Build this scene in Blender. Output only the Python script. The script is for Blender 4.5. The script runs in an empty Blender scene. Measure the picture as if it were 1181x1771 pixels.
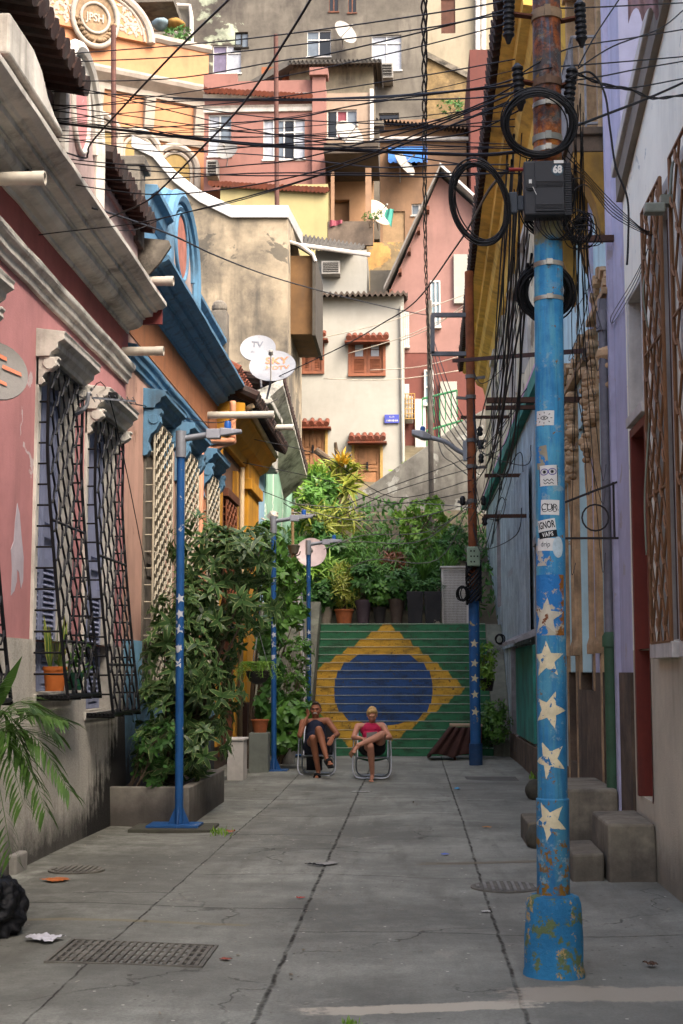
import bpy, math, random
from mathutils import Vector, Matrix, Quaternion
rnd = random.Random(11)
S = bpy.context.scene
COL = S.collection
# ------------------------------------------------------------------ camera
FPX, EYE = 2460.0, 1.7
TH = math.atan((1163 - 885.5) / FPX)
PS = math.atan((715 - 590.5) / FPX * math.cos(TH))
cam = bpy.data.cameras.new('camera'); camo = bpy.data.objects.new('camera', cam); COL.objects.link(camo)
camo.location = (0, 0, EYE); camo.rotation_euler = (math.pi / 2 + TH, 0, PS)
cam.sensor_width = 36; cam.lens = 36 * FPX / 1771; cam.clip_start = .1; cam.clip_end = 2000
cam.dof.use_dof = True; cam.dof.focus_distance = 12; cam.dof.aperture_fstop = 9.0
S.camera = camo
S.render.resolution_x = 683; S.render.resolution_y = 1024
# ------------------------------------------------------------------ sky, sun, exposure
SUN_EL, SUN_AZ = math.radians(47), math.radians(45)        # azimuth: to the right of straight behind the camera
w = bpy.data.worlds.new('World'); S.world = w; w.use_nodes = True
wn = w.node_tree.nodes; wl = w.node_tree.links
sky = wn.new('ShaderNodeTexSky'); sky.sky_type = 'NISHITA'; sky.sun_disc = False
sky.sun_elevation = SUN_EL
sv = Vector((math.sin(SUN_AZ) * math.cos(SUN_EL), -math.cos(SUN_AZ) * math.cos(SUN_EL), math.sin(SUN_EL)))
sky.sun_rotation = math.atan2(sv.x, sv.y); sky.dust_density = 7.0; sky.air_density = .8; sky.ozone_density = .2
wl.new(sky.outputs[0], wn['Background'].inputs[0]); wn['Background'].inputs[1].default_value = .15
sl = bpy.data.lights.new('sun', 'SUN'); sl.energy = .5; sl.angle = math.radians(18); sl.color = (1, .96, .9)
so = bpy.data.objects.new('sun', sl); COL.objects.link(so)
so.rotation_euler = sv.to_track_quat('Z', 'Y').to_euler()
S.view_settings.view_transform = 'Standard'; S.view_settings.look = 'None'
S.view_settings.exposure = 2.25; S.view_settings.gamma = 1
S.cycles.max_bounces = 8; S.cycles.diffuse_bounces = 5; S.cycles.transparent_max_bounces = 8
S.cycles.use_denoising = True
# ------------------------------------------------------------------ measuring on the photograph
_c, _s = math.cos, math.sin
FW = Vector((-_s(PS) * _c(TH), _c(PS) * _c(TH), _s(TH))); RT = Vector((_c(PS), _s(PS), 0)); UP = Vector((_s(PS) * _s(TH), -_c(PS) * _s(TH), _c(TH)))
CAM = Vector((0, 0, EYE))
def ray(px, py): return FW + RT * ((px - 590.5) / FPX) + UP * ((885.5 - py) / FPX)
def P(px, py, Y): v = ray(px, py); return CAM + v * (Y / v.y)
def G(px, py, z=0): v = ray(px, py); return CAM + v * ((z - EYE) / v.z)
def WX(px, py, X): v = ray(px, py); return CAM + v * (X / v.x)
# ------------------------------------------------------------------ materials
def hx(h):
    h = h.lstrip('#'); r = []
    for i in (0, 2, 4):
        c = int(h[i:i + 2], 16) / 255; r.append(c / 12.92 if c <= .04045 else ((c + .055) / 1.055) ** 2.4)
    return tuple(r)
def mul(c, k): return tuple(min(1, x * k) for x in c)
class NT:
    def __init__(s, name):
        s.m = bpy.data.materials.new(name); s.m.use_nodes = True; s.t = s.m.node_tree; s.N = s.t.nodes; s.L = s.t.links
        s.b = s.N['Principled BSDF']; s.b.inputs['Specular IOR Level'].default_value = .3
        s.tc = s.N.new('ShaderNodeTexCoord'); s.co = s.tc.outputs['Object']
    def put(s, sock, v):
        if hasattr(v, 'is_linked') or hasattr(v, 'node'): s.L.new(v, sock)
        elif isinstance(v, (tuple, list)) and len(v) == 3 and sock.type == 'RGBA': sock.default_value = (*v, 1)
        else: sock.default_value = v
    def noise(s, sc, det=6, ro=.6, st=None, dist=0, co=None):
        n = s.N.new('ShaderNodeTexNoise'); n.inputs['Scale'].default_value = sc; n.inputs['Detail'].default_value = det
        n.inputs['Roughness'].default_value = ro; n.inputs['Distortion'].default_value = dist
        c = co or s.co
        if st:
            mp = s.N.new('ShaderNodeMapping'); mp.inputs['Scale'].default_value = st; s.L.new(c, mp.inputs[0]); c = mp.outputs[0]
        s.L.new(c, n.inputs['Vector']); return n.outputs['Fac']
    def mr(s, v, a, b, c=0, d=1):
        n = s.N.new('ShaderNodeMapRange'); s.put(n.inputs[0], v)
        for i, x in enumerate((a, b, c, d)): n.inputs[i + 1].default_value = x
        return n.outputs[0]
    def math(s, op, a, b=0, c=0):
        n = s.N.new('ShaderNodeMath'); n.operation = op; s.put(n.inputs[0], a); s.put(n.inputs[1], b); s.put(n.inputs[2], c); return n.outputs[0]
    def mix(s, f, a, b, mode='MIX'):
        n = s.N.new('ShaderNodeMix'); n.data_type = 'RGBA'; n.blend_type = mode
        s.put(n.inputs[0], f); s.put(n.inputs[6], a); s.put(n.inputs[7], b); return n.outputs[2]
    def xyz(s, co=None):
        n = s.N.new('ShaderNodeSeparateXYZ'); s.L.new(co or s.co, n.inputs[0]); return n.outputs
    def bump(s, h, st=.3, d=.02):
        n = s.N.new('ShaderNodeBump'); n.inputs['Strength'].default_value = st; n.inputs['Distance'].default_value = d
        s.L.new(h, n.inputs['Height']); s.L.new(n.outputs[0], s.b.inputs['Normal'])
    def out(s, col, rough=.8, metal=0):
        s.put(s.b.inputs['Base Color'], col); s.put(s.b.inputs['Roughness'], rough); s.b.inputs['Metallic'].default_value = metal
        return s.m
# per-paint factors: balance of sunlit hill and shaded street put into the colours
TONE = {'whitewash': .58, 'stained_tan_render': .62, 'white_sheet_metal': .62, 'hill_pink': .43, 'pale_yellow': .48, 'stained_concrete': .48, 'cream_render': .5, 'peach_render': .48, 'beige_render': .52, 'dark_clay_tile': .55, 'red_edge_paint': .8, 'powder_blue_stucco': .85, 'dusky_red': .6, 'rubble_stone': .7, 'far_grey': .6, 'apricot_stucco': .6, 'ivory_stucco': .52,
        'dusty_pink': .48, 'brick_red_render': .42, 'white_window_frame': .7, 'straw_shutter': .6, 'rusty_cream': .65, 'far_grey_render': .65, 'ac_housing': .65, 'dish_white': .5, 'mesh_grey': .7, 'white_plastic': .8, 'red_clay_tile': .55,
        'pink_stucco': .95, 'peach_stucco': .72, 'white_stucco_trim': 1.05, 'orange_frieze': .75, 'steel_blue_trim': .85, 'grey_dish': .6, 'cream_iron': .75, 'white_pvc': .85, 'weathered_ornament': .6, 'porch_peach': .7, 'worn_white_paint': .9, 'mint_stucco': .85}
def M(name, h, rough=.85, var=.22, vs=2.5, streak=0, grime=0, gs=1.3, peel=None, pa=.62, ps=3, bump=.3, bs=35, metal=0, dark=(.035, .03, .027), base=None):
    """weathered paint, plaster, metal: mottling, rain streaks, grime patches, flaked patches of an undercoat"""
    t = NT(name); c = mul(hx(h) if isinstance(h, str) else h, TONE.get(name, 1))
    n1 = t.noise(vs, 8, .65); col = t.mix(t.mr(n1, .36, .64), mul(c, 1 - var), mul(c, 1 + var * .6))
    n2 = t.noise(vs * 9, 5, .6); col = t.mix(t.mr(n2, .45, .65, 0, var * .8), col, mul(c, .6))
    if peel:
        n = t.noise(ps, 9, .62, dist=.4); col = t.mix(t.mr(n, .5 + (pa - .5) * .6, .515 + (pa - .5) * .6), col, hx(peel))
    if streak:
        q = max(1.6, min(6, vs * 3)); n = t.noise(1, 8, .62, (q, q, .3), .3); n3 = t.noise(q * .22, 5); col = t.mix(t.math('MULTIPLY', t.mr(n, .46, .68, 0, streak), t.mr(n3, .42, .6, .1, 1.15)), col, dark)
    if grime:
        n = t.noise(gs, 10, .7); col = t.mix(t.mr(n, .46, .64, 0, grime), col, dark)
    if base:                                              # splash dirt near the foot of the thing: (height, strength)
        z = t.xyz()[2]; n = t.noise(2.2, 8, .7); k = t.math('ADD', z, t.math('MULTIPLY', n, base[0] * -1.1))
        col = t.mix(t.mr(k, -.25 * base[0], .45 * base[0], base[1], 0), col, dark)
    if bump: t.bump(t.noise(bs, 6, .7), bump, .015)
    return t.out(col, rough, metal)
def leafmat(name, cols, margin=None, rough=.42, mstart=.55, trans=.3):
    t = NT(name); g = t.N.new('ShaderNodeNewGeometry'); r = g.outputs['Random Per Island']
    c = t.mix(t.mr(r, 0, .5), hx(cols[0]), hx(cols[1])); c = t.mix(t.mr(r, .55, 1), c, hx(cols[2]))
    u = t.xyz(t.tc.outputs['UV'])
    if margin: c = t.mix(t.mr(t.math('ADD', u[0], t.math('MULTIPLY', t.noise(30, 3), .5)), mstart + .25, mstart + .45), c, hx(margin))
    c = t.mix(t.mr(u[0], 0, .12, .35, 0), c, mul(hx(cols[2]), 1.8))
    t.out(c, rough); tr = t.N.new('ShaderNodeBsdfTranslucent'); t.L.new(c, tr.inputs[0])
    ms = t.N.new('ShaderNodeMixShader'); ms.inputs[0].default_value = trans
    t.L.new(t.b.outputs[0], ms.inputs[1]); t.L.new(tr.outputs[0], ms.inputs[2]); t.L.new(ms.outputs[0], t.N['Material Output'].inputs[0])
    return t.m
# ------------------------------------------------------------------ mesh building
class MB:
    def __init__(s): s.v = []; s.f = []; s.mi = []; s.m = 0; s.uv = {}
    def add(s, vs, fs):
        o = len(s.v); s.v += [tuple(v) for v in vs]; s.f += [tuple(i + o for i in f) for f in fs]; s.mi += [s.m] * len(fs); return o
    def hexa(s, p):
        s.add(p, [(0, 3, 2, 1), (4, 5, 6, 7), (0, 1, 5, 4), (1, 2, 6, 5), (2, 3, 7, 6), (3, 0, 4, 7)]); return s
    def box(s, x0, y0, z0, x1, y1, z1):
        return s.hexa([(x0, y0, z0), (x1, y0, z0), (x1, y1, z0), (x0, y1, z0), (x0, y0, z1), (x1, y0, z1), (x1, y1, z1), (x0, y1, z1)])
    def fbox(s, f, u0, u1, v0, v1, d0, d1):
        return s.hexa([f(u0, v0, d0), f(u1, v0, d0), f(u1, v0, d1), f(u0, v0, d1), f(u0, v1, d0), f(u1, v1, d0), f(u1, v1, d1), f(u0, v1, d1)])
    def bar(s, a, b, w, h):
        a, b = Vector(a), Vector(b); d = (b - a).normalized(); x = d.cross(Vector((0, 0, 1)))
        if x.length < .01: x = Vector((1, 0, 0))
        x.normalize(); y = d.cross(x); x = x * w / 2; y = y * h / 2
        return s.hexa([a - x - y, a + x - y, a + x + y, a - x + y, b - x - y, b + x - y, b + x + y, b - x + y])
    def ext(s, A, B):
        """two matching closed outlines joined into a solid"""
        n = len(A); s.add(list(A) + list(B), [tuple(range(n - 1, -1, -1)), tuple(range(n, 2 * n))] + [(i, (i + 1) % n, n + (i + 1) % n, n + i) for i in range(n)]); return s
    def mould(s, f, u0, u1, prof):
        L = abs(u1 - u0)
        if L < 1.4: return s.ext([f(u0, v, d) for d, v in prof], [f(u1, v, d) for d, v in prof])
        m, n = len(prof), max(2, int(L / .4)); vs = []                # hand-run moulding: never quite straight
        for i in range(n + 1):
            e = rnd.uniform(-.006, .006); vs += [f(u0 + (u1 - u0) * i / n, v + e + rnd.uniform(-.003, .003), d + rnd.uniform(-.004, .004) * (d < 0)) for d, v in prof]
        s.add(vs, [(i * m + k, i * m + (k + 1) % m, (i + 1) * m + (k + 1) % m, (i + 1) * m + k) for i in range(n) for k in range(m)] + [tuple(range(m - 1, -1, -1)), tuple(n * m + k for k in range(m))]); return s
    def slab(s, f, pts, d0, d1): return s.ext([f(u, v, d0) for u, v in pts], [f(u, v, d1) for u, v in pts])
    def tube(s, pts, r, n=6, closed=False, flat=1.0):
        pts = [Vector(p) for p in pts]; N = len(pts); R = r if isinstance(r, (list, tuple)) else [r] * N
        T = [((pts[(i + 1) % N] if closed or i < N - 1 else pts[i]) - (pts[i - 1] if closed or i > 0 else pts[i])) for i in range(N)]
        T = [t.normalized() if t.length > 1e-9 else Vector((0, 0, 1)) for t in T]
        x = T[0].cross(Vector((0, 0, 1)));
        if x.length < .05: x = T[0].cross(Vector((0, 1, 0)))
        x.normalize(); vs = []
        for i in range(N):
            x = (x - T[i] * x.dot(T[i])); x.normalize(); y = T[i].cross(x)
            for k in range(n):
                a = 2 * math.pi * k / n; vs.append(pts[i] + (x * math.cos(a) + y * math.sin(a) * flat) * R[i])
        fs = []
        for i in range(N if closed else N - 1):
            j = (i + 1) % N
            for k in range(n): fs.append((i * n + k, i * n + (k + 1) % n, j * n + (k + 1) % n, j * n + k))
        if not closed: fs += [tuple(range(n - 1, -1, -1)), tuple((N - 1) * n + k for k in range(n))]
        s.add(vs, fs); return s
    def lathe(s, o, prof, n=20, ax=None, sx=1, sy=1):
        o = Vector(o); q = Vector((0, 0, 1)).rotation_difference(Vector(ax)) if ax else None; vs = []
        for r, z in prof:
            for k in range(n):
                a = 2 * math.pi * k / n; p = Vector((r * math.cos(a) * sx, r * math.sin(a) * sy, z))
                if q: p.rotate(q)
                vs.append(o + p)
        m = len(prof); fs = [(i * n + k, i * n + (k + 1) % n, (i + 1) * n + (k + 1) % n, (i + 1) * n + k) for i in range(m - 1) for k in range(n)]
        fs += [tuple(range(n - 1, -1, -1)), tuple((m - 1) * n + k for k in range(n))]
        s.add(vs, fs); return s
    def ball(s, c, rx, ry=None, rz=None, n=12, q=None):
        ry = ry or rx; rz = rz or rx; c = Vector(c); vs = []; h = n // 2 + 1
        for i in range(1, h):
            t = math.pi * i / h
            for k in range(n):
                a = 2 * math.pi * k / n; p = Vector((rx * math.sin(t) * math.cos(a), ry * math.sin(t) * math.sin(a), rz * math.cos(t)))
                if q: p.rotate(q)
                vs.append(c + p)
        a, b = Vector((0, 0, rz)), Vector((0, 0, -rz))
        if q: a.rotate(q); b.rotate(q)
        m = h - 1; vs += [c + a, c + b]; A = m * n; B = A + 1
        fs = [(i * n + k, (i + 1) * n + k, (i + 1) * n + (k + 1) % n, i * n + (k + 1) % n) for i in range(m - 1) for k in range(n)]
        fs += [(A, k, (k + 1) % n) for k in range(n)] + [(B, (m - 1) * n + (k + 1) % n, (m - 1) * n + k) for k in range(n)]
        s.add(vs, fs); return s
    def caps(s, a, b, r0, r1, n=10):
        a, b = Vector(a), Vector(b); d = b - a; L = d.length; prof = []
        for i in range(5):
            t = math.pi / 2 * i / 4; prof.append((max(1e-3, r0 * math.sin(t)), -r0 * math.cos(t)))
        for i in range(5):
            t = math.pi / 2 * i / 4; prof.append((max(1e-3, r1 * math.cos(t)), L + r1 * math.sin(t)))
        return s.lathe(a, prof, n, d if L > 1e-6 else None)
    def grid(s, f, us, vs):
        n, m = len(us), len(vs); s.add([f(u, v) for v in vs for u in us], [(j * n + i, j * n + i + 1, (j + 1) * n + i + 1, (j + 1) * n + i) for j in range(m - 1) for i in range(n - 1)]); return s
    def wall(s, f, u0, u1, v0, v1, holes=(), depth=.25, back=True):
        """a wall face with real openings and reveals, and the body behind it"""
        us = sorted({u0, u1, *[h[0] for h in holes], *[h[1] for h in holes]}); vs = sorted({v0, v1, *[h[2] for h in holes], *[h[3] for h in holes]})
        for i in range(len(us) - 1):
            for j in range(len(vs) - 1):
                a, b, c, d = us[i], us[i + 1], vs[j], vs[j + 1]; m, k = (a + b) / 2, (c + d) / 2
                if any(h[0] < m < h[1] and h[2] < k < h[3] for h in holes): continue
                s.add([f(a, c, 0), f(b, c, 0), f(b, d, 0), f(a, d, 0)], [(0, 1, 2, 3)])
        for a, b, c, d in holes:
            e = .004; q = [(a - e, c - e), (b + e, c - e), (b + e, d + e), (a - e, d + e)]     # reveals stand a hair outside the frames
            for i in range(4):
                (ua, va), (ub, vb) = q[i], q[(i + 1) % 4]
                s.add([f(ua, va, 0), f(ub, vb, 0), f(ub, vb, depth), f(ua, va, depth)], [(0, 1, 2, 3)])
        if back:
            B = back if back is not True else depth + .3
            for q in ([(u0, v0), (u1, v0)], [(u1, v0), (u1, v1)], [(u1, v1), (u0, v1)], [(u0, v1), (u0, v0)]):
                (ua, va), (ub, vb) = q; s.add([f(ua, va, 0), f(ub, vb, 0), f(ub, vb, B), f(ua, va, B)], [(0, 1, 2, 3)])
            s.add([f(u0, v0, B), f(u1, v0, B), f(u1, v1, B), f(u0, v1, B)], [(0, 1, 2, 3)])
            for a, b, c, d in holes: s.add([f(a, c, depth), f(b, c, depth), f(b, d, depth), f(a, d, depth)], [(0, 1, 2, 3)])
        return s
    def drape(s): s.v = [(x, y, z + street_z(x, y)) for x, y, z in s.v]; return s
    def rough(s, a): s.v = [(x + rnd.uniform(-a, a), y + rnd.uniform(-a, a), z + rnd.uniform(-a, a) * (z > 0)) for x, y, z in s.v]; return s
    def leaf(s, p, d, nrm, L, W, droop=.25, fold=.18):
        d = Vector(d).normalized(); x = d.cross(Vector(nrm))
        if x.length < .05: x = d.cross(Vector((.3, .9, .2)))
        x.normalize(); n = x.cross(d); p = Vector(p); o = len(s.v)
        def pt(t, a):
            w_ = W * a; return p + d * (L * t) + x * w_ + n * (abs(w_) * fold - droop * L * t * t)
        V = [pt(0, 0), pt(.35, -.5), pt(.35, 0), pt(.35, .5), pt(.7, -.36), pt(.7, 0), pt(.7, .36), pt(1, 0)]
        s.add(V, [(0, 2, 1), (0, 3, 2), (1, 2, 5, 4), (2, 3, 6, 5), (4, 5, 7), (5, 6, 7)])
        for i, u in enumerate((.3, 1, 0, 1, 1, 0, 1, .8)): s.uv[o + i] = u
        return s
    def build(s, name, mat, parent=None, smooth=False, bevel=0, origin=None):
        if origin is not None: o = Vector(origin)
        elif parent is not None: o = Vector((0, 0, 0)); q = parent
        if origin is None and parent is None:
            xs, ys, zs = zip(*s.v); o = Vector(((min(xs) + max(xs)) / 2, (min(ys) + max(ys)) / 2, min(zs)))
        elif parent is not None:
            o = WL[parent.name]
        me = bpy.data.meshes.new(name); me.from_pydata([(x - o.x, y - o.y, z - o.z) for x, y, z in s.v], [], s.f)
        for m in (mat if isinstance(mat, (list, tuple)) else [mat]): me.materials.append(m)
        me.polygons.foreach_set('material_index', s.mi)
        if s.uv:
            ul = me.uv_layers.new(name='uv')
            for l in me.loops: ul.data[l.index].uv = (s.uv.get(l.vertex_index, 0), 0)
        if smooth: me.polygons.foreach_set('use_smooth', [True] * len(me.polygons))
        me.update(); ob = bpy.data.objects.new(name, me); COL.objects.link(ob)
        if parent is not None: ob.parent = parent; WL[ob.name] = WL[parent.name]
        else: ob.location = o; WL[ob.name] = o
        if bevel:
            b = ob.modifiers.new('bevel', 'BEVEL'); b.width = bevel; b.segments = 2; b.limit_method = 'ANGLE'; b.angle_limit = .7
        if smooth == 'auto':
            try: me.set_sharp_from_angle(angle=math.radians(35))
            except Exception: pass
        return ob
WL = {}
def thing(name, label, cat, loc, group=None):
    o = bpy.data.objects.new(name, None); COL.objects.link(o); o.location = loc; o.empty_display_size = .1
    WL[o.name] = Vector(loc); o['label'] = label; o['category'] = cat
    if group: o['group'] = group
    return o
def tag(o, label, cat, group=None):
    o['label'] = label; o['category'] = cat
    if group: o['group'] = group
    return o
def kind(o, k='structure'): o['kind'] = k; return o
def kids(o): return [c for c in bpy.data.objects if c.parent == o]
def dup(o, loc, label, rz=0, group=None):
    r = o.copy(); COL.objects.link(r); r.location = loc; r.rotation_euler = (0, 0, rz); r['label'] = label; WL[r.name] = Vector(loc)
    for ch in kids(o):
        c = ch.copy(); COL.objects.link(c); c.parent = r
        for g in kids(ch):
            d = g.copy(); COL.objects.link(d); d.parent = c
    return r
def spline(pts, n=8):
    """smooth curve through points"""
    pts = [Vector(p) for p in pts]; out = []
    if len(pts) < 3: return pts
    for i in range(len(pts) - 1):
        a, b, c, d = pts[max(i - 1, 0)], pts[i], pts[i + 1], pts[min(i + 2, len(pts) - 1)]
        for k in range(n):
            t = k / n; out.append(.5 * ((2 * b) + (c - a) * t + (2 * a - 5 * b + 4 * c - d) * t * t + (3 * b - a - 3 * c + d) * t ** 3))
    return out + [pts[-1]]
def lettering(name, body, size, mat, parent, place, align='CENTER', spacing=1.0, sx=1.0, fill=0.0):
    """text as a flat mesh; place(u, v) sets each point on its surface"""
    c = bpy.data.curves.new(name, 'FONT'); c.body = body; c.size = size; c.align_x = align; c.align_y = 'CENTER'; c.space_character = spacing; c.resolution_u = 3; c.offset = fill
    t = bpy.data.objects.new('tmp', c); COL.objects.link(t); bpy.context.view_layer.update()
    me = bpy.data.meshes.new_from_object(t.evaluated_get(bpy.context.evaluated_depsgraph_get())); bpy.data.objects.remove(t)
    b = MB(); b.add([place(v.co.x * sx, v.co.y) for v in me.vertices], [tuple(p.vertices) for p in me.polygons]); bpy.data.meshes.remove(me)
    return b.build(name, mat, parent)
# ================================================================== SETTING
def street_mat():
    t = NT('street_concrete'); x, y, z = t.xyz()
    wob = t.math('MULTIPLY', t.math('SUBTRACT', t.noise(3.5, 8, .7), .5), .05)
    n1 = t.noise(.55, 9, .68); n2 = t.noise(4, 8, .7); n3 = t.noise(60, 4, .7); n4 = t.noise(1, 8, .62, (3.5, .5, 1))
    col = t.mix(t.mr(n1, .38, .62), hx('#686a61'), hx('#9fa195'))
    col = t.mix(t.mr(n2, .38, .72, 0, .5), col, hx('#63615a'))
    col = t.mix(t.mr(n4, .52, .72, 0, .55), col, hx('#55534a'))
    col = t.mix(t.mr(t.noise(.9, 10, .75, dist=.6), .6, .66, 0, .45), col, hx('#aaa698'))
    col = t.mix(t.mr(n3, .35, .75, 0, .5), col, hx('#4b4a45'))
    # slabs between the joints differ a little
    sx = t.math('FLOOR', t.math('MULTIPLY', t.math('ADD', x, 1.9), .8)); sy = t.math('FLOOR', t.math('MULTIPLY', t.math('ADD', y, t.math('MULTIPLY', sx, 1.3)), .27))
    wn_ = t.N.new('ShaderNodeTexWhiteNoise'); wn_.noise_dimensions = '2D'; cb = t.N.new('ShaderNodeCombineXYZ'); t.L.new(sx, cb.inputs[0]); t.L.new(sy, cb.inputs[1]); t.L.new(cb.outputs[0], wn_.inputs['Vector'])
    col = t.mix(t.mr(wn_.outputs['Value'], 0, 1, 0, .4), col, hx('#5c5b54'))
    vo = t.N.new('ShaderNodeTexVoronoi'); vo.inputs['Scale'].default_value = 11; t.L.new(t.co, vo.inputs['Vector']); sp = t.math('MULTIPLY', t.mr(vo.outputs['Distance'], .1, .16, 1, 0), t.mr(t.noise(3, 4), .5, .6))
    col = t.mix(t.math('MULTIPLY', sp, .6), col, hx('#2f2e29'))
    vo2 = t.N.new('ShaderNodeTexVoronoi'); vo2.inputs['Scale'].default_value = 6; t.L.new(t.co, vo2.inputs['Vector']); col = t.mix(t.mr(vo2.outputs['Distance'], .05, .07, .7, 0), col, hx('#c2bfb2'))
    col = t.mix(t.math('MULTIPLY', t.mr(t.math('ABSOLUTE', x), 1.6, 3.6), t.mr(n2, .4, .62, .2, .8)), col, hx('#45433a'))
    jm = None
    for xj, wd in ((-.79, .012), (.55, .01), (-1.9, .006)):
        d = t.math('ABSOLUTE', t.math('ADD', t.math('SUBTRACT', x, xj), wob)); k = t.math('MULTIPLY', t.mr(d, wd * .5, wd * 1.5, 1, 0), t.mr(t.noise(4, 6, .7), .38, .56, .25, 1))
        jm = k if jm is None else t.math('MAXIMUM', jm, k)
    for yj, xa, xb, wd in ((10.55, -9, -.8, .014), (9.65, -.8, 9, .012), (13.15, .2, 9, .03), (12.25, -1.9, .55, .010), (15.2, -9, -.79, .014), (17.3, -1.9, .55, .016), (19.6, -9, 9, .014), (22.3, -.8, 9, .014), (25.6, -9, 9, .02)):
        d = t.math('ABSOLUTE', t.math('ADD', t.math('SUBTRACT', y, yj), t.math('MULTIPLY', wob, 2.2))); k = t.mr(d, wd * .4, wd * 1.3, .6, 0)
        k = t.math('MULTIPLY', k, t.math('MULTIPLY', t.math('GREATER_THAN', x, xa), t.math('LESS_THAN', x, xb))); jm = t.math('MAXIMUM', jm, k)
    v = t.N.new('ShaderNodeTexVoronoi'); v.feature = 'DISTANCE_TO_EDGE'; v.inputs['Scale'].default_value = .33
    nv = t.N.new('ShaderNodeTexNoise'); nv.inputs['Scale'].default_value = 1.6; nv.inputs['Detail'].default_value = 7; t.L.new(t.co, nv.inputs['Vector'])
    va = t.N.new('ShaderNodeVectorMath'); va.operation = 'MULTIPLY_ADD'; t.L.new(nv.outputs['Color'], va.inputs[0]); va.inputs[1].default_value = (1.4, 1.4, 0); t.L.new(t.co, va.inputs[2]); t.L.new(va.outputs[0], v.inputs['Vector'])
    ck = t.math('MULTIPLY', t.mr(v.outputs['Distance'], .001, .005, 1, 0), t.mr(t.noise(.5, 3), .5, .56)); jm = t.math('MAXIMUM', jm, t.math('MULTIPLY', ck, .55))
    col = t.mix(jm, col, hx('#282620'))
    # long smear of paler repair mortar in the foreground, and a rough mortar seam further up
    nz = t.math('SUBTRACT', t.noise(5, 9, .72), .5)
    def seam(ya, sl_, wd, xa, xb, c, amt, cl):
        d = t.math('ABSOLUTE', t.math('ADD', t.math('SUBTRACT', y, t.math('ADD', ya, t.math('MULTIPLY', x, sl_))), t.math('MULTIPLY', nz, wd * 1.6)))
        k = t.math('MULTIPLY', t.mr(d, wd * .8, wd, amt, 0), t.math('MULTIPLY', t.mr(t.math('ADD', x, nz), xa, xa + .12), t.mr(t.math('ADD', x, nz), xb, xb + .1, 1, 0)))
        return t.mix(k, c, cl)
    col = seam(7.52, .12, .1, -.55, .55, col, .9, hx('#aaa392')); col = seam(7.72, .16, .2, .45, 3, col, .75, hx('#9a9282')); col = seam(13.15, .05, .09, .0, 3, col, .7, hx('#6f6756')); col = seam(16.2, -.1, .3, .35, .9, col, .35, hx('#4a4945')); col = seam(9.9, .02, .05, -3, -1.2, col, .6, hx('#7c7358'))
    h = t.math('ADD', t.math('ADD', t.math('MULTIPLY', n2, .5), t.math('MULTIPLY', n3, .35)), t.math('MULTIPLY', jm, -1.5))
    t.bump(h, .5, .02); return t.out(col, t.mr(n1, .3, .7, .75, .95))
MST = street_mat()
# camber and dips of an old street
def street_z(x, y): return .018 * math.sin(x * 1.1 + 1) * math.sin(y * .45) + .012 * math.sin(x * 2.7 + y * .8)
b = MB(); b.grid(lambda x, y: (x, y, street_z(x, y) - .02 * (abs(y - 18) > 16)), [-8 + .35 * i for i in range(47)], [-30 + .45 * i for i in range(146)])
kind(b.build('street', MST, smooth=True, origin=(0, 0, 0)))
MGR = M('ground_earth', '#5b564c', .95, .3, .3)
b = MB(); b.grid(lambda x, y: (x, y, -.12), [-500, -8, 8, 500], [-500, -30, 36, 900]); kind(b.build('ground', MGR, origin=(0, 0, 0)))
# the hillside behind the stairs, as one rising sheet
def hill_z(x, y):
    if y < 33.2: return 2.76
    if y < 44: return 2.76 + (y - 33.2) * .42 + .25 * math.sin(x * 1.3) * math.sin(y * .9) * min(1, (y - 33.2))
    return 7.3 + (y - 44) * .52
MHI = M('hill_earth', '#5a5341', .95, .4, .8, grime=.5)
b = MB(); xs = [-60 + 3 * i for i in range(20)] + [-2.6 + .4 * i for i in range(12)] + [3 + 3 * i for i in range(20)]; ys = [32.4 + .6 * i for i in range(20)] + [46 + 6 * i for i in range(14)]
b.grid(lambda x, y: (x, y, hill_z(x, y) - (.5 if x < -2.8 or x > 2.4 else 0)), xs, ys); kind(b.build('hillside', MHI, smooth=True, origin=(0, 0, 0)))
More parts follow.
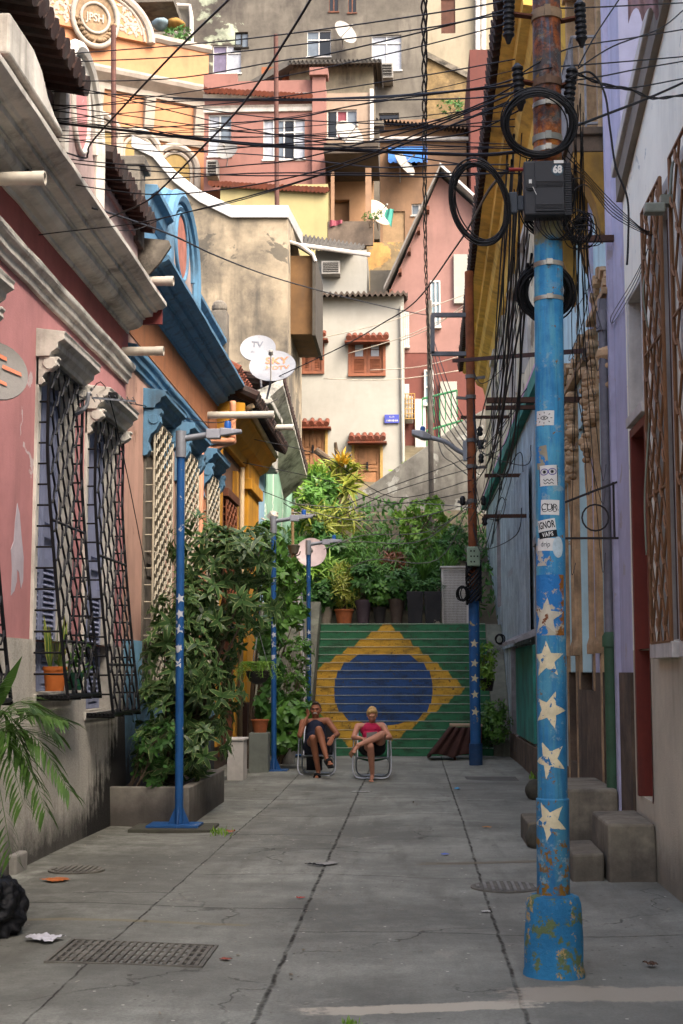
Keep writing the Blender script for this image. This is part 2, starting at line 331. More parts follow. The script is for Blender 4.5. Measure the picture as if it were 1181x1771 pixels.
# ------------------------------------------------------------------ the painted staircase
def stair_mat():
    t = NT('stair_paint'); x, y, z = t.xyz(); nz = t.math('MULTIPLY', t.math('SUBTRACT', t.noise(5, 6), .5), .05)
    zr = t.math('MULTIPLY', t.math('ADD', t.math('FLOOR', t.math('DIVIDE', t.math('ADD', z, .001), .175)), .45), .175)
    zz = t.math('ADD', t.math('MULTIPLY', z, .55), t.math('MULTIPLY', zr, .45))
    x0 = t.math('ADD', t.math('MULTIPLY', zz, .14), -.98)
    dx = t.math('ABSOLUTE', t.math('SUBTRACT', x, x0)); dz = t.math('ABSOLUTE', t.math('SUBTRACT', zz, 1.36))
    dia = t.math('ADD', t.math('ADD', t.math('DIVIDE', dx, 1.93), t.math('DIVIDE', dz, 1.47)), nz)
    cx = t.math('ABSOLUTE', t.math('DIVIDE', t.math('ADD', x, .65), 1.06)); cz = t.math('ABSOLUTE', t.math('DIVIDE', t.math('SUBTRACT', zz, 1.36), .76))
    cir = t.math('ADD', t.math('ADD', t.math('POWER', cx, 2.5), t.math('POWER', cz, 2.5)), nz)
    dk = t.noise(6, 8, .7)
    gr = t.mix(dk, hx('#295a40'), hx('#38754f')); ye = t.mix(dk, hx('#a5822f'), hx('#c9a23c')); bl = t.mix(dk, hx('#26416c'), hx('#325484'))
    col = t.mix(t.mr(t.math('ADD', dia, t.math('MULTIPLY', t.math('SUBTRACT', t.noise(30, 5), .5), .05)), .985, 1.0, 1, 0), gr, ye); col = t.mix(t.mr(cir, .985, 1.0, 1, 0), col, bl)
    col = t.mix(t.mr(t.noise(2.5, 9, .7, (1, 1, 3)), .48, .64, 0, .6), col, hx('#2a2a20'))
    col = t.mix(t.mr(t.noise(11, 8, .75), .6, .62), col, hx('#4a4334'))
    fr = t.math('FRACT', t.math('DIVIDE', t.math('ADD', z, .001), .175)); fr = t.math('ADD', fr, t.math('MULTIPLY', t.math('SUBTRACT', t.noise(9, 4), .5), .1))
    col = t.mix(t.mr(fr, .875, .92, 0, .6), col, hx('#a3a89a'))
    t.bump(t.noise(28, 7, .75), .6, .02); return t.out(col, .75)
SY, RISE, TREAD = 29.45, .175, .19
st = thing('staircase', 'concrete staircase painted with a large green, yellow and blue flag across its risers', 'stairs', (0, SY, 0))
b = MB()
for i in range(16):
    b.box(-2.1, SY + i * TREAD, i * RISE - (.05 if i == 0 else 0), 1.62, SY + 16 * TREAD + .25, (i + 1) * RISE - .0)
    # worn nosing lip
    b.box(-2.1, SY + i * TREAD - .014, (i + 1) * RISE - .024, 1.62, SY + i * TREAD + .02, (i + 1) * RISE + .004)
sb = b.build('step', stair_mat(), st, bevel=.008)
sb.location = (0, -SY, 0); sb.data.transform(Matrix.Translation((0, SY, 0)))       # pattern is measured from the street's zero line
b = MB(); b.slab(lambda u, v, d: (d, u, v), [(SY - .05, -.05), (SY + 3.2, -.05), (SY + 3.2, 3.3), (SY + 2.9, 3.3), (SY - .05, .95)], -3.46, -2.105); b.build('cheek_wall', M('mossy_cheek_wall', '#6b6d60', .95, .3, 1.5, streak=.5, grime=.5), st, bevel=.02)
b = MB(); b.slab(lambda u, v, d: (d, u, v), [(SY - .05, -.05), (SY + 3.2, -.05), (SY + 3.2, 2.78), (SY + 2.9, 2.78), (SY - .05, .35)], 1.625, 1.985); b.build('cheek_wall', M('mossy_cheek_wall_2', '#6b6d60', .95, .3, 1.5, streak=.5, grime=.5), st, bevel=.02)
b = MB(); b.box(-3.4, SY + 3.25, 2.62, 1.9, SY + 4.2, 2.8); b.build('landing', M('landing_concrete', '#77736a', .9, .3, 2), st)
# ================================================================== LEFT ROW
XL = -3.5
def fL(u, v, d): return (XL - d, u, v)
MW = M('white_stucco_trim', '#bebab0', .85, .16, 2, streak=.5, grime=.4, bs=40)
MPK = M('pink_stucco', '#b47d7c', .88, .13, 1.2, streak=.25, peel='#b9a9a8', pa=.735, ps=1.6, bs=45)
MRD = M('oxblood_stucco', '#90504a', .88, .15, 1.5, streak=.25)
def plinth_mat():
    t = NT('grey_roughcast'); x, y, z = t.xyz()
    n = t.noise(1.4, 9, .7); f = t.noise(55, 5, .75); s = t.noise(1, 7, .6, (5, 5, .6))
    col = t.mix(t.mr(n, .3, .7), hx('#aeaa9e'), hx('#cdc8bb')); col = t.mix(t.mr(f, .4, .7, 0, .5), col, hx('#5d5953'))
    col = t.mix(t.mr(s, .5, .72, 0, .5), col, hx('#6a655c'))
    # damp, mouldy patch that climbs the wall next to the blue house, and a mouldy foot (object space: y from the middle of the house)
    k = t.math('ADD', t.math('MULTIPLY', t.math('SUBTRACT', y, 4.0), .62), t.math('MULTIPLY', t.math('SUBTRACT', n, .5), 1.9)); k = t.math('SUBTRACT', k, t.math('MULTIPLY', z, .9))
    k = t.math('ADD', k, t.math('MULTIPLY', t.math('SUBTRACT', t.noise(1, 7, .65, (9, 9, .8)), .5), 1.3))
    col = t.mix(t.mr(k, .0, .34, 0, .97), col, hx('#12110f'))
    k2 = t.math('ADD', z, t.math('MULTIPLY', t.noise(3, 8, .75), -.75)); col = t.mix(t.mr(k2, -.3, .05, .85, 0), col, hx('#1c1b18'))
    t.bump(f, .8, .025); return t.out(col, .95)
MPL = plinth_mat()
MBK = M('black_iron', '#0e0f12', .45, .3, 8, metal=.3, bump=.1)
MSH = M('grey_blue_shutter', '#868da8', .6, .12, 3, streak=.3, bump=.1)
MDK = M('dark_interior', '#15130f', .9, .2, bump=0)
MTI = M('dark_clay_tile', '#432b23', .9, .4, 5, grime=.9, gs=3, bs=30)
MTR = M('red_clay_tile', '#8a4a33', .9, .3, 6, grime=.5, gs=3, bs=30)
MPV = M('white_pvc', '#bdb6a8', .45, .1, 5, streak=.2, grime=.15, bump=.05)
def console(b, f, u, v0, v1, w, pr):
    h = v1 - v0; pf = [(0, v0), (-.25 * pr, v0 + .02 * h), (-.42 * pr, v0 + .12 * h), (-.3 * pr, v0 + .3 * h), (-.45 * pr, v0 + .45 * h), (-.75 * pr, v0 + .55 * h), (-pr, v0 + .72 * h), (-.95 * pr, v0 + .86 * h), (-pr * 1.05, v0 + .93 * h), (-pr * 1.05, v1), (0, v1)]
    b.mould(f, u, u + w, pf); b.lathe(f(u - .012, v0 + .78 * h, -.62 * pr), [(.3 * pr, 0), (.3 * pr, w + .024)], 12, Vector(f(1, 0, 0)) - Vector(f(0, 0, 0)))
def hood(f, u0, u1, v, par, mat, pr=.3, con=.5, cw=.16):
    b = MB(); H = [(0, v), (-.5 * pr, v), (-.55 * pr, v + .04), (-.75 * pr, v + .08), (-.78 * pr, v + .13), (-pr, v + .16), (-pr, v + .2), (-pr * 1.05, v + .23), (0, v + .27)]
    b.mould(f, u0, u1, H); o = b.build('lintel', mat, par, bevel=.006)
    b = MB(); console(b, f, u0 + .03, v - con, v - .003, cw, pr * .75); console(b, f, u1 - .03 - cw, v - con, v - .003, cw, pr * .75); b.build('bracket', mat, par, bevel=.005)
def louvres(b, f, u0, u1, v0, v1, d, n):
    h = (v1 - v0) / n
    for i in range(n):
        v = v0 + i * h; b.hexa([f(u0, v, d - .025), f(u1, v, d - .025), f(u1, v + .008, d - .025), f(u0, v + .008, d - .025), f(u0, v + h * .75, d + .015), f(u1, v + h * .75, d + .015), f(u1, v + h * .75 + .008, d + .015), f(u0, v + h * .75 + .008, d + .015)])
def shutter(f, u0, u1, v0, v1, d, par, mat, nl=2, lv=(.06, .45), name='shutter', panels=((.5, .94),)):
    b = MB(); w = (u1 - u0) / nl; h = v1 - v0
    for i in range(nl):
        a, c = u0 + i * w + .006, u0 + (i + 1) * w - .006; s = .085
        b.fbox(f, a, a + s, v0, v1, d - .02, d + .025); b.fbox(f, c - s, c, v0, v1, d - .02, d + .025)
        cuts = sorted({0, 1, *(lv or ()), *[x for p in panels for x in p]})
        for q in cuts: vv = v0 + q * h; b.fbox(f, a + s, c - s, max(v0, vv - .05), min(v1, vv + .05), d - .018, d + .025)
        b.fbox(f, a + s, c - s, v0, v1, d + .018, d + .03)
        if lv: louvres(b, f, a + s, c - s, v0 + lv[0] * h + .05, v0 + lv[1] * h - .05, d, int((lv[1] - lv[0]) * h / .06))
        for p in panels: b.fbox(f, a + s + .04, c - s - .04, v0 + p[0] * h + .1, v0 + p[1] * h - .1, d - .008, d + .02)
    return b.build(name, mat, par)
def grille(f, u0, u1, v0, v1, off, par, mat, nb=7, per=.27, amp=.045, r=.011, side=True, tray=True, hz=(0, .16, .52, 1), name='grille', flat=.5):
    """bulging window grille: waved uprights that touch in a chain, cross rails, laddered sides and a floor"""
    b = MB(); n = max(4, int((v1 - v0) / per * 4)); W = u1 - u0
    for i in range(nb):
        ph = 1 if i % 2 else -1; pts = []
        for k in range(n + 1):
            t = k / n; v = v0 + (v1 - v0) * t; a = amp * ph * math.sin(k * math.pi / 2) if 0 < i < nb - 1 else 0
            pts.append(f(u0 + W * i / (nb - 1) + a, v, -off(t)))
        b.tube(pts, r if 0 < i < nb - 1 else r * 1.5, 5)
    for i in range(nb - 1):
        for k in range(1, n, 2):
            t = k / n; v = v0 + (v1 - v0) * t; um = u0 + W * (i + .5) / (nb - 1); s = .04
            if (k // 2 + i) % 2: b.tube([f(um - s, v - .05, -off(t) - .012), f(um, v + .01, -off(t) - .02), f(um + s, v + .06, -off(t) - .012)], r * .9, 4)
    for q in hz: v = v0 + (v1 - v0) * q; b.tube([f(u0, v, -off(q)), f(u1, v, -off(q))], r * 1.3, 5)
    if side:
        for u in (u0, u1):
            for k in range(17): t = k / 16; v = v0 + (v1 - v0) * t; b.tube([f(u, v, 0), f(u, v, -off(t))], r * .85, 5)
            b.tube([f(u, v0, -.01), f(u, v1, -.01)], r * 1.3, 5)
    if tray:
        for k in range(9): d = off(0) * k / 8; b.tube([f(u0 - .02, v0 - .012, -d), f(u1 + .02, v0 - .012, -d)], r * 1.3, 4)
        for k in range(4): u = u0 + W * k / 3; b.tube([f(u, v0 - .03, 0), f(u, v0 - .03, -off(0) - .02)], r * 1.4, 4)
    return b.build(name, mat, par)
def tiles(b, A, B, out, n, r=.075, L=.45, rows=1):
    """a run of half-round clay tiles from A to B, lying along `out`"""
    A, B, out = Vector(A), Vector(B), Vector(out)
    for i in range(n):
        p = A.lerp(B, (i + .5) / n); j = Vector((rnd.uniform(-.01, .01), rnd.uniform(-.012, .012), rnd.uniform(-.012, .012)))
        b.tube([p + j, p + j + out * L], [r * 1.05, r * .9], 8)
        if i < n - 1: q = A.lerp(B, (i + 1) / n); b.tube([q - Vector((0, 0, r * .8)), q + out * L - Vector((0, 0, r * .8))], [r * .7, r * .7], 6)
def roofsheet(b, f, us, k, amp=.035):
    """corrugated roof slab: f(u, t) gives points; us = number of waves"""
    n = us * 6; b.grid(lambda u, t: Vector(f(u, t)) + Vector((0, 0, amp * math.sin(u * us * 2 * math.pi))), [i / n for i in range(n + 1)], [i / k for i in range(k + 1)])
# ------------------------------------------------------------------ pink house
ph = thing('pink_house', 'old pink terraced house with white cornice and black window grilles, nearest on the left', 'house', (XL, 10.5, 0))
WIN = [(9.65, 11.02, 1.52, 4.62), (12.98, 14.22, 1.52, 4.62), (14.98, 16.3, 1.3, 4.5)]
b = MB(); b.wall(fL, 4, 17.0, 2.0, 5.44, [(a, c, 2.0, e) for a, c, d, e in WIN], .22, 6); b.build('wall', MPK, ph)
b = MB(); b.wall(lambda u, v, d: (XL + .025 + (2 - v) * .035 - d, u, v), 4, 17.0, -.1, 2.0, [(a, c, d, 2.0) for a, c, d, e in WIN], .25, 6); b.build('plinth', MPL, ph)
b = MB(); b.fbox(fL, 4, 17.02, 5.43, 6.3, -.012, 6); b.build('frieze', MRD, ph)
CP = [(0, 5.2), (-.04, 5.2), (-.05, 5.26), (-.08, 5.28), (-.085, 5.34), (-.12, 5.37), (-.13, 5.39), (-.13, 5.43), (0, 5.45)]
b = MB(); b.mould(fL, 4, 16.93, CP); b.build('string_course', MW, ph, bevel=.004)
KP = [(0, 5.83), (-.04, 5.83), (-.045, 5.87), (-.1, 5.875), (-.16, 5.895), (-.205, 5.93), (-.205, 6.0), (-.235, 6.0), (-.235, 6.025), (-.33, 6.04), (-.33, 6.09), (-.37, 6.09), (-.39, 6.115), (-.45, 6.13), (-.5, 6.16), (-.5, 6.21), (0, 6.27)]
b = MB(); b.mould(fL, 4, 16.95, KP); b.build('cornice', MW, ph, bevel=.004)
MRE = M('red_edge_paint', '#7d3a38', .85, .2, 3, grime=.3)
b = MB(); b.fbox(fL, 4, 16.95, 6.24, 6.33, -.42, 0); b.fbox(fL, 16.952, 17.0, 5.95, 6.24, -.44, 0); b.build('cornice_edge', MRE, ph)
MGP = M('grey_pink_parapet', '#a18d88', .9, .2, 1.5, streak=.5, grime=.4)
b = MB(); b.fbox(fL, 4, 16.9, 6.3, 7.12, -.14, .25)
for a, c in ((5, 8.5), (8.9, 12.4), (14.6, 16.6)): b.fbox(fL, a, c, 6.5, 6.56, -.17, -.12); b.fbox(fL, a, c, 6.96, 7.02, -.17, -.12)
b.build('parapet', MGP, ph, bevel=.006)
b = MB(); tiles(b, (XL + .5, 4, 7.14), (XL + .5, 12.7, 7.14), (-1, 0, .2), 44, .095, .9); tiles(b, (XL + .36, 14.35, 7.17), (XL + .36, 16.95, 7.17), (-1, 0, .15), 13, .095, .7); b.build('coping', MTI, ph)
b = MB(); roofsheet(b, lambda u, t: (XL - .3 - 4.4 * t, 4 + 13 * u, 7.0 + 1.5 * t), 48, 6, .04); b.build('roof', MTI, ph)
def arch(f, uc, v0, vs, rw, rh, d0, d1, par, mwall, mrim, moval, ov=True, rr=.075):
    N = 16; pts = [(uc - rw, v0)] + [(uc - rw * math.cos(math.pi * i / N), vs + rh * math.sin(math.pi * i / N)) for i in range(N + 1)] + [(uc + rw, v0)]
    b = MB(); b.slab(f, pts, d0, d1); o = b.build('pediment', mwall, par)
    b = MB(); arc = [(uc - (rw - .0) * math.cos(math.pi * i / N), vs + rh * math.sin(math.pi * i / N)) for i in range(N + 1)]
    b.tube([f(uc - rw, v0, d0 - .02)] + [f(u, v, d0 - .02) for u, v in arc] + [f(uc + rw, v0, d0 - .02)], rr, 8); b.tube([f(u * .82 + uc * .18, v * .85 + vs * .15, d0 - .015) for u, v in arc], rr * .5, 6)
    b.tube([f(u, v, (d0 + d1) / 2 - .05) for u, v in arc], rr * 1.25, 8); b.build('pediment_moulding', mrim, par, smooth='auto')
    if ov:
        b = MB(); oc = vs + rh * .28; E_ = [(uc + rw * .42 * math.cos(a * math.pi / 12), oc + rh * .52 * math.sin(a * math.pi / 12)) for a in range(24)]
        b.slab(f, E_, d0 - .012, d0 + .02); b.build('oval_panel', moval, par)
        b = MB(); b.tube([f(u, v, d0 - .012) for u, v in E_], .035, 6, True); b.build('oval_frame', mrim, par, smooth=True)
arch(fL, 13.52, 6.35, 7.05, .78, .82, -.2, .2, ph, MGP, MW, MPK)
b = MB(); b.slab(fL, [(10.2, 6.37), (11.9, 6.37), (11.85, 6.42), (11.6, 6.45), (11.35, 6.52), (11.15, 6.66), (10.9, 6.72), (10.2, 6.7)], -.46, -.16); b.build('scroll', MW, ph, bevel=.02)
b = MB(); b.box(XL - 1.4, 12.0, 7.2, XL - .7, 12.7, 8.3); b.box(XL - 1.5, 11.9, 8.3, XL - .6, 12.8, 8.42); b.build('chimney', M('sooty_brick', '#4a3f38', .95, .4, 4, grime=.7), ph, bevel=.02)
for (a, c, d, e) in WIN:
    b = MB(); t_ = .11
    b.fbox(fL, a - t_, a, d - .02, e + t_, -.03, .2); b.fbox(fL, c, c + t_, d - .02, e + t_, -.03, .2); b.fbox(fL, a, c, e - .06, e + .005, -.03, .2); b.fbox(fL, a - t_, c + t_, d - .1, d - .02, -.07, .2)
    wn_ = b.build('window', MW, ph, bevel=.006)
    shutter(fL, a + .01, c - .01, d, e, .12, wn_, MSH, 2, (.04, .4)); hood(fL, a - .14, c + .14, e + .01, wn_, MW, .27, .27, .1)
    off = lambda t: .11 + .24 * max(0, 1 - t / .75) ** 1.3
    grille(fL, a - .06, c + .06, d - .03, e - .02, off, wn_, MBK, 8, .27, .04, .0115)
for (px, py, X, l) in ((78, 308, -2.95, 1.0), (283, 607, -2.985, .65)):
    q = WX(px, py, X); b = MB(); b.lathe((X - l, q.y, q.z), [(.055, 0), (.055, l - .1), (.058, l - .1), (.058, l), (.045, l), (.045, l - .2)], 18, (1, 0, 0)); b.build('drain_pipe', MPV, ph, smooth='auto')
b = MB(); pp = [WX(x, y, XL + .003) for x, y in ((30, 870), (34, 888), (37, 925), (41, 965), (40, 1005), (36, 1018), (33, 990), (30, 985), (29, 1006), (25, 1022), (19, 1030), (21, 985), (19, 950), (24, 935), (26, 905))]; b.ext(pp, [p + Vector((-.006, 0, 0)) for p in pp]); b.build('bare_plaster_patch', M('bare_lilac_plaster', '#aca3aa', .95, .12, 4), ph)
# ------------------------------------------------------------------ peach house with blue trim
MPE = M('peach_stucco', '#cba18d', .88, .12, 1.3, streak=.4, peel='#8b6d5a', pa=.74, ps=2.5)
MOR = M('orange_frieze', '#a86f4a', .88, .15, 1.5, streak=.4)
MBL = M('steel_blue_trim', '#5a87a6', .8, .2, 2, streak=.55, grime=.45, gs=2)
MBD = M('pale_blue_roughcast', '#6f9fb8', .92, .2, 2, streak=.3, bs=55, bump=.7, base=(1.7, .97), dark=(.012, .011, .01))
bh = thing('peach_house', 'peach terraced house with steel-blue cornice, blue window hoods and white grilles', 'house', (XL, 21, 0))
WB = [(18.3, 19.62, 1.55, 4.9), (20.75, 22.05, 1.55, 4.9), (23.15, 24.45, 1.55, 4.9)]
b = MB(); b.wall(fL, 17.002, 25, 2.1, 5.9, [(a, c, 2.1, e) for a, c, d, e in WB], .22, 6); b.build('wall', MPE, bh)
b = MB(); b.wall(lambda u, v, d: (XL + .02 - d, u, v), 17.002, 25, -.1, 2.1, [(a, c, d, 2.1) for a, c, d, e in WB], .24, 6); b.build('plinth', MBD, bh)
b = MB(); b.fbox(fL, 17.022, 25, 5.88, 6.6, -.012, 6); b.build('frieze', MOR, bh)
b = MB(); b.mould(fL, 17.04, 25, [(d * .9, v + .3) for d, v in CP]); b.build('string_course', MBL, bh, bevel=.004)
b = MB(); b.mould(fL, 17.06, 25, [(d, 6.42 + (v - 5.8) * 1.05) for d, v in KP]); b.build('cornice', MBL, bh, bevel=.004)
MST2 = M('stained_cement', '#6c665c', .95, .35, 2, grime=.9, gs=2.2, dark=(.02, .02, .018))
b = MB(); b.slab(lambda x, z, y: (x, y, z), [(-3.9, 6.4), (-3.45, 6.36), (-3.1, 6.75), (-2.97, 6.95), (-3.0, 7.02), (-3.35, 7.06), (-3.35, 7.55), (-3.9, 7.6)], 17.003, 17.058); b.build('end_wall', MST2, bh)
b = MB(); b.fbox(fL, 17.06, 24.2, 6.95, 7.4, -.16, .3); b.mould(fL, 17.06, 18.3, [(.3, 7.4), (-.17, 7.4), (-.24, 7.5), (-.26, 7.62), (-.34, 7.68), (-.34, 7.76), (.3, 7.8)]); b.mould(fL, 21.05, 24.2, [(.3, 7.25), (-.17, 7.25), (-.24, 7.32), (-.3, 7.38), (-.3, 7.44), (.3, 7.46)]); b.build('parapet', MBL, bh, bevel=.006)
b = MB(); b.box(-3.75, 16.62, 6.9, -3.3, 17.0, 7.85); b.box(-3.8, 16.6, 7.85, -3.24, 17.05, 7.97); b.box(-3.5, 24.0, 6.9, -3.2, 24.35, 7.95); b.ball((-3.35, 24.17, 8.03), .14); b.build('pier', MST2, bh, bevel=.015)
arch(fL, 19.68, 6.9, 7.5, 1.22, .92, -.2, .2, bh, M('pink_grey_stucco', '#96857f', .9, .2, 2, grime=.4), MBL, M('brick_panel', '#8d5a4c', .9, .3, 4), True, .1)
b = MB(); roofsheet(b, lambda u, t: (XL - .4 - 4.4 * t, 17.1 + 7.9 * u, 7.0 + 1.6 * t), 30, 6, .04); b.build('roof', MTR, bh)
MCG = M('cream_iron', '#b6ad97', .6, .15, 6, grime=.3, bump=.1)
MWD = M('grey_timber', '#6c655a', .85, .3, 4, streak=.5)
for (a, c, d, e) in WB:
    b = MB(); t_ = .1
    b.fbox(fL, a - t_, a, d - .02, e + t_, -.025, .2); b.fbox(fL, c, c + t_, d - .02, e + t_, -.025, .2); b.fbox(fL, a, c, e, e + t_, -.025, .2); b.fbox(fL, a - t_, c + t_, d - .1, d - .02, -.07, .2)
    wn_ = b.build('window', MWD, bh, bevel=.005); shutter(fL, a + .01, c - .01, d, e, .12, wn_, MWD, 2, None, panels=((.05, .45), (.5, .95)))
    hood(fL, a - .2, c + .2, e + .22, wn_, MBL, .3, .62, .17); grille(fL, a - .04, c + .04, d - .03, e + .1, lambda t: .13, wn_, MCG, 9, .17, .055, .012, True, False, (0, .25, .5, .75, 1))
q = WX(300, 486, -2.95); b = MB(); b.lathe((-3.75, q.y, q.z), [(.06, 0), (.06, .7), (.063, .7), (.063, .8), (.048, .8), (.048, .6)], 18, (1, 0, 0)); b.build('drain_pipe', MPV, bh, smooth='auto')
MPP = M('peach_pvc', '#b98263', .6, .15, 4, streak=.3, bump=.05)
b = MB(); b.tube(spline([(-3.12, 24.3, 6.4), (-3.12, 24.3, 5.85), (-3.14, 24.28, 5.7), (-3.4, 23.35, 5.55), (-3.42, 23.2, 5.4), (-3.42, 23.2, 4.9)], 5) + [(-3.42, 23.05, .6)], .055, 10); b.tube([(-3.12, 24.5, 5.72), (-3.4, 23.6, 5.45), (-3.43, 22.75, 5.3), (-3.43, 22.75, .6)], .05, 10); b.build('drain_pipe', MPP, bh, smooth=True)
# ------------------------------------------------------------------ ochre house
MOC = M('ochre_stucco', '#b9831f', .85, .15, 1.5, streak=.5, grime=.2)
MBW = M('brown_stucco', '#6f5340', .9, .2, 1.5, streak=.4, base=(.8, .7))
MBI = M('rust_brown_iron', '#6a3a1e', .6, .2, 6, bump=.15)
MBT = M('brown_timber', '#5a3320', .7, .3, 5, streak=.4)
yh = thing('ochre_house', 'narrow house with ochre pilaster, dark tiled eaves and brown grille', 'house', (XL, 28, 0))
b = MB(); b.wall(fL, 25.002, 31, -.1, 6.4, [(25.7, 27.2, .3, 4.9)], .22, 6); b.build('wall', MBW, yh)
b = MB(); b.fbox(fL, 28.6, 30.6, 1.1, 6.1, -.16, 0); b.fbox(fL, 28.5, 30.7, 5.4, 5.62, -.24, 0); b.fbox(fL, 25.02, 25.5, .4, 6.0, -.06, 0); b.fbox(fL, 27.3, 27.6, .4, 5.6, -.1, 0); b.build('pilaster', MOC, yh, bevel=.012)
b = MB(); b.fbox(fL, 28.55, 30.65, -.1, 1.1, -.18, 0); b.build('pilaster_base', M('dark_brown_paint', '#3a241a', .8, .25, 3), yh, bevel=.01)
b = MB(); b.mould(fL, 25.0, 31, [(0, 5.85), (-.1, 5.85), (-.14, 6.0), (-.3, 6.1), (-.42, 6.3), (-.5, 6.34), (-.5, 6.5), (0, 6.55)]); b.build('cornice', MOC, yh, bevel=.005)
b = MB(); tiles(b, (-2.78, 25.0, 6.62), (-2.78, 31.2, 6.62), (-1, 0, .45), 30, .1, .9); roofsheet(b, lambda u, t: (-3.2 - 4.5 * t, 25.0 + 6.1 * u, 6.85 + 2.1 * t), 26, 6, .05); b.build('roof', MTI, yh)
b = MB(); tiles(b, (-3.4, 24.95, 7.3), (-3.9, 24.95, 8.2), (0, .5, 0), 6, .1, .5); tiles(b, (-3.15, 25.2, 7.15), (-3.15, 27.5, 7.15), (-.9, 0, .5), 10, .1, .9); b.build('ridge_tiles', MTR, yh)
b = MB(); b.fbox(fL, 25.6, 27.3, 4.9, 5.05, -.15, .1); b.fbox(fL, 25.6, 25.7, .2, 4.9, -.05, .1); b.fbox(fL, 27.2, 27.3, .2, 4.9, -.05, .1); dr = b.build('door', MBT, yh, bevel=.006); shutter(fL, 25.7, 27.2, .3, 4.9, .14, dr, MBT, 2, None, 'door_leaf', ((.03, .3), (.34, .62), (.66, .97)))
grille(fL, 25.68, 27.22, 2.6, 4.85, lambda t: .1, dr, MBI, 9, .2, .05, .012, True, False)
b = MB(); b.tube([(-3.42, 28.2, 5.8), (-3.42, 28.2, .3)], .05, 8); b.tube([(-2.85, 25.2, 6.5), (-2.95, 25.2, 6.45), (-3.0, 30.9, 6.42)], .05, 8); b.build('drain_pipe', M('beige_pvc', '#a89272', .6), yh, smooth=True)
for (px, py) in ((474, 717), (508, 739)):
    q = WX(px, py, -2.35 if px < 490 else -2.4); b = MB(); b.lathe((q.x - 1.3, q.y, q.z + .0), [(.062, 0), (.062, 1.2), (.066, 1.2), (.066, 1.3), (.05, 1.3), (.05, 1.0)], 16, (1, 0, .0)); b.build('waste_pipe', MPV, yh, smooth='auto')
# ------------------------------------------------------------------ mint house
MMI = M('mint_stucco', '#93bda3', .88, .15, 1, streak=.4, grime=.15, peel='#cfd2c8', pa=.66, ps=.8)
MPB = M('powder_blue_stucco', '#8fb0c4', .88, .15, 1, streak=.35, peel='#c9ccc8', pa=.66, ps=1)
mh = thing('mint_house', 'mint green house with a ragged stained eave beside the painted stairs', 'house', (XL, 36, 0))
b = MB(); b.wall(fL, 33.6, 42, -.1, 7.0, [(34.6, 35.5, .4, 2.8)], .2, 5); b.build('wall', MMI, mh)
b = MB(); b.wall(lambda u, v, d: (XL - .03 - d, u, v), 31.002, 33.59, -.1, 6.6, [], .2, 5); b.build('side_wall', MPB, mh)
E0, E1 = P(489, 655, 33), P(531, 818, 38.5)
MEV = M('mouldy_white_eave', '#a7a59b', .9, .25, 1.2, grime=.85, gs=1.6, dark=(.012, .012, .01))
b = MB(); a = Vector((-.95, -.1, -.55)); b.ext([E0, E0 + Vector((0, 0, -.16)), E0 + a + Vector((0, 0, -.5)), E0 + a + Vector((0, 0, .1))], [E1, E1 + Vector((0, 0, -.16)), E1 + a + Vector((0, 0, -.5)), E1 + a + Vector((0, 0, .1))]); b.build('eave', MEV, mh)
b = MB(); k = int((E1 - E0).length / .2); tiles(b, E0 + Vector((.03, 0, .06)), E1 + Vector((.03, 0, .06)), (-1, 0, .1), k, .1, .9); roofsheet(b, lambda u, t: tuple(E0.lerp(E1, u) + Vector((-.5 - 4 * t, 0, .1 + .8 * t))), k, 4, .05); b.build('roof', MTI, mh)
b = MB(); b.fbox(fL, 34.6, 35.5, .4, 2.8, .1, .16); b.build('door', MWD, mh)
b = MB(); b.box(-4.3, 30.9, 6.4, -3.2, 33.5, 7.6); b.box(-4.35, 30.85, 7.6, -3.1, 33.6, 7.75); b.build('parapet_block', MEV, mh, bevel=.03)
b = MB(); b.tube(spline([(-3.45, 32.2, 5.2), (-3.2, 32.0, 5.1), (-3.05, 31.9, 5.3)], 4), .025, 6); b.lathe((-3.1, 31.9, 5.32), [(.03, 0), (.11, -.06), (.12, -.2), (.02, -.22)], 14, (.7, -.5, 1)); b.build('wall_lamp', MPV, mh, smooth='auto')
# ================================================================== RIGHT ROW
XR = 2.0
def fR(u, v, d): return (XR + d, u, v)
MPM = M('pale_mint_plaster', '#ece8d6', .88, .08, 1, streak=.2, bs=50, peel='#bfc0b6', pa=.72)
MBG = M('beige_roughcast', '#c2b8a2', .92, .12, 1.3, streak=.3, bs=60, bump=.6, base=(.5, .6))
MGB = M('brown_grille_iron', '#7a5638', .6, .15, 6, grime=.2, bump=.1)
MRD2 = M('oxblood_timber', '#6a2a1e', .6, .15, 3, streak=.25, bump=.1)
MWP = M('worn_white_paint', '#cfcac2', .85, .12, 2, streak=.4, grime=.25)
MBS = M('brown_shutter', '#5b3826', .65, .2, 4, streak=.4)
mt = thing('pale_mint_house', 'pale mint and beige house with oxblood door and brown diamond grilles, nearest on the right', 'house', (XR, 8, 0))
WR = [(10.72, 11.5, 1.95, 5.4), (9.1, 10.22, 1.95, 5.4)]
b = MB(); b.wall(fR, 2, 13.15, 1.9, 5.5, WR + [(12.08, 12.8, 1.9, 3.8), (12.08, 12.8, 4.0, 5.05)], .2, 1.3)
b.slab(fR, [(2, 5.5), (13.15, 5.5), (13.15, 6.38), (10.87, 6.98), (2, 9.3)], 0, 1.3); b.build('wall', MPM, mt)
b = MB(); b.wall(lambda u, v, d: (XR - .03 + d, u, v), 2, 12.04, -.1, 1.9, [], .2, 1.3); b.wall(fR, 12.04, 13.15, -.1, 1.9, [(12.08, 12.8, .62, 1.9)], .2, 1.3); b.build('plinth', MBG, mt)
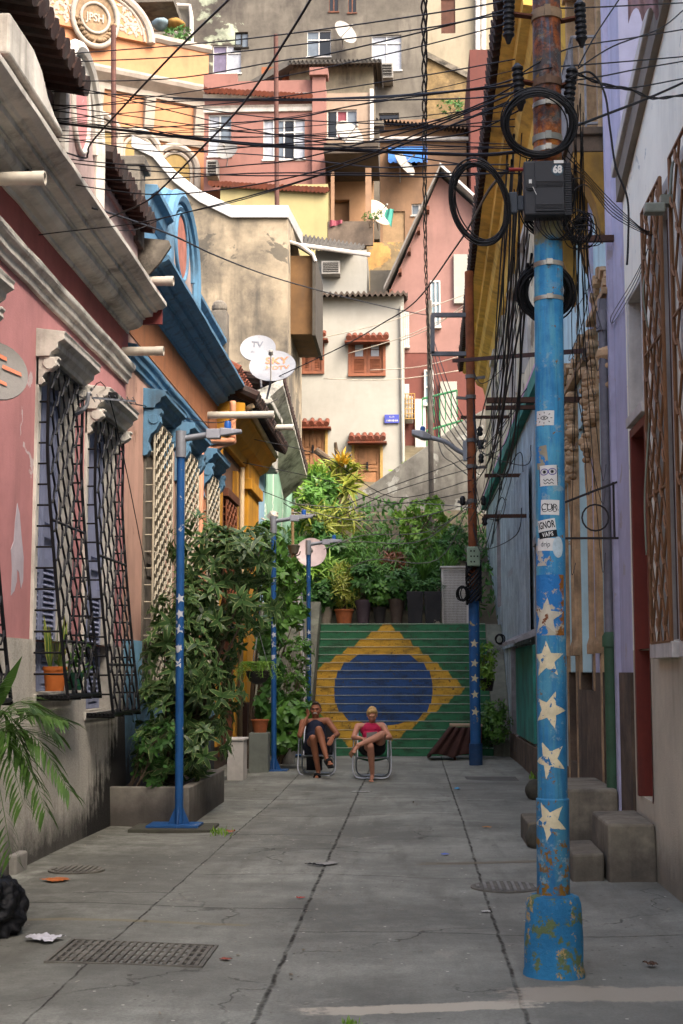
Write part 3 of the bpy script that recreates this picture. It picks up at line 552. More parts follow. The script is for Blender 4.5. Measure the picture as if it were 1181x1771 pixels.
b = MB(); b.ext([(XR - .1, 13.17, 6.36), (XR + .3, 13.17, 6.36), (XR + .3, 13.17, 6.48), (XR - .1, 13.17, 6.48)], [(XR - .1, 2, 9.28), (XR + .3, 2, 9.28), (XR + .3, 2, 9.42), (XR - .1, 2, 9.42)]); b.build('coping', MWP, mt, bevel=.01)
b = MB(); b.ext([(XR - .06, 13.16, 6.12), (XR, 13.16, 6.12), (XR, 13.16, 6.35), (XR - .06, 13.16, 6.35)], [(XR - .06, 2, 9.02), (XR, 2, 9.02), (XR, 2, 9.26), (XR - .06, 2, 9.26)]); b.build('rake_board', M('taupe_paint', '#7d7468', .85, .15, 2, streak=.3), mt)
b = MB(); b.box(3.31, 2, -.1, 12, 13.1, 13.5); b.build('shading_wing', MPM, mt)  # unseen wing added behind, its height set to keep sun off the left row
for i, (a, c, d, e) in enumerate(WR):
    b = MB(); b.fbox(fR, a - .1, a, d - .02, e + .1, -.03, .18); b.fbox(fR, c, c + .1, d - .02, e + .1, -.03, .18); b.fbox(fR, a, c, e, e + .1, -.03, .18); b.fbox(fR, a - .1, c + .1, d - .14, d - .02, -.1, .18)
    wn_ = b.build('window', MWP, mt, bevel=.006); shutter(fR, a + .01, c - .01, d, e, .12, wn_, MBS, 2, (.04, .5))
    grille(fR, a - .04, c + .04, d - .02, e + .08, lambda t: .09, wn_, MGB, 7, .5, .075, .011, False, False, (0, .33, .66, 1))
b = MB(); b.fbox(fR, 12.0, 12.08, .62, 3.88, -.03, .18); b.fbox(fR, 12.8, 12.88, .62, 3.88, -.03, .18); b.fbox(fR, 12.08, 12.8, 3.8, 3.88, -.03, .18); d_ = b.build('door', MRD2, mt, bevel=.006); shutter(fR, 12.08, 12.8, .63, 3.8, .12, d_, MRD2, 1, None, 'door_leaf', ((.03, .3), (.34, .62), (.66, .97)))
b = MB(); b.fbox(fR, 12.0, 12.08, 3.95, 5.1, -.03, .18); b.fbox(fR, 12.8, 12.88, 3.95, 5.1, -.03, .18); b.fbox(fR, 12.08, 12.8, 5.05, 5.1, -.03, .18); b.fbox(fR, 12.0, 12.88, 3.9, 3.99, -.06, .18); wn_ = b.build('window', MWP, mt, bevel=.006); shutter(fR, 12.08, 12.8, 4.0, 5.05, .12, wn_, MBS, 2, None)
MST3 = M('stoop_concrete', '#857d6c', .95, .35, 2, streak=.5, grime=.6, bs=30, base=(.4, .5))
s1 = thing('stoop', 'worn concrete doorstep block below the oxblood door', 'doorstep', (1.75, 12.2, 0))
b = MB(); b.box(1.57, 11.92, -.05, 1.966, 13.0, .47); b.rough(.018); b.build('upper_step', MST3, s1, bevel=.025); b = MB(); b.box(1.3, 12.0, -.05, 1.56, 12.95, .22); b.rough(.018); b.build('lower_step', MST3, s1, bevel=.025)
s2 = thing('stoop', 'taller worn concrete step block against the lilac house, behind the doorstep', 'doorstep', (1.6, 14.5, 0))
b = MB(); b.box(1.3, 13.9, -.05, 1.95, 15.4, .58); b.rough(.02); b.build('upper_step', MST3, s2, bevel=.03); b = MB(); b.box(1.1, 14.2, -.05, 1.298, 15.1, .25); b.build('lower_step', MST3, s2, bevel=.02)
# unseen house added on the right, its height set to shade the left row
tb = thing('shading_house', 'tall plastered house added out of view on the right to shade the street', 'house', (2, -10, 0))
WT = [(-18 + 4 * i, -16.4 + 4 * i, z, z + 2.3) for i in range(5) for z in (1.4, 5.4, 9.4)]
b = MB(); b.wall(fR, -20, 1.99, -.1, 13.5, WT, .25, 10); b.build('wall', MBG, tb)
for (a, c, d, e) in WT: b = MB(); b.fbox(fR, a, c, d, e, .1, .16); b.build('shutter', MBS, tb)
# ------------------------------------------------------------------ lilac house
MLI = M('lilac_stucco', '#b3b0c6', .88, .13, 1.2, streak=.3, peel='#a9a2a8', pa=.7)
MSKY = M('pale_aqua_stucco', '#c0dde0', .88, .15, 1.2, streak=.35, peel='#8d8272', pa=.68, ps=2)
MSTN = M('carved_brown_stone', '#b39470', .92, .3, 5, streak=.4, grime=.4, gs=3, bs=25, bump=.6)
MRUB = M('bare_brown_masonry', '#665647', .95, .35, 3, streak=.5, grime=.4, bs=20, bump=.7)
MTB = M('rust_brown_timber', '#7d4d30', .7, .3, 4, streak=.5)
MGT = M('weathered_grey_timber', '#8d8b8c', .9, .3, 4, streak=.4)
MTAN = M('tan_plaster', '#a38a66', .9, .25, 1.5, streak=.6, grime=.3)
MOCS = M('dirty_ochre_plaster', '#9a7433', .88, .3, 1.5, streak=.6, grime=.4)
lh = thing('lilac_house', 'tall old lilac and pale blue house with carved brown stone surrounds', 'house', (XR, 15.8, 0))
WLH = [(14.25, 15.05, .6, 4.9), (15.85, 17.0, 1.5, 4.6), (17.55, 18.3, .6, 4.6), (14.4, 15.2, 7.3, 10.0), (15.9, 17.0, 7.3, 10.0)]
b = MB(); b.wall(fR, 13.17, 14.02, 1.7, 10.6, [], .2, .3); b.build('lilac_wall', MLI, lh)
b = MB(); b.wall(fR, 14.02, 18.5, 1.7, 10.6, [(a, c, max(d, 1.7), e) for a, c, d, e in WLH], .22, .3); b.build('wall', MSKY, lh)
b = MB(); b.wall(lambda u, v, d: (XR - .025 + d, u, v), 13.17, 18.5, -.1, 1.7, [(a, c, d, 1.7) for a, c, d, e in WLH if d < 1.7], .22, .35); b.build('plinth', MRUB, lh)
b = MB(); b.box(2.31, 13.16, -.1, 11, 18.5, 10.6); b.build('side_wall', MTAN, lh)
b = MB(); b.fbox(fR, 13.9, 14.02, .1, 10.6, -.05, 0); b.fbox(fR, 15.35, 15.6, 1.7, 6.9, -.03, 0); b.build('pilaster', MLI, lh)
for i, (a, c, d, e) in enumerate(WLH):
    b = MB()
    if i < 3:
        for u in (a - .22, c):                                   # jambs with bulging carved blocks towards the top
            b.fbox(fR, u + .05, u + .17, d if d > 1 else .1, e + .5, -.035, .2)
            for k in range(16):
                zk = e - .55 + .065 * k; rr = rnd.uniform(.045, .085) * (1.25 if k in (3, 8, 12) else 1); b.ball(fR(u + .11 + rnd.uniform(-.05, .05), zk, -.04 - .3 * rr), rr, rr * 1.1, rr * rnd.uniform(.6, 1.0), 9)
            b.lathe(fR(u + .11, 1.9, -.035), [(.07, 0), (.07, .1), (.045, .18), (.04, e - 2.9), (.055, e - 2.75), (.06, e - 2.5)], 10)
        m = (a + c) / 2; w_ = (c - a) / 2 + .22
        for k in range(12): t0 = math.pi * k / 12; t1 = math.pi * (k + .8) / 12; b.ext([fR(m - math.cos(q) * w_ * s, e + .55 + math.sin(q) * .45 * s, -.05 - .03 * (k % 2)) for q, s in ((t0, 1), (t1, 1), (t1, .75), (t0, .75))], [fR(m - math.cos(q) * w_ * s, e + .55 + math.sin(q) * .45 * s, .02) for q, s in ((t0, 1), (t1, 1), (t1, .75), (t0, .75))])
        b.fbox(fR, a - .3, c + .3, e + .55, e + .62, -.1, 0)
    else:
        b.fbox(fR, a - .12, a, d, e, -.06, .2); b.fbox(fR, c, c + .12, d, e, -.06, .2); b.fbox(fR, a - .12, c + .12, e, e + .14, -.1, .2)
    o = b.build('window' if i else 'door', MSTN, lh, bevel=.008)
    shutter(fR, a, c, d, e, .12, o, (MTB, MGT, MTB, MGT, MGT)[i], 2, None, 'shutter' if i else 'door_leaf', ((.04, .33), (.38, .63), (.68, .96)))
bl = MB(); bl.fbox(fR, 14.3, 17.6, 7.05, 7.22, -.33, 0); bl.fbox(fR, 14.25, 17.65, 7.22, 7.3, -.37, 0)
lb = bl.build('balcony', MRUB, lh, bevel=.01)
bl = MB()
for u in (14.3, 15.5, 16.9): bl.mould(fR, u, u + .3, [(0, 6.15), (-.05, 6.2), (-.1, 6.5), (-.2, 6.75), (-.32, 6.95), (-.32, 7.045), (0, 7.045)])
bl.build('corbel', MOCS, lb, bevel=.01)
bl = MB()
for k in range(26): u = 14.32 + k * 3.26 / 25; bl.tube([fR(u, 7.3, -.31), fR(u, 8.3, -.31)], .012, 5)
for k in range(3): bl.tube([fR(14.32, 7.3, -.31 + .13 * k), fR(14.32, 8.3, -.31 + .13 * k)], .012, 5)
for z in (7.36, 8.3): bl.tube([fR(14.32, z, 0), fR(14.32, z, -.31), fR(17.58, z, -.31)], .018, 5)
bl.build('railing', MGT, lb)
b = MB(); b.lathe((1.92, 14.08, 2.0), [(.05, 0), (.05, 3.1), (.07, 3.1), (.07, 3.3), (.05, 3.3)], 12); b.box(1.87, 14.02, 5.1, 1.97, 14.14, 5.42); b.build('downpipe', M('grey_metal_pipe', '#6d6c72', .6, .25, 4, streak=.3, metal=.2), lh, smooth='auto')
b = MB(); b.lathe((1.92, 14.08, .45), [(.06, 0), (.06, 1.5), (.075, 1.5), (.075, 1.6), (.04, 1.66)], 12); b.build('downpipe', M('green_pipe', '#37543d', .6, .2, 4), lh, smooth='auto')
b = MB()
for (z, Y, l) in ((5.93, 13.75, .42), (4.75, 16.0, 1.15)): b.box(2 - l, Y, z, 2.0, Y + .06, z + .06)
b.build('bracket_arm', M('rusty_iron', '#3f2a20', .8, .3, 6), lh)
b = MB(); Y = 13.6
pts = [fR(Y, 3.45, 0), fR(Y, 3.45, -.62), fR(Y, 3.3, -.62)]
b.tube([(2, 13.9, 3.55), (1.35, 13.9, 3.3)], .012, 5); b.tube([(2, 13.9, 3.0), (1.35, 13.9, 3.0)], .012, 5); b.tube([(1.96, 13.9, 3.55), (1.96, 13.9, 3.0)], .012, 5); b.tube([(1.78 + .13 * math.cos(a / 16 * 6.283), 13.9, 3.2 + .13 * math.sin(a / 16 * 6.283)) for a in range(16)], .009, 5, True); b.build('iron_bracket', M('dark_iron', '#2b2725', .7, .2, 6), lh)
# ------------------------------------------------------------------ long house with the deep ochre eave
MCR = M('cream_plaster', '#d3c6a8', .88, .2, 1.2, streak=.55, grime=.3, peel='#8b7a63', pa=.64, ps=1.3)
MGBL = M('grey_blue_boards', '#a8b8bd', .9, .25, 1.5, streak=.55, grime=.35, peel='#9aa09c', pa=.62, ps=2.5)
MTL = M('teal_paint', '#368577', .8, .25, 2, streak=.5, grime=.35)
MEO = M('ochre_eave_paint', '#dcb055', .8, .2, 1.2, streak=.55, grime=.3)
oh = thing('eaved_house', 'long two-storey house with deep ochre eave, cream upper wall and grey-blue street front', 'house', (XR, 28, 0))
WO = [(20.5 + 3.2 * i, 21.8 + 3.2 * i, 7.0, 9.2) for i in range(5)]; WG = [(19.3, 20.4, .2, 3.6), (21.6, 22.8, .9, 3.7), (27.6, 28.7, .2, 3.6), (32, 33, 3.2, 5.2)]
b = MB(); b.wall(fR, 18.502, 38.5, 6.2, 10.1, WO, .2, 4); b.build('upper_wall', MCR, oh)
b = MB(); b.wall(lambda u, v, d: (XR - .01 + d, u, v), 18.502, 38.5, -.1, 6.2, WG, .2, 4); b.build('lower_wall', MGBL, oh)
b = MB(); b.fbox(fR, 18.52, 38.4, 6.06, 6.3, -.14, 0); b.build('band', MTL, oh); b = MB(); b.fbox(fR, 18.52, 38.4, 6.302, 6.48, -.09, 0); b.build('band', M('pink_paint', '#c79ab4', .8), oh)
PA = [(1.24, 10.28), (1.24, 10.42), (2.3, 10.75), (2.3, 9.45), (1.98, 9.45), (1.9, 9.62), (1.84, 9.64), (1.78, 9.86), (1.62, 9.95), (1.56, 10.1), (1.44, 10.12), (1.42, 10.24)]
b = MB(); b.ext([(x, 17.3, z) for x, z in PA], [(x + .16, 38.6, z - .4) for x, z in PA]); b.build('eave', MEO, oh)
b = MB(); tiles(b, (1.12, 17.3, 10.42), (1.28, 38.6, 10.02), (1, 0, .3), 95, .11, .9); roofsheet(b, lambda u, t: (1.5 + 4.5 * t, 17.3 + 21.3 * u, 10.62 + 1.7 * t - .4 * u), 84, 4, .05); b.build('roof', MTI, oh)
b = MB(); n = 150; b.grid(lambda u, v: (XR - .07 - .018 * math.sin(u * 2 * math.pi * 34), 23.6 + 7.6 * u, v), [i / n / 1.0 for i in range(n + 1)], [2.2, 3.4, 5.2]); b.build('corrugated_sheet', M('pale_corrugated_sheet', '#a3b3bb', .7, .25, 1.2, streak=.6, grime=.3, metal=.1), oh, smooth=True)
b = MB(); b.fbox(fR, 23.4, 27.3, .55, 2.15, -.06, 0); b.build('teal_panel', MTL, oh); b = MB(); b.fbox(fR, 18.55, 38, -.1, .5, -.05, 0); b.build('plinth', MRUB, oh, bevel=.02)
b = MB(); b.mould(fR, 23.4, 27.4, [(0, 2.3), (-.35, 2.18), (-.35, 2.24), (0, 2.42)]); b.build('awning', MGT, oh)
for i, (a, c, d, e) in enumerate(WO + WG):
    b = MB(); b.fbox(fR, a - .1, a, d, e, -.05, .18); b.fbox(fR, c, c + .1, d, e, -.05, .18); b.fbox(fR, a - .1, c + .1, e, e + .12, -.08, .18); o = b.build('window' if i not in (5, 7) else 'door', (MWP if i < 5 else MGT), oh)
    shutter(fR, a, c, d, e, .1, o, (MTB, MGT)[i % 2], 2, None, panels=((.05, .45), (.5, .95)))
b = MB()
for Y, z, l in ((21, 5.6, .9), (24, 4.3, .8), (25.5, 5.2, .7), (29, 6.9, 1.0)): b.box(2 - l, Y, z, 2.0, Y + .07, z + .06)
b.build('bracket_arm', M('rusty_iron', '#3f2a20'), oh)
# ================================================================== HILLSIDE
def fY(Y): return lambda u, v, d: (u, Y + d, v)
def rc(x0, y0, x1, y1, Y):
    a = P(x0, y1, Y); c = P(x1, y0, Y); m = P((x0 + x1) / 2, (y0 + y1) / 2, Y); return (a.x, c.x, a.z, c.z)
MAL = M('white_window_frame', '#c9c8c4', .5, .08, 6, grime=.15, bump=0)
def glass(name, h, rough=.12): return M(name, h, rough, .15, 3, bump=0)
MGD = glass('dark_glass', '#12161a'); MGC = M('curtained_glass', '#8f949c', .3, .2, 6, streak=.25, bump=0); MGV = M('violet_curtain', '#5d566c', .5, .2, 5, streak=.3, bump=0); MGR2 = M('red_curtain', '#75303c', .5, .2, 5, streak=.3, bump=0); MGG = M('grey_glass', '#5d6770', .2, .2, 4, bump=0)
def win(par, f, r, cols, tr, frame, panes, d=.12, w=.055, sill=True):
    """a casement: frame with mullions and transom; each light is a pane of its own"""
    u0, u1, v0, v1 = r; b = MB(); cw = (u1 - u0) / cols
    for i in range(cols + 1): u = u0 + cw * i; b.fbox(f, max(u0, u - w / 2) - (w / 2 if i == 0 else 0) + .0, min(u1, u + w / 2) + (w / 2 if i == cols else 0), v0, v1, d - .05, d + .03)
    b.fbox(f, u0, u1, v0 - .0, v0 + w, d - .048, d + .028); b.fbox(f, u0, u1, v1 - w, v1, d - .048, d + .028)
    vt = None
    if tr: vt = v0 + (v1 - v0) * tr; b.fbox(f, u0, u1, vt - w / 2, vt + w / 2, d - .048, d + .028)
    if sill: b.fbox(f, u0 - .05, u1 + .05, v0 - .07, v0 - .001, d - .17, d + .03)
    o = b.build('window', frame, par)
    for i in range(cols):
        b = MB(); b.fbox(f, u0 + cw * i + w / 2, u0 + cw * (i + 1) - w / 2, v0 + w, v1 - w, d, d + .02); b.build('pane', panes[i % len(panes)], o)
    return o
def block(name, label, cat, Y, px, mat, wins=(), deep=6, group=None, bottom=None):
    r = rc(*px, Y); z0 = bottom if bottom is not None else r[2]
    t = thing(name, label, cat, ((r[0] + r[1]) / 2, Y, z0), group); f = fY(Y); H = []
    for wv in wins: H.append(rc(*wv, Y))
    b = MB(); b.wall(f, r[0], r[1], z0, r[3], H, .16, deep); b.build('wall', mat, t); return t, f, H, r
def tilehood(par, f, px, Y, mat, out=.45, drop=.22):
    x0, x1, z0, z1 = rc(*px, Y); b = MB(); n = max(4, int((x1 - x0) / .2)); tiles(b, (x0, Y - out, z1 - drop), (x1, Y - out, z1 - drop), (0, 1, .45), n, .085, out); b.fbox(f, x0 - .02, x1 + .02, z1 - drop - .14, z1 - drop - .09, -out, 0); return b.build('tile_hood', mat, par)
# ------------------------------------------------------------------ white house
MWH = M('whitewash', '#bdbbb0', .88, .06, .7, streak=.12, grime=.1, bs=40, bump=.15)
MWB = M('warm_brown_timber', '#7b4a33', .7, .2, 4, streak=.3)
wh, f, H, r = block('white_house', 'tall narrow whitewashed house with brown shutters at the top of the stairs', 'house', 45, (514, 512, 698, 900), MWH, [(522, 583, 556, 642), (607, 590, 662, 646), (520, 738, 562, 818), (613, 765, 657, 850)], 7, None, 6.5)
for i, h in enumerate(H):
    b = MB(); t_ = .09
    b.fbox(f, h[0] - t_, h[0], h[2], h[3], -.03, .1); b.fbox(f, h[1], h[1] + t_, h[2], h[3], -.03, .1); b.fbox(f, h[0] - t_, h[1] + t_, h[3], h[3] + t_, -.04, .1)
    if i < 2: b.fbox(f, h[0] - t_, h[1] + t_, h[2] - .1, h[2], -.08, .1)
    o = b.build('window' if i < 2 else 'door', MWB if i < 2 else M('yellow_door_frame', '#9a7d45', .7), wh)
    if i < 2:
        shutter(f, h[0], h[1], h[2], h[3], .06, o, MWB, 2, (.04, .5), panels=())
        b = MB(); wq = (h[1] - h[0]) / 2
        for k in range(2):
            for z in (.54, .76): zz = h[2] + (h[3] - h[2]) * z; b.fbox(f, h[0] + wq * k + .13, h[0] + wq * (k + 1) - .13, zz, zz + (h[3] - h[2]) * .19, .035, .085)
        b.build('pane', MGC, o)
    else:
        shutter(f, h[0], h[1], h[2], h[3], .06, o, M('tan_door', '#8f6644', .7, .2, 4, streak=.3), 2 if i == 2 else 1, None, 'door_leaf', ((.05, .45), (.5, .95)))
        b = MB(); x = (h[0] + h[1]) / 2; z = (h[2] + h[3]) / 2; b.fbox(f, x - .03, x + .03, z - .1, z + .15, -.03, .05); b.build('handle', MBK, o)
for px in ((516, 574, 567, 584), (598, 577, 673, 589), (508, 725, 572, 737), (603, 750, 668, 763)): tilehood(wh, f, px, 45, MTR)
b = MB(); x0, x1, z0, z1 = rc(512, 505, 705, 518, 45); roofsheet(b, lambda u, t: (x0 + (x1 - x0) * u, 44.6 + 4 * t, z1 - .12 + .8 * t), 20, 3, .06); roofsheet(b, lambda u, t: (x0 + (x1 - x0) * u, 44.6 + .001 * t, z1 - .2 + .1 * t), 20, 1, .05); b.build('roof', M('sooty_tile', '#4a4038', .9, .4, 4, grime=.5), wh)
b = MB(); q = P(693, 530, 44.93); q2 = P(697, 800, 44.93); b.tube([q, q2], .05, 8); b.build('downpipe', MWH, wh)
b = MB(); x0, x1, z0, z1 = rc(504, 545, 516, 690, 43.5); b.box(x0, 43.5, z0 + .35, x1, 43.6, z1); b.box(x0 + .07, 43.47, z0 + .5, x1 - .05, 43.5, z1 - .15); b.build('open_shutter', MAL, wh, bevel=.02)
sg = MB(); x0, x1, z0, z1 = rc(665, 717, 690, 732, 44.95); sg.box(x0, 44.93, z0, x1, 44.97, z1)
sgn = tag(sg.build('street_sign', M('enamel_blue', '#3d4694', .4, .1, 5, bump=0), bevel=.004), 'small blue street name plate on the white house', 'sign')
def on_sign(u, v): return ((x0 + x1) / 2 + u, 44.925, (z0 + z1) / 2 + v)
lettering('lettering', 'RUA', .085, MAL, sgn, lambda u, v: on_sign(u, v + .06))
b = MB()
for k in range(9): u = -.17 + k * .04; b.box((x0 + x1) / 2 + u, 44.922, (z0 + z1) / 2 - .085, (x0 + x1) / 2 + u + .014 + .012 * (k % 3), 44.929, (z0 + z1) / 2 - .03)
b.build('worn_lettering', MAL, sgn)
# ------------------------------------------------------------------ stained party wall building on the left
MSW = M('stained_tan_render', '#b5a68c', .92, .3, .5, streak=.9, grime=.95, gs=.32, bs=25, peel='#5f594d', pa=.56, ps=.5, dark=(.045, .042, .037))
bt = thing('stained_house', 'tall building with a stained tan blind gable and white metal capping', 'house', (-5.5, 38, 2)); f = fY(38)
pts = [P(x, y, 38) for x, y in ((232, 800), (232, 240), (265, 258), (300, 300), (345, 335), (400, 362), (497, 362), (497, 800))]
b = MB(); b.slab(f, [(p.x, p.z) for p in pts], 0, 5); b.build('wall', MSW, bt)
MCAP = M('white_sheet_metal', '#c9c9c6', .45, .1, 1.5, grime=.2, metal=.1)
cp = [P(x, y, 38) for x, y in ((228, 238), (265, 256), (300, 298), (345, 333), (400, 360), (499, 360))]
b = MB()
for i in range(len(cp) - 1):
    a, c = cp[i], cp[i + 1]; h = .32 if i == len(cp) - 2 else .42
    b.ext([(a.x, 37.9, a.z - .3), (a.x, 37.92, a.z + .06), (a.x, 43.1, a.z + .9), (a.x, 43.1, a.z + .5)], [(c.x, 37.9, c.z - .3), (c.x, 37.92, c.z + .06), (c.x, 43.1, c.z + .9), (c.x, 43.1, c.z + .5)])
b.build('capping', MCAP, bt, bevel=.02)
b = MB(); x0, x1, z0, z1 = rc(500, 442, 541, 578, 39); b.box(x0, 39, z0, x1, 42, z1); b.build('side_wing', M('brown_soffit_board', '#5d4428', .85, .25, 1, streak=.4), bt)
b = MB(); roofsheet(b, lambda u, t: tuple(P(500 + 45 * t, 417 + 28 * t, 38.9) .lerp(P(500 + 45 * t, 417 + 28 * t, 42), u)), 14, 2, .05); e = rc(540, 440, 546, 580, 38.8); b.box(e[0], 38.8, e[2], e[1], 42, e[3]); b.build('roof', M('charcoal_sheet', '#3a362f', .85, .3, 3), bt)
b = MB(); b.tube([P(499, 418, 38.8), P(520, 424, 38.8), P(541, 440, 38.8), P(546, 452, 38.8)], .05, 6); b.build('gutter', MWP, bt)
# ------------------------------------------------------------------ hill houses
MPI = M('hill_pink', '#b88478', .88, .1, .8, streak=.25, grime=.1, bs=25); MYE = M('pale_yellow', '#cdbf88', .88, .07, .8, streak=.15, bs=25)
MGC2 = M('stained_concrete', '#8a8478', .93, .3, .35, streak=.8, grime=.95, gs=.22, bs=18, peel='#a9b39b', pa=.66, ps=.22)
MCC = M('cream_render', '#c4b99f', .9, .12, .5, streak=.4, grime=.25, gs=.5); MPO = M('peach_render', '#bd9777', .9, .14, .6, streak=.4, grime=.25)
MBE = M('beige_render', '#bfa993', .9, .12, .6, streak=.3, grime=.2); MCD = M('corrugated_dark', '#4a4844', .85, .3, 2, grime=.4); MAC = M('ac_housing', '#a8a59d', .6, .12, 4, streak=.4, grime=.2)
MRP = M('brown_iron_pole', '#4e2f26', .7, .3, 4, streak=.4)
def aircon(px, Y, label, par=None, out=.45):
    x0, x1, z0, z1 = rc(*px, Y); t = thing('air_conditioner', label, 'air conditioner', ((x0 + x1) / 2, Y - out / 2, z0), 'window air conditioners on the hill houses')
    b = MB(); b.box(x0, Y - out, z0, x1, Y + .1, z1); b.build('casing', MAC, t, bevel=.02)
    b = MB(); b.box(x0 + .06, Y - out - .012, z0 + .07, x1 - .06, Y - out + .001, z1 - .06); b.build('vent', MDK, t)
    b = MB()
    for k in range(5): z = z0 + .1 + (z1 - z0 - .2) * k / 4; b.box(x0 + .06, Y - out - .025, z, x1 - .06, Y - out - .013, z + .015)
    b.build('slat', MAC, t); return t
def dish(c, r, aim, label, mat, mast=None, group='satellite dishes', stretch=1.0, arm=True):
    """an offset satellite dish: shallow bowl, feed arm with head, bracket"""
    c = Vector(c); aim = Vector(aim).normalized(); t = thing('satellite_dish', label, 'satellite dish', c, group)
    b = MB(); q = Vector((0, 0, 1)).rotation_difference(aim); n = 28; vs = []
    R_ = [0, .35, .7, .93, 1.0, 1.02]
    for side in (0, 1):
        for k, rr in enumerate(R_[1:]):
            for i in range(n):
                a = 2 * math.pi * i / n; z = .16 * r * rr * rr - .17 * r - side * .02; p = Vector((r * rr * math.cos(a), r * rr * math.sin(a) * stretch, z)); p.rotate(q); vs.append(c + p)
    m = 5 * n; fs = [(k * n + i, k * n + (i + 1) % n, (k + 1) * n + (i + 1) % n, (k + 1) * n + i) for k in range(4) for i in range(n)]
    fs += [(m + k * n + i, m + (k + 1) * n + i, m + (k + 1) * n + (i + 1) % n, m + k * n + (i + 1) % n) for k in range(4) for i in range(n)]
    fs += [tuple(range(n - 1, -1, -1)), tuple(m + i for i in range(n))] + [(4 * n + i, 4 * n + (i + 1) % n, m + 4 * n + (i + 1) % n, m + 4 * n + i) for i in range(n)]
    b.add(vs, fs); b.build('bowl', mat, t, smooth='auto')
    if arm:
        dn = Vector((0, -1, 0)); dn.rotate(q); e = c + aim * r * .95 + dn * r * .25
        b = MB(); b.tube([c + dn * r * 1.0 * stretch, e], .014 * max(1, r / .4), 6); b.build('feed_arm', MAC, t); b = MB(); b.lathe(e, [(.02, -.07), (.045, -.05), (.05, .05), (.03, .07)], 10, -aim); b.build('feed_head', MAC, t, smooth='auto')
    b = MB(); base = Vector(mast) if mast else c - aim * r * .5 - Vector((0, 0, r * 1.1)); b.tube([c - aim * r * .2, c - aim * r * .45, base], .022 * max(1, r / .45), 7); b.build('mast', MGT, t)
    return t, q
# pink house over a yellow wall
pk, f, H, r = block('pink_hill_house', 'pink hillside house with two white casements over a pale yellow wall', 'house', 54, (352, 140, 562, 330), MPI, [(360, 197, 400, 270), (455, 205, 527, 276)], 7)
win(pk, f, H[0], 2, .68, MAL, [MGC, MGG]); win(pk, f, H[1], 4, .68, MAL, [MGC, MGG, MGD, MGC])
b = MB(); x0, x1, z0, z1 = rc(540, 134, 563, 330, 53.9); b.box(x0, 53.75, z0, x1, 54, z1); z1 += .0; b.box(x0 - .1, 53.6, z1, x1 + .1, 54.3, z1 + .3); b.build('pier', MPI, pk)
b = MB(); x0, x1, z0, z1 = rc(352, 183, 540, 196, 54); b.mould(f, x0, x1, [(0, z0), (-.08, z0), (-.12, z0 + .15), (-.2, z0 + .22), (-.2, z1), (0, z1)]); x0, x1, z0, z1 = rc(352, 163, 540, 172, 54); b.mould(f, x0, x1, [(0, z0), (-.1, z0), (-.2, z1), (0, z1)]); b.build('string_course', MWP, pk)
b = MB(); A = P(352, 155, 53.6); B = P(540, 166, 53.6); tiles(b, A, B, (0, 1, .35), 26, .1, .6); b.build('tile_course', MTR, pk)
b = MB(); x0, x1, z0, z1 = rc(352, 127, 410, 152, 54.05); b.box(x0, 54.05, z0, x1, 54.4, z1); x0, x1, z0, z1 = rc(410, 138, 540, 152, 54.05); b.box(x0, 54.05, z0, x1, 54.4, z1); b.build('parapet', MPI, pk)
b = MB(); x0, x1, z0, z1 = rc(380, 318, 567, 420, 53); b.box(x0, 53, z0 - 3, x1, 53.98, z1); b.build('yellow_wall', MYE, pk)
b = MB(); tiles(b, P(360, 316, 52.8), P(568, 328, 52.8), (0, 1, .3), 30, .1, .6); b.build('tile_course', MTR, pk)
aircon((359, 283, 379, 311), 53.9, 'small grey air conditioner low on the pink hillside house')
dish(P(392, 258, 53.3), .42, (-.2, -1, .25), 'round grey mesh dish in front of the left pink house window', M('mesh_grey', '#8b8a86', .6), P(392, 288, 53.8))
tag(MB().tube([P(479, 360, 50), P(477, 60, 50)], .085, 10).build('rusty_pole', MRP, smooth='auto'), 'thin dark brown pole standing before the pink hillside house', 'pole')
tag(MB().tube([P(197, 330, 44), P(196, 45, 44)], .085, 10).build('rusty_pole', MRP, smooth='auto'), 'thin dark brown pole standing before the ornate orange house', 'pole')
# attic with dark roof behind it
at, f, H, r = block('attic_house', 'low grey attic building with dark corrugated roof behind the pink house', 'house', 58, (500, 108, 645, 185), M('grey_wet_render', '#77705f', .93, .25, .8, streak=.7, grime=.5), [], 4)
b = MB(); x0, x1, z0, z1 = rc(500, 97, 660, 112, 57.4); roofsheet(b, lambda u, t: (x0 + (x1 - x0) * u, 57.2 + 4 * t, z1 - .25 + .5 * t), 22, 3, .07); b.box(x0, 57.25, z0 - .05, x1, 57.35, z0 + .1)
A = P(505, 98, 57.3); B = P(432, 140, 57.3); b.ext([A, A + Vector((0, 0, -.3)), B + Vector((0, 0, -.3)), B], [q + Vector((0, 4, .3)) for q in (A, A + Vector((0, 0, -.3)), B + Vector((0, 0, -.3)), B)]); b.build('roof', MCD, at)
b = MB(); x0, x1, z0, z1 = rc(452, 115, 500, 150, 58.5); b.box(x0, 58.5, z0, x1, 60, z1); x0, x1, z0, z1 = rc(487, 112, 502, 150, 58.3); b.box(x0, 58.3, z0, x1, 58.49, z1); b.build('side_wall', M('raw_brick', '#7a4a30', .9, .3, 3), at)
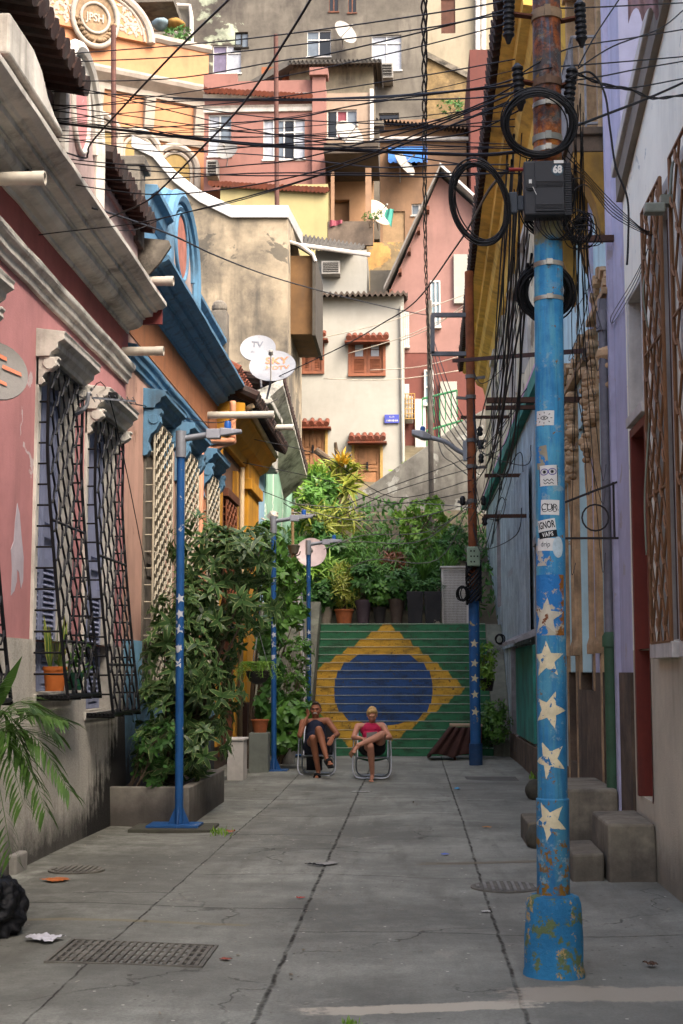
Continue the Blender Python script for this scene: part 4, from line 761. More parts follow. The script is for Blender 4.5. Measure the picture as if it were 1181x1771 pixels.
# beige house with porch
be, f, H, r = block('beige_hill_house', 'beige hillside house with sliding window and open porch below', 'house', 55, (563, 160, 640, 275), MBE, [(566, 189, 617, 238)], 5)
win(be, f, H[0], 3, None, MAL, [MGD, MGR2, MGG])
b = MB(); x0, x1, z0, z1 = rc(563, 268, 655, 295, 54); b.box(x0, 52.8, z1 - .35, x1, 56, z1 - .1); b.box(x0, 52.75, z1 - .12, x1, 52.95, z1 + .05); b.build('porch_roof', M('sooty_slab', '#4c4339', .9, .3, 2, grime=.6), be)
b = MB(); x0, x1, z0, z1 = rc(566, 290, 612, 420, 56); b.wall(fY(56), x0, rc(645, 0, 645, 1, 56)[0], z0, z1, [rc(570, 345, 604, 400, 56)], .4, 2); b.build('porch_wall', M('porch_peach', '#b08a68', .9, .15, 1), be)
for px in ((572, 297, 578, 400), (632, 290, 642, 400)): b = MB(); x0, x1, z0, z1 = rc(*px, 53.2); b.box(x0, 53.2, z0, x1, 53.35, z1); b.build('porch_post', MPO, be)
b = MB(); x0, x1, z0, z1 = rc(566, 382, 645, 425, 53); b.box(x0, 53, z0, x1, 53.15, z1); b.build('porch_parapet', M('grey_brown_wall', '#5f5347', .9, .3, 2, grime=.4), be)
c = rc(570, 380, 592, 392, 52.9); tag(MB().grid(lambda u, v: (c[0] + (c[1] - c[0]) * u, 52.95 - .05 * math.sin(u * 9), c[3] - (c[3] - c[2]) * v * (1 - .5 * u)), [i / 10 for i in range(11)], [0, .5, 1]).build('cloth', MGR2), 'small red cloth hung over the porch parapet', 'cloth')
dish(P(605, 231, 53.9), .62, (.55, -.7, .35), 'white dish below the window with the red curtain', MAC, P(600, 262, 54.9))
b = MB(); x0, x1, z0, z1 = rc(640, 155, 646, 270, 55); b.box(x0, 54.9, z0, x1, 55.2, z1); b.build('downpipe', MWP, be)
# peach house with awning
pe, f, H, r = block('peach_hill_house', 'peach hillside house with a blue window awning', 'house', 58, (655, 205, 806, 440), MPO, [(690, 255, 722, 288), (662, 365, 700, 420), (712, 352, 738, 372)], 6)
win(pe, f, H[0], 2, None, MBT, [MGD]); win(pe, f, H[2], 2, None, MAL, [MGG]); b = MB(); h = H[1]; b.fbox(f, h[0], h[1], h[2], h[3], .08, .14); b.build('door', M('beige_panel', '#927a5c', .8), pe)
b = MB(); x0, x1, z0, z1 = rc(656, 234, 810, 242, 57.7); b.tube([(x0, 57.8, z0 + .1), (x1, 57.8, z0 + .02)], .09, 8); b.build('gutter', MWP, pe)
b = MB(); x0, x1, z0, z1 = rc(650, 200, 812, 210, 57.5); roofsheet(b, lambda u, t: (x0 + (x1 - x0) * u, 57.4 + 5 * t, z1 - .1 - .5 * u + .4 * t), 24, 2, .06); b.build('roof', MTI, pe)
MAW = M('blue_canvas', '#2c5fa0', .75, .15, 3, streak=.3)
x0, x1, z0, z1 = rc(671, 238, 739, 276, 57); b = MB(); n = 30
def aw(u, v): return (x0 + (x1 - x0) * u, 57.95 - .75 * math.sin(v * 1.4), z1 - (z1 - z0) * (.75 * v + .25 * v * v) - (.08 * abs(math.sin(u * 24)) if v == 1 else 0))
b.grid(aw, [i / n for i in range(n + 1)], [i / 8 for i in range(9)])
for u in (0, 1): b.add([aw(u, i / 8) for i in range(9)] + [(x0 + (x1 - x0) * u, 57.9, z0)], [tuple(range(10))])
b.build('awning', MAW, pe)
dish(P(700, 282, 56.8), .6, (.75, -.5, .45), 'white dish under the blue awning', MAC, P(692, 315, 57.9)); dish(P(656, 367, 55), .6, (.6, -.7, .4), 'rusty white dish beside the porch of the beige house', M('rusty_white', '#b9ab97', .6, .2, 4, grime=.3, dark=(.2, .08, .03)), P(655, 400, 55.5))
b = MB(); x0, x1, z0, z1 = rc(640, 220, 656, 420, 57); b.box(x0, 56.5, z0, x1, 59, z1); b.box(x0 - .2, 56.3, z1 - .2, x1 + .2, 57, z1); b.build('side_wall', MGC2, pe)
c = P(668, 372, 54.5); tag(MB().grid(lambda u, v: (c.x + .3 * u - .1 * v, c.y + .05 * math.sin(u * 9), c.z + .25 - .5 * v * (.5 + u)), [i / 8 for i in range(9)], [0, .5, 1]).build('cloth', M('teal_cloth', '#3f8a7c', .8)), 'small teal cloth hanging beside the rusty dish', 'cloth')
# lower infill house with dark roof and air conditioner
sh, f, H, r = block('white_shed', 'small whitewashed back building with air conditioner and dark sheet roof', 'house', 49, (545, 432, 634, 520), MWH, [], 3)
b = MB(); roofsheet(b, lambda u, t: tuple(P(502 + 106 * u + 28 * t * u, 428 + 8 * u, 48.4).lerp(P(506 + 128 * u, 403 + 22 * u, 51.5), t)), 18, 2, .06); b.build('roof', MCD, sh)
b = MB(); b.tube([P(520, 424, 48.3), P(640, 441, 48.3)], .08, 8); b.build('gutter', MWP, sh)
aircon((557, 457, 589, 480), 48.95, 'grey air conditioner on the small whitewashed back building')
w2, f, H, r = block('patched_wall', 'patched cream and rust stained wall below the peach house', 'wall', 54, (634, 418, 745, 520), M('rusty_cream', '#a8926c', .92, .2, .7, streak=.5, grime=.5, peel='#b08a52', pa=.55, ps=.9), [], 2)
b = MB(); x0, x1, z0, z1 = rc(640, 467, 690, 520, 50); b.box(x0, 50, z0, x1, 51, z1); b.build('low_wall', MGC2, w2)
# concrete apartment block
ca, f, H, r = block('concrete_apartment', 'large stained concrete apartment block high on the hill', 'building', 66, (235, -60, 735, 340), MGC2, [(368, 77, 417, 127), (406, 55, 429, 82), (531, 52, 572, 98), (643, 60, 694, 122), (569, -14, 585, 20), (602, -14, 616, 22), (655, 195, 690, 208), (300, 80, 318, 106)], 9)
win(ca, f, H[0], 2, .72, MAL, [MGV, MGC]); win(ca, f, H[1], 2, None, MDK, [MGG]); win(ca, f, H[2], 2, .65, MAL, [MGG, MGD]); win(ca, f, H[3], 2, .78, MAL, [MGC]); win(ca, f, H[4], 2, None, MBT, [MGD]); win(ca, f, H[5], 2, None, MBT, [MGD]); win(ca, f, H[6], 1, None, MGC2, [MGD]); win(ca, f, H[7], 2, .5, MGC2, [MGD])
b = MB(); b.tube([P(300, 8, 65.8), P(328, 10, 65.8), P(331, 30, 65.8), P(331, 115, 65.8)], .1, 8); b.tube([P(245, 47, 65), P(300, 52, 65), P(331, 62, 65.8)], .1, 8); b.build('waste_pipe', MWP, ca)
b = MB(); x0, x1, z0, z1 = rc(255, 50, 322, 66, 63); b.box(x0, 63, z0, x1, 66, z0 + .3); x0, x1, z0, z1 = rc(228, -10, 300, 4, 63); b.box(x0, 63, z0, x1, 66, z1); b.build('terrace', MGC2, ca)
aircon((651, 122, 680, 148), 65.9, 'rusty air conditioner below the top right apartment window', out=.9)
dish(P(598, 55, 65), .62, (.6, -.7, .3), 'white dish on the concrete apartment wall', MAC, P(592, 84, 65.9))
# cream building, rubble wall, brick-red block at the top right
cb, f, H, r = block('cream_building', 'cream building with a rust stained shuttered window on the far hilltop', 'building', 73, (733, -80, 870, 150), MCC, [(763, -2, 787, 58)], 8)
h = H[0]; b = MB(); b.fbox(f, h[0], h[1], h[2], h[3], .06, .14); b.build('shutter', M('rust_shutter', '#4b3025', .85, .3, 2), cb)
b = MB(); b.tube([P(826, -60, 72.7), P(826, 120, 72.7)], .14, 8); b.tube([P(836, -60, 72.7), P(836, 120, 72.7)], .14, 8); b.build('downpipe', MWP, cb)
MRU = M('rubble_stone', '#8f7a56', .95, .4, 1.6, grime=.6, gs=2, bs=5, bump=1.2, dark=(.06, .045, .03))
rb = thing('rubble_wall', 'tan rubble retaining wall with a sloping coping on the hilltop', 'wall', (.2, 69, 20)); f = fY(69); pts = [P(x, y, 69) for x, y in ((733, 300), (733, 95), (822, 140), (822, 300))]
b = MB(); b.slab(f, [(p.x, p.z) for p in pts], 0, 3); b.build('wall', MRU, rb); b = MB(); A, B = pts[1], pts[2]; b.ext([A + Vector((0, -.15, -.1)), A + Vector((0, 3, -.1)), A + Vector((0, 3, .2)), A + Vector((0, -.15, .2))], [B + Vector((0, -.15, -.1)), B + Vector((0, 3, -.1)), B + Vector((0, 3, .2)), B + Vector((0, -.15, .2))]); b.build('coping', MST2, rb)
block('red_block', 'plain brick-red building beyond the eave of the long house', 'building', 56, (817, 84, 905, 560), M('brick_red_render', '#875048', .9, .12, .8, streak=.3), [], 8)
# pink gabled house on the right of the lane
gh = thing('gabled_house', 'dusty pink gabled house beside the lane above the stairs', 'house', (2, 48, 8)); f = fY(48)
MDP = M('dusty_pink', '#b58a80', .9, .12, .8, streak=.3); MDR = M('dusky_red', '#7b4a42', .9, .15, .8, streak=.4)
gp = [P(x, y, 48) for x, y in ((700, 900), (700, 515), (672, 508), (760, 305), (835, 372), (870, 420), (870, 900))]; gz = P(700, 600, 48).z
b = MB(); b.slab(f, [(p.x, p.z) for p in [P(697, 610, 48), P(697, 515, 48), gp[2], gp[3], gp[4], gp[5], P(870, 610, 48)]], 0, 6); b.build('upper_wall', MDP, gh)
b = MB(); b.slab(f, [(p.x, p.z) for p in [P(697, 900, 48), P(697, 610, 48), P(870, 610, 48), P(870, 900, 48)]], .02, 6); b.build('lower_wall', MDR, gh)
def rake(A, B, mat, th_=.12, w_=.55, name='roof'):
    b = MB(); b.ext([A + Vector((0, -w_, 0)), A + Vector((0, 6, 0)), A + Vector((0, 6, th_)), A + Vector((0, -w_, th_))], [B + Vector((0, -w_, 0)), B + Vector((0, 6, 0)), B + Vector((0, 6, th_)), B + Vector((0, -w_, th_))]); return b.build(name, mat, gh)
rake(P(664, 508, 48), P(760, 300, 48), M('grey_sheet_roof', '#6b6863', .7, .25, 2, streak=.3)); rake(P(760, 296, 48), P(880, 405, 48), MCAP)
b = MB()
for k in range(5): p = P(676 + 16 * k, 500 - 36 * k, 47.7); b.box(p.x - .05, 47.5, p.z - .2, p.x + .05, 48, p.z - .06)
b.build('rafter_end', MBT, gh)
for px, m in (((785, 440, 812, 525), MWH), ((762, 660, 790, 770), MWH), ((718, 690, 736, 790), MAL)): h = rc(*px, 47.9); b = MB(); b.box(h[0], 47.86, h[2], h[1], 48.02, h[3]); o = b.build('white_shutter' if px[0] == 785 else 'door', m, gh, bevel=.01)
for px in ((746, 486, 760, 566), (735, 640, 748, 700), (699, 540, 706, 600), (699, 665, 706, 690)): h = rc(*px, 48); win(gh, f, h, 2, .5, MAL, [M('bluegrey_pane', '#6d8088', .3, bump=0)], -.04)
b = MB()
for (x0, y0, x1, y1) in ((730, 690, 790, 675), (738, 745, 800, 727)):
    A, B = P(x0, y0, 46.8), P(x1, y1, 46.8); b.tube([A, B], .04, 6)
    for k in range(7): q = A.lerp(B, k / 6); b.tube([q, q - Vector((0, 0, .9))], .022, 5)
b.build('green_railing', M('green_paint', '#2f6b45', .6), gh)
b = MB(); x0, x1, z0, z1 = rc(697, 685, 717, 728, 47); b.box(x0, 46.6, z0, x1, 46.62, z1)
ag = thing('air_conditioner', 'caged cream air conditioner at the corner of the lane', 'air conditioner', ((x0 + x1) / 2, 46.9, z0), 'window air conditioners on the hill houses'); b = MB(); b.box(x0 + .06, 46.65, z0 + .06, x1 - .06, 47.9, z1 - .06); b.build('casing', MAL, ag, bevel=.03)
b = MB()
for k in range(5): x = x0 + (x1 - x0) * k / 4; b.tube([(x, 46.6, z0), (x, 46.6, z1)], .015, 5)
for k in range(6): z = z0 + (z1 - z0) * k / 5; b.tube([(x0, 46.6, z), (x1, 46.6, z)], .015, 5)
for x in (x0, x1): b.tube([(x, 46.6, z0), (x, 47.9, z0)], .015, 5); b.tube([(x, 46.6, z1), (x, 47.9, z1)], .015, 5)
b.build('cage', M('ochre_iron', '#9a7a3c', .6), ag)
# stair wall in front of the lane
MRW = M('lichened_render', '#6f6d66', .95, .3, 1.2, streak=.6, grime=.6, gs=.9, peel='#8d8d86', pa=.6, ps=1.1)
rw = thing('stair_wall', 'lichened grey stair wall rising to the right behind the garden', 'wall', (-.5, 42, 4)); pts = [P(x, y, 42) for x, y in ((560, 1080), (575, 905), (607, 862), (660, 826), (740, 770), (800, 728), (870, 690), (870, 1080))]
b = MB(); b.slab(fY(42), [(p.x, p.z) for p in pts], 0, .4); b.build('wall', MRW, rw, bevel=.04)
# ------------------------------------------------------------------ ornate orange house (turned towards the lane)
MOG = M('apricot_stucco', '#d0946a', .88, .12, .6, streak=.3, grime=.12, bs=25); MOW = M('ivory_stucco', '#cfc3b4', .88, .1, .8, streak=.3, grime=.2)
A0 = P(358, 300, 60); UD = Vector((.866, .5, 0)); ND = Vector((-.5, .866, 0))
def fO(u, v, d): q = Vector((A0.x, A0.y, 0)) + UD * u + ND * d; return (q.x, q.y, v)
def onO(px, py):
    v = ray(px, py); t = (Vector((A0.x, A0.y, 0)) - CAM).dot(ND) / v.dot(ND); q = CAM + v * t; return ((q - Vector((A0.x, A0.y, 0))).dot(UD), q.z)
og = thing('ornate_house', 'ornate orange and ivory house with arched pediment and monogram medallion', 'house', (A0.x, A0.y, 10))
zc = onO(355, 160)[1]; zt = onO(300, 100)[1]; L = 13.5; AW = [onO(*q) for q in ((305, 262), (240, 235), (170, 205))]
b = MB(); b.slab(fO, [(-L, 8), (0, 8), (0, zc), (-L, zc)], 0, 8); b.build('wall', MOG, og)
b = MB(); b.mould(fO, -L, .35, [(0, zc - .75), (-.12, zc - .75), (-.15, zc - .5), (-.35, zc - .35), (-.55, zc - .2), (-.62, zc - .05), (-.62, zc + .06), (0, zc + .15)]); b.mould(fO, -L, .05, [(0, zc - 2.6), (-.12, zc - 2.6), (-.2, zc - 2.35), (0, zc - 2.3)]); b.build('cornice', MOW, og)
b = MB()
for k in range(6): u = -.45 - k * 2.3; b.mould(fO, u - .22, u + .22, [(0, zc - 2.2), (-.14, zc - 2.1), (-.3, zc - 1.2), (-.42, zc - .8), (0, zc - .8)])
b.build('bracket', MOW, og, bevel=.02)
zp = onO(354, 92)[1]; b = MB(); b.slab(fO, [(-L, zc + .16), (0, zc + .16), (0, zp), (-L, zp)], -.05, .5); b.build('parapet', MOG, og)
b = MB(); b.mould(fO, -L, .1, [(.55, zp), (-.1, zp), (-.22, zp + .12), (-.22, zp + .3), (.55, zp + .36)]); b.build('parapet_cap', MOW, og)
ac = onO(158, 108); ax = onO(258, 88); rO = abs(ax[0] - ac[0]); N = 24; zb = zp - .2
hO = onO(163, -22)[1] - zb
arcp = [(ac[0] - rO * math.cos(math.pi * i / N), zb + hO * math.sin(math.pi * i / N)) for i in range(N + 1)]
b = MB(); b.slab(fO, arcp, -.25, .3); b.build('pediment', MOG, og)
b = MB(); b.tube([fO(u, v, -.22) for u, v in arcp], .2, 8); b.tube([fO(ac[0] + (u - ac[0]) * .88, zb + (v - zb) * .88, -.26) for u, v in arcp], .06, 6); b.build('pediment_moulding', MOW, og, smooth='auto')
mc = onO(161, 36); b = MB(); el = lambda a_, c_, dd: [fO(mc[0] + a_ * math.cos(i / 28 * 6.2832), mc[1] + c_ * math.sin(i / 28 * 6.2832), dd) for i in range(28)]
b.tube(el(.98, 1.25, -.3), .12, 8, True); b.tube(el(.62, .66, -.3), .07, 8, True); b.build('medallion_frame', MOW, og, smooth=True)
b = MB(); b.slab(fO, [(mc[0] + .9 * math.cos(i / 28 * 6.2832), mc[1] + 1.15 * math.sin(i / 28 * 6.2832)) for i in range(28)], -.28, -.2)
for s in (-1, 1):
    for k in range(7): b.ball(fO(mc[0] + s * (.15 + .11 * k), mc[1] - 1.0 + .045 * k * k * .5, -.38), .13 + .02 * (k % 2), .1, .09, 8)
b.build('medallion', M('weathered_ornament', '#a3896a', .9, .3, 5, grime=.5), og)
lettering('monogram', 'JPSH', .5, MOW, og, lambda u, v: fO(mc[0] + u, mc[1] + v, -.33), sx=.8, fill=.012)
b = MB()
for s in (-1, 1):
    for k in range(16):
        t = k / 15; u = ac[0] + s * (1.1 + .95 * t + .1 * math.sin(k * 2.2)); v = zb + .35 + (1.6 - 1.2 * t) * ((k * 7 % 10) / 10)
        for j in range(3): a = j * 2.1 + k; b.leaf(fO(u, v, -.28), Vector(UD) * math.cos(a) + Vector((0, 0, math.sin(a))), -ND, .3, .14, 0, -.2)
    b.tube([fO(ac[0] + s * (.95 + 1.0 * i / 9), zb + .3 + 1.1 * math.sin(i / 9 * 2.6), -.27) for i in range(10)], .025, 5)
b.build('leaf_relief', MOW, og)
for (u, v) in AW:
    b = MB(); R0 = .95; hp = [(u - R0, v - 2.5)] + [(u - R0 * math.cos(math.pi * i / 16), v - .75 + R0 * math.sin(math.pi * i / 16)) for i in range(17)] + [(u + R0, v - 2.5)]
    b.tube([fO(x, y, -.06) for x, y in hp], .16, 8); b.tube([fO(u + (x - u) * .72, v - .75 + (y - v + .75) * .72, -.03) for x, y in hp], .08, 6); o = b.build('window', MOW, og, smooth='auto')
    b = MB(); b.slab(fO, [(u + (x - u) * .7, v - .75 + (y - v + .75) * .7) for x, y in hp], -.02, .02); b.build('shutter', M('straw_shutter', '#a58c56', .8, .2, 1), o)
# a dense hillside of further houses closes the view
bk, f, H, r = block('hilltop_building', 'grey rendered hilltop building above the ornate house', 'building', 84, (-160, -200, 300, 120), M('far_grey_render', '#7d7464', .93, .25, .4, streak=.5, grime=.5, gs=.3), [(240, -60, 262, -20), (120, -90, 145, -50), (286, 30, 300, 60)], 8)
for h in H: win(bk, f, h, 2, .6, MAL, [MGD, MGG])
bk, f, H, r = block('hilltop_building', 'pale ochre hilltop building above the cream one', 'building', 90, (690, -260, 1000, 40), MCC, [(880, -100, 905, -50), (780, -130, 805, -80)], 8)
for h in H: win(bk, f, h, 2, .6, MAL, [MGD, MGG])
# ================================================================== NEAR POLE
PY = 8.356
PA0, PA1 = P(957, 1550, PY), P(945, 20, PY)
def pax(z): t = (z - PA0.z) / (PA1.z - PA0.z); return PA0.lerp(PA1, t)
def prad(z): return .094 if z < ZS else .0855
ZC, ZS, ZB = P(957, 1553, PY - .12).z, P(957, 1388, PY - .09).z, P(945, 415, PY - .09).z
def pole_mat():
    t = NT('pole_paint'); x, y, z = t.xyz(); n = t.noise(5, 9, .7); m = t.noise(16, 8, .75); s = t.noise(1, 7, .65, (14, 14, 1.2))
    bl = t.mix(t.mr(n, .4, .6), hx('#1f6b99'), hx('#3a8ab4')); bl = t.mix(t.mr(s, .48, .6, 0, .55), bl, hx('#5a9aa0')); bl = t.mix(t.mr(t.noise(40, 4), .55, .75, 0, .5), bl, hx('#1c5f92'))
    ru = t.mix(t.mr(m, .42, .6), hx('#3a2118'), hx('#8a4a1f')); ru = t.mix(t.mr(n, .47, .56), ru, hx('#3b3432'))
    org = t.mix(t.mr(m, .42, .6), hx('#6a3214'), hx('#b0682a'))
    zz = t.math('ADD', z, t.math('MULTIPLY', t.math('SUBTRACT', n, .5), .5))
    col = t.mix(t.mr(zz, ZB - .02, ZB + .03), bl, t.mix(t.mr(t.math('ABSOLUTE', t.math('SUBTRACT', zz, ZB + .62)), .1, .16, 1, 0), ru, org))
    col = t.mix(t.mr(t.math('ABSOLUTE', t.math('SUBTRACT', zz, ZB + .05)), .03, .09, .8, 0), col, hx('#7d7a52'))
    col = t.mix(t.mr(t.math('ADD', z, t.math('MULTIPLY', t.math('SUBTRACT', m, .5), 1.2)), .4, 2.6, .5, 0), col, hx('#173a54'))  # lower shaft darker: grime, and dimmer light put into the paint
    # chips and rust in the blue, heavier near the foot
    k = t.math('ADD', t.math('ADD', m, t.math('MULTIPLY', t.math('SUBTRACT', n, .5), .7)), t.mr(z, .4, 1.1, .13, 0)); col = t.mix(t.mr(k, .635, .65), col, t.mix(t.noise(30, 5), hx('#8f6a1c'), hx('#4a2a16')))
    col = t.mix(t.mr(t.noise(1, 8, .7, (30, 30, 2)), .54, .64, 0, .5), col, hx('#23506b')); col = t.mix(t.math('MULTIPLY', t.mr(t.noise(9, 9, .8), .56, .6), t.mr(z, ZB - .1, ZB - .8, .2, .55)), col, hx('#8d9a98'))
    t.bump(t.math('ADD', m, t.math('MULTIPLY', t.noise(60, 4), .5)), .5, .008); return t.out(col, .55)
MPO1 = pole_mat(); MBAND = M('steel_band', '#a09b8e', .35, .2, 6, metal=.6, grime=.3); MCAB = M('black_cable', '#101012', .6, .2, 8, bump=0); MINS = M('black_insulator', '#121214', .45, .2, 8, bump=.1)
MSTK = M('sticker_white', '#c9c7c0', .6, .08, 8, bump=0, grime=.15, gs=9); MINK = M('sticker_ink', '#0d0d10', .6, .1, bump=0); MPUR = M('purple_ink', '#4d3c86', .6, .1, bump=0)
po = thing('utility_pole', 'tall blue and rusty iron utility pole with white stars and stickers in the foreground', 'utility pole', (PA0.x, PY, 0))
def ring(z, r, n=28): c = pax(z); return [(c.x + r * math.cos(2 * math.pi * i / n), c.y + r * math.sin(2 * math.pi * i / n), z) for i in range(n)]
def shaft(zs, name, mat):
    b = MB(); n = 28; vs = []
    for z, r in zs: vs += ring(z, r, n)
    m = len(zs); b.add(vs, [(i * n + k, i * n + (k + 1) % n, (i + 1) * n + (k + 1) % n, (i + 1) * n + k) for i in range(m - 1) for k in range(n)] + [tuple(range(n - 1, -1, -1)), tuple((m - 1) * n + k for k in range(n))])
    return b.build(name, mat, po, smooth='auto')
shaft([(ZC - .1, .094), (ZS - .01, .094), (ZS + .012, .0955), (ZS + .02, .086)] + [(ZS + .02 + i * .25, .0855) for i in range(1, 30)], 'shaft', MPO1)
tcol = NT('collar_paint'); n_ = tcol.noise(7, 9, .72); c_ = tcol.mix(tcol.mr(tcol.noise(3, 6), .3, .7), hx('#1f6189'), hx('#2d7da6')); c_ = tcol.mix(tcol.mr(n_, .535, .56), c_, hx('#5d6a45')); c_ = tcol.mix(tcol.mr(tcol.noise(10, 9, .75), .585, .6), c_, hx('#a58d5c'))
tcol.bump(tcol.noise(22, 8, .75), .9, .02); MCOL = tcol.out(c_, .7)
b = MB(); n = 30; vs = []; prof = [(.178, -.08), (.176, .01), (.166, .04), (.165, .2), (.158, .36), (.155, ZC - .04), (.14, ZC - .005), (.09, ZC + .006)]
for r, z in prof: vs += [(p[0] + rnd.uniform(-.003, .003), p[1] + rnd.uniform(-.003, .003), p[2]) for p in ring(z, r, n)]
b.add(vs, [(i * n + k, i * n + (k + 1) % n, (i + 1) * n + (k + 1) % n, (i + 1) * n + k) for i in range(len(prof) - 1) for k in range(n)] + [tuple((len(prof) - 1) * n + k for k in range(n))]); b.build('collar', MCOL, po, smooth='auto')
def onpole(px, py, off=.0012):
    """place(u, v) wraps flat artwork round the pole with its middle where the photograph shows it"""
    z = P(px, py, PY - .09).z; r = prad(z); c = pax(z); a0 = math.atan2(-c.y, -c.x); pp = P(px, py, c.y - r * .8)
    lat = Vector((c.y, -c.x, 0)).normalized(); ph = math.asin(max(-1, min(1, (Vector((pp.x - c.x, 0, 0)).dot(lat) if True else 0) / r)))
    def f(u, v):
        zz = z + v; q = pax(zz); rr = prad(zz) + off; a = a0 + ph + u / rr; return (q.x + rr * math.cos(a), q.y + rr * math.sin(a), zz)
    return f
PM = 1 / 297.
def patch(px, py, w, h, mat, name='sticker', rot=0, off=.0012, nx=8, outline=None, parent=None):
    f = onpole(px, py, off); c, s = math.cos(rot), math.sin(rot); w *= PM; h *= PM; b = MB()
    b.grid(lambda u, v: f(u * c - v * s, u * s + v * c), [-w / 2 + w * i / nx for i in range(nx + 1)], [-h / 2, 0, h / 2]); o = b.build(name, mat, parent or po, smooth=True)
    return o, (lambda u, v, k=0: onpole(px, py, off + .0006 + k)(u * c - v * s, u * s + v * c))
def stroke(b, pl, pts, w):
    for i in range(len(pts) - 1):
        (x0, y0), (x1, y1) = pts[i], pts[i + 1]; d = math.hypot(x1 - x0, y1 - y0) or 1; nx, ny = -(y1 - y0) / d * w / 2, (x1 - x0) / d * w / 2
        b.add([pl(x0 + nx, y0 + ny), pl(x0 - nx, y0 - ny), pl(x1 - nx, y1 - ny), pl(x1 + nx, y1 + ny)], [(0, 1, 2, 3)])
def circ(x, y, rx, ry, n=16, a0=0, a1=6.2832): return [(x + rx * math.cos(a0 + (a1 - a0) * i / n), y + ry * math.sin(a0 + (a1 - a0) * i / n)) for i in range(n + 1)]
def star_pts(R, rot, k=.42): return [((R if i % 2 == 0 else R * k) * math.sin(rot + i * math.pi / 5), (R if i % 2 == 0 else R * k) * math.cos(rot + i * math.pi / 5)) for i in range(10)]
def star(b, f, R, rot):
    """star cut into thin rings so that it wraps the round shaft"""
    pts = star_pts(R, rot); L = 6; vs = [f(0, 0)]; fs = []
    dense = []
    for i in range(10):
        a, c = pts[i], pts[(i + 1) % 10]
        for k in range(4): j = R * .018; dense.append((a[0] + (c[0] - a[0]) * k / 4 + rnd.uniform(-j, j), a[1] + (c[1] - a[1]) * k / 4 + rnd.uniform(-j, j)))
    m = len(dense)
    for l in range(1, L + 1): vs += [f(x * l / L, y * l / L) for x, y in dense]
    fs += [(0, 1 + (k + 1) % m, 1 + k) for k in range(m)]
    for l in range(L - 1): fs += [(1 + l * m + k, 1 + l * m + (k + 1) % m, 1 + (l + 1) * m + (k + 1) % m, 1 + (l + 1) * m + k) for k in range(m)]
    b.add(vs, fs)
MSTAR = M('star_paint', '#cfc19c', .7, .18, 10, peel='#2a6591', pa=.615, ps=16, bump=.3, bs=60)
for (px, py, R, ro) in ((947, 1141, 29, -.02), (952, 1228, 29, .33), (952, 1314, 29, -.45), (952, 1420, 30, -.5)):
    b = MB(); star(b, onpole(px, py, .0008), R * PM * 1.14, ro); b.build('painted_star', MSTAR, po, smooth=True)
b = MB(); star(b, onpole(946, 1066, .0016), 33 * PM, .1); b.build('painted_star', M('worn_star_paint', '#b5ad98', .7, .15, 10, peel='#6b3a1c', pa=.6, ps=11), po, smooth=True)
tw = NT('worn_bill'); c_ = tw.mix(tw.mr(tw.noise(7, 9, .75, dist=.5), .47, .5), hx('#a59c86'), hx('#2468a0')); c_ = tw.mix(tw.mr(tw.math('ADD', tw.noise(9, 8, .7), tw.mr(tw.xyz()[0], -.02, .08, -.12, .1)), .56, .6), c_, tw.mix(tw.noise(40, 4), hx('#3d2013'), hx('#a0661f'))); tw.bump(tw.noise(30, 6), .5); MWB2 = tw.out(c_, .8)
patch(948, 1046, 66, 104, MWB2, 'worn_poster', 0, .0008, 10); patch(937, 960, 34, 36, M('paper_scraps', '#a8a193', .8, .15, 10, peel='#2a6b9f', pa=.47, ps=12), 'worn_poster', 0, .0008)
patch(921 + 17, 790, 24, 40, M('bare_primer', '#8d8570', .8, .2, 10, peel='#2a6fa5', pa=.52, ps=9), 'bare_patch', .1, .0007)
# stickers
s_, pl = patch(943, 722, 35, 26, MSTK, rot=-.03); b = MB()
stroke(b, pl, [(x, .011 * math.sin(max(0, min(1, (x + .024) / .048)) * math.pi)) for x in [-.024 + .003 * i for i in range(17)]], .004); stroke(b, pl, [(x, -.011 * math.sin(max(0, min(1, (x + .024) / .048)) * math.pi)) for x in [-.024 + .003 * i for i in range(17)]], .004); stroke(b, pl, circ(0, 0, .0035, .0035, 10), .006)
for k in range(8): a = k * math.pi / 4; stroke(b, pl, [(.033 * math.cos(a) * 1.15, .026 * math.sin(a)), (.043 * math.cos(a) * 1.15, .036 * math.sin(a))], .0045)
b.build('eye_drawing', MINK, s_)
s_, pl = patch(950, 822, 34, 36, MSTK, rot=.03); b = MB(); stroke(b, pl, [(-.055, -.058), (.055, -.058), (.055, .058), (-.055, .058), (-.055, -.058)], .004); stroke(b, pl, circ(-.022, .022, .006, .006, 10), .011); stroke(b, pl, circ(.024, .022, .006, .006, 10), .011); stroke(b, pl, [(-.03 + .012 * k, -.02 - .014 * (k % 2)) for k in range(6)], .004); stroke(b, pl, [(-.03 + .012 * k, -.04 - .01 * (k % 2)) for k in range(6)], .004); b.build('ink_drawing', MINK, s_)
b = MB(); stroke(b, lambda u, v: pl(u, v, .0004), circ(-.024, .022, .023, .018, 18), .005); stroke(b, lambda u, v: pl(u, v, .0004), circ(.025, .022, .023, .018, 18), .005); b.build('purple_drawing', MPUR, s_)
s_, pl = patch(953, 877, 34, 26, MSTK, rot=-.04); lettering('lettering', 'CUR.', .055, MINK, s_, pl, sx=.9)
b = MB(); stroke(b, pl, circ(-.03, -.003, .02, .024, 12, .8, 5.6), .004); stroke(b, pl, circ(.0, -.003, .016, .022, 14), .0035); stroke(b, pl, circ(.028, -.003, .015, .022, 14), .0035); b.build('bubble_drawing', MINK, s_)
s_, pl = patch(946, 908, 34, 20, MSTK, rot=.14); lettering('lettering', 'IGNOR', .058, MINK, s_, pl, sx=.56, fill=.0016)
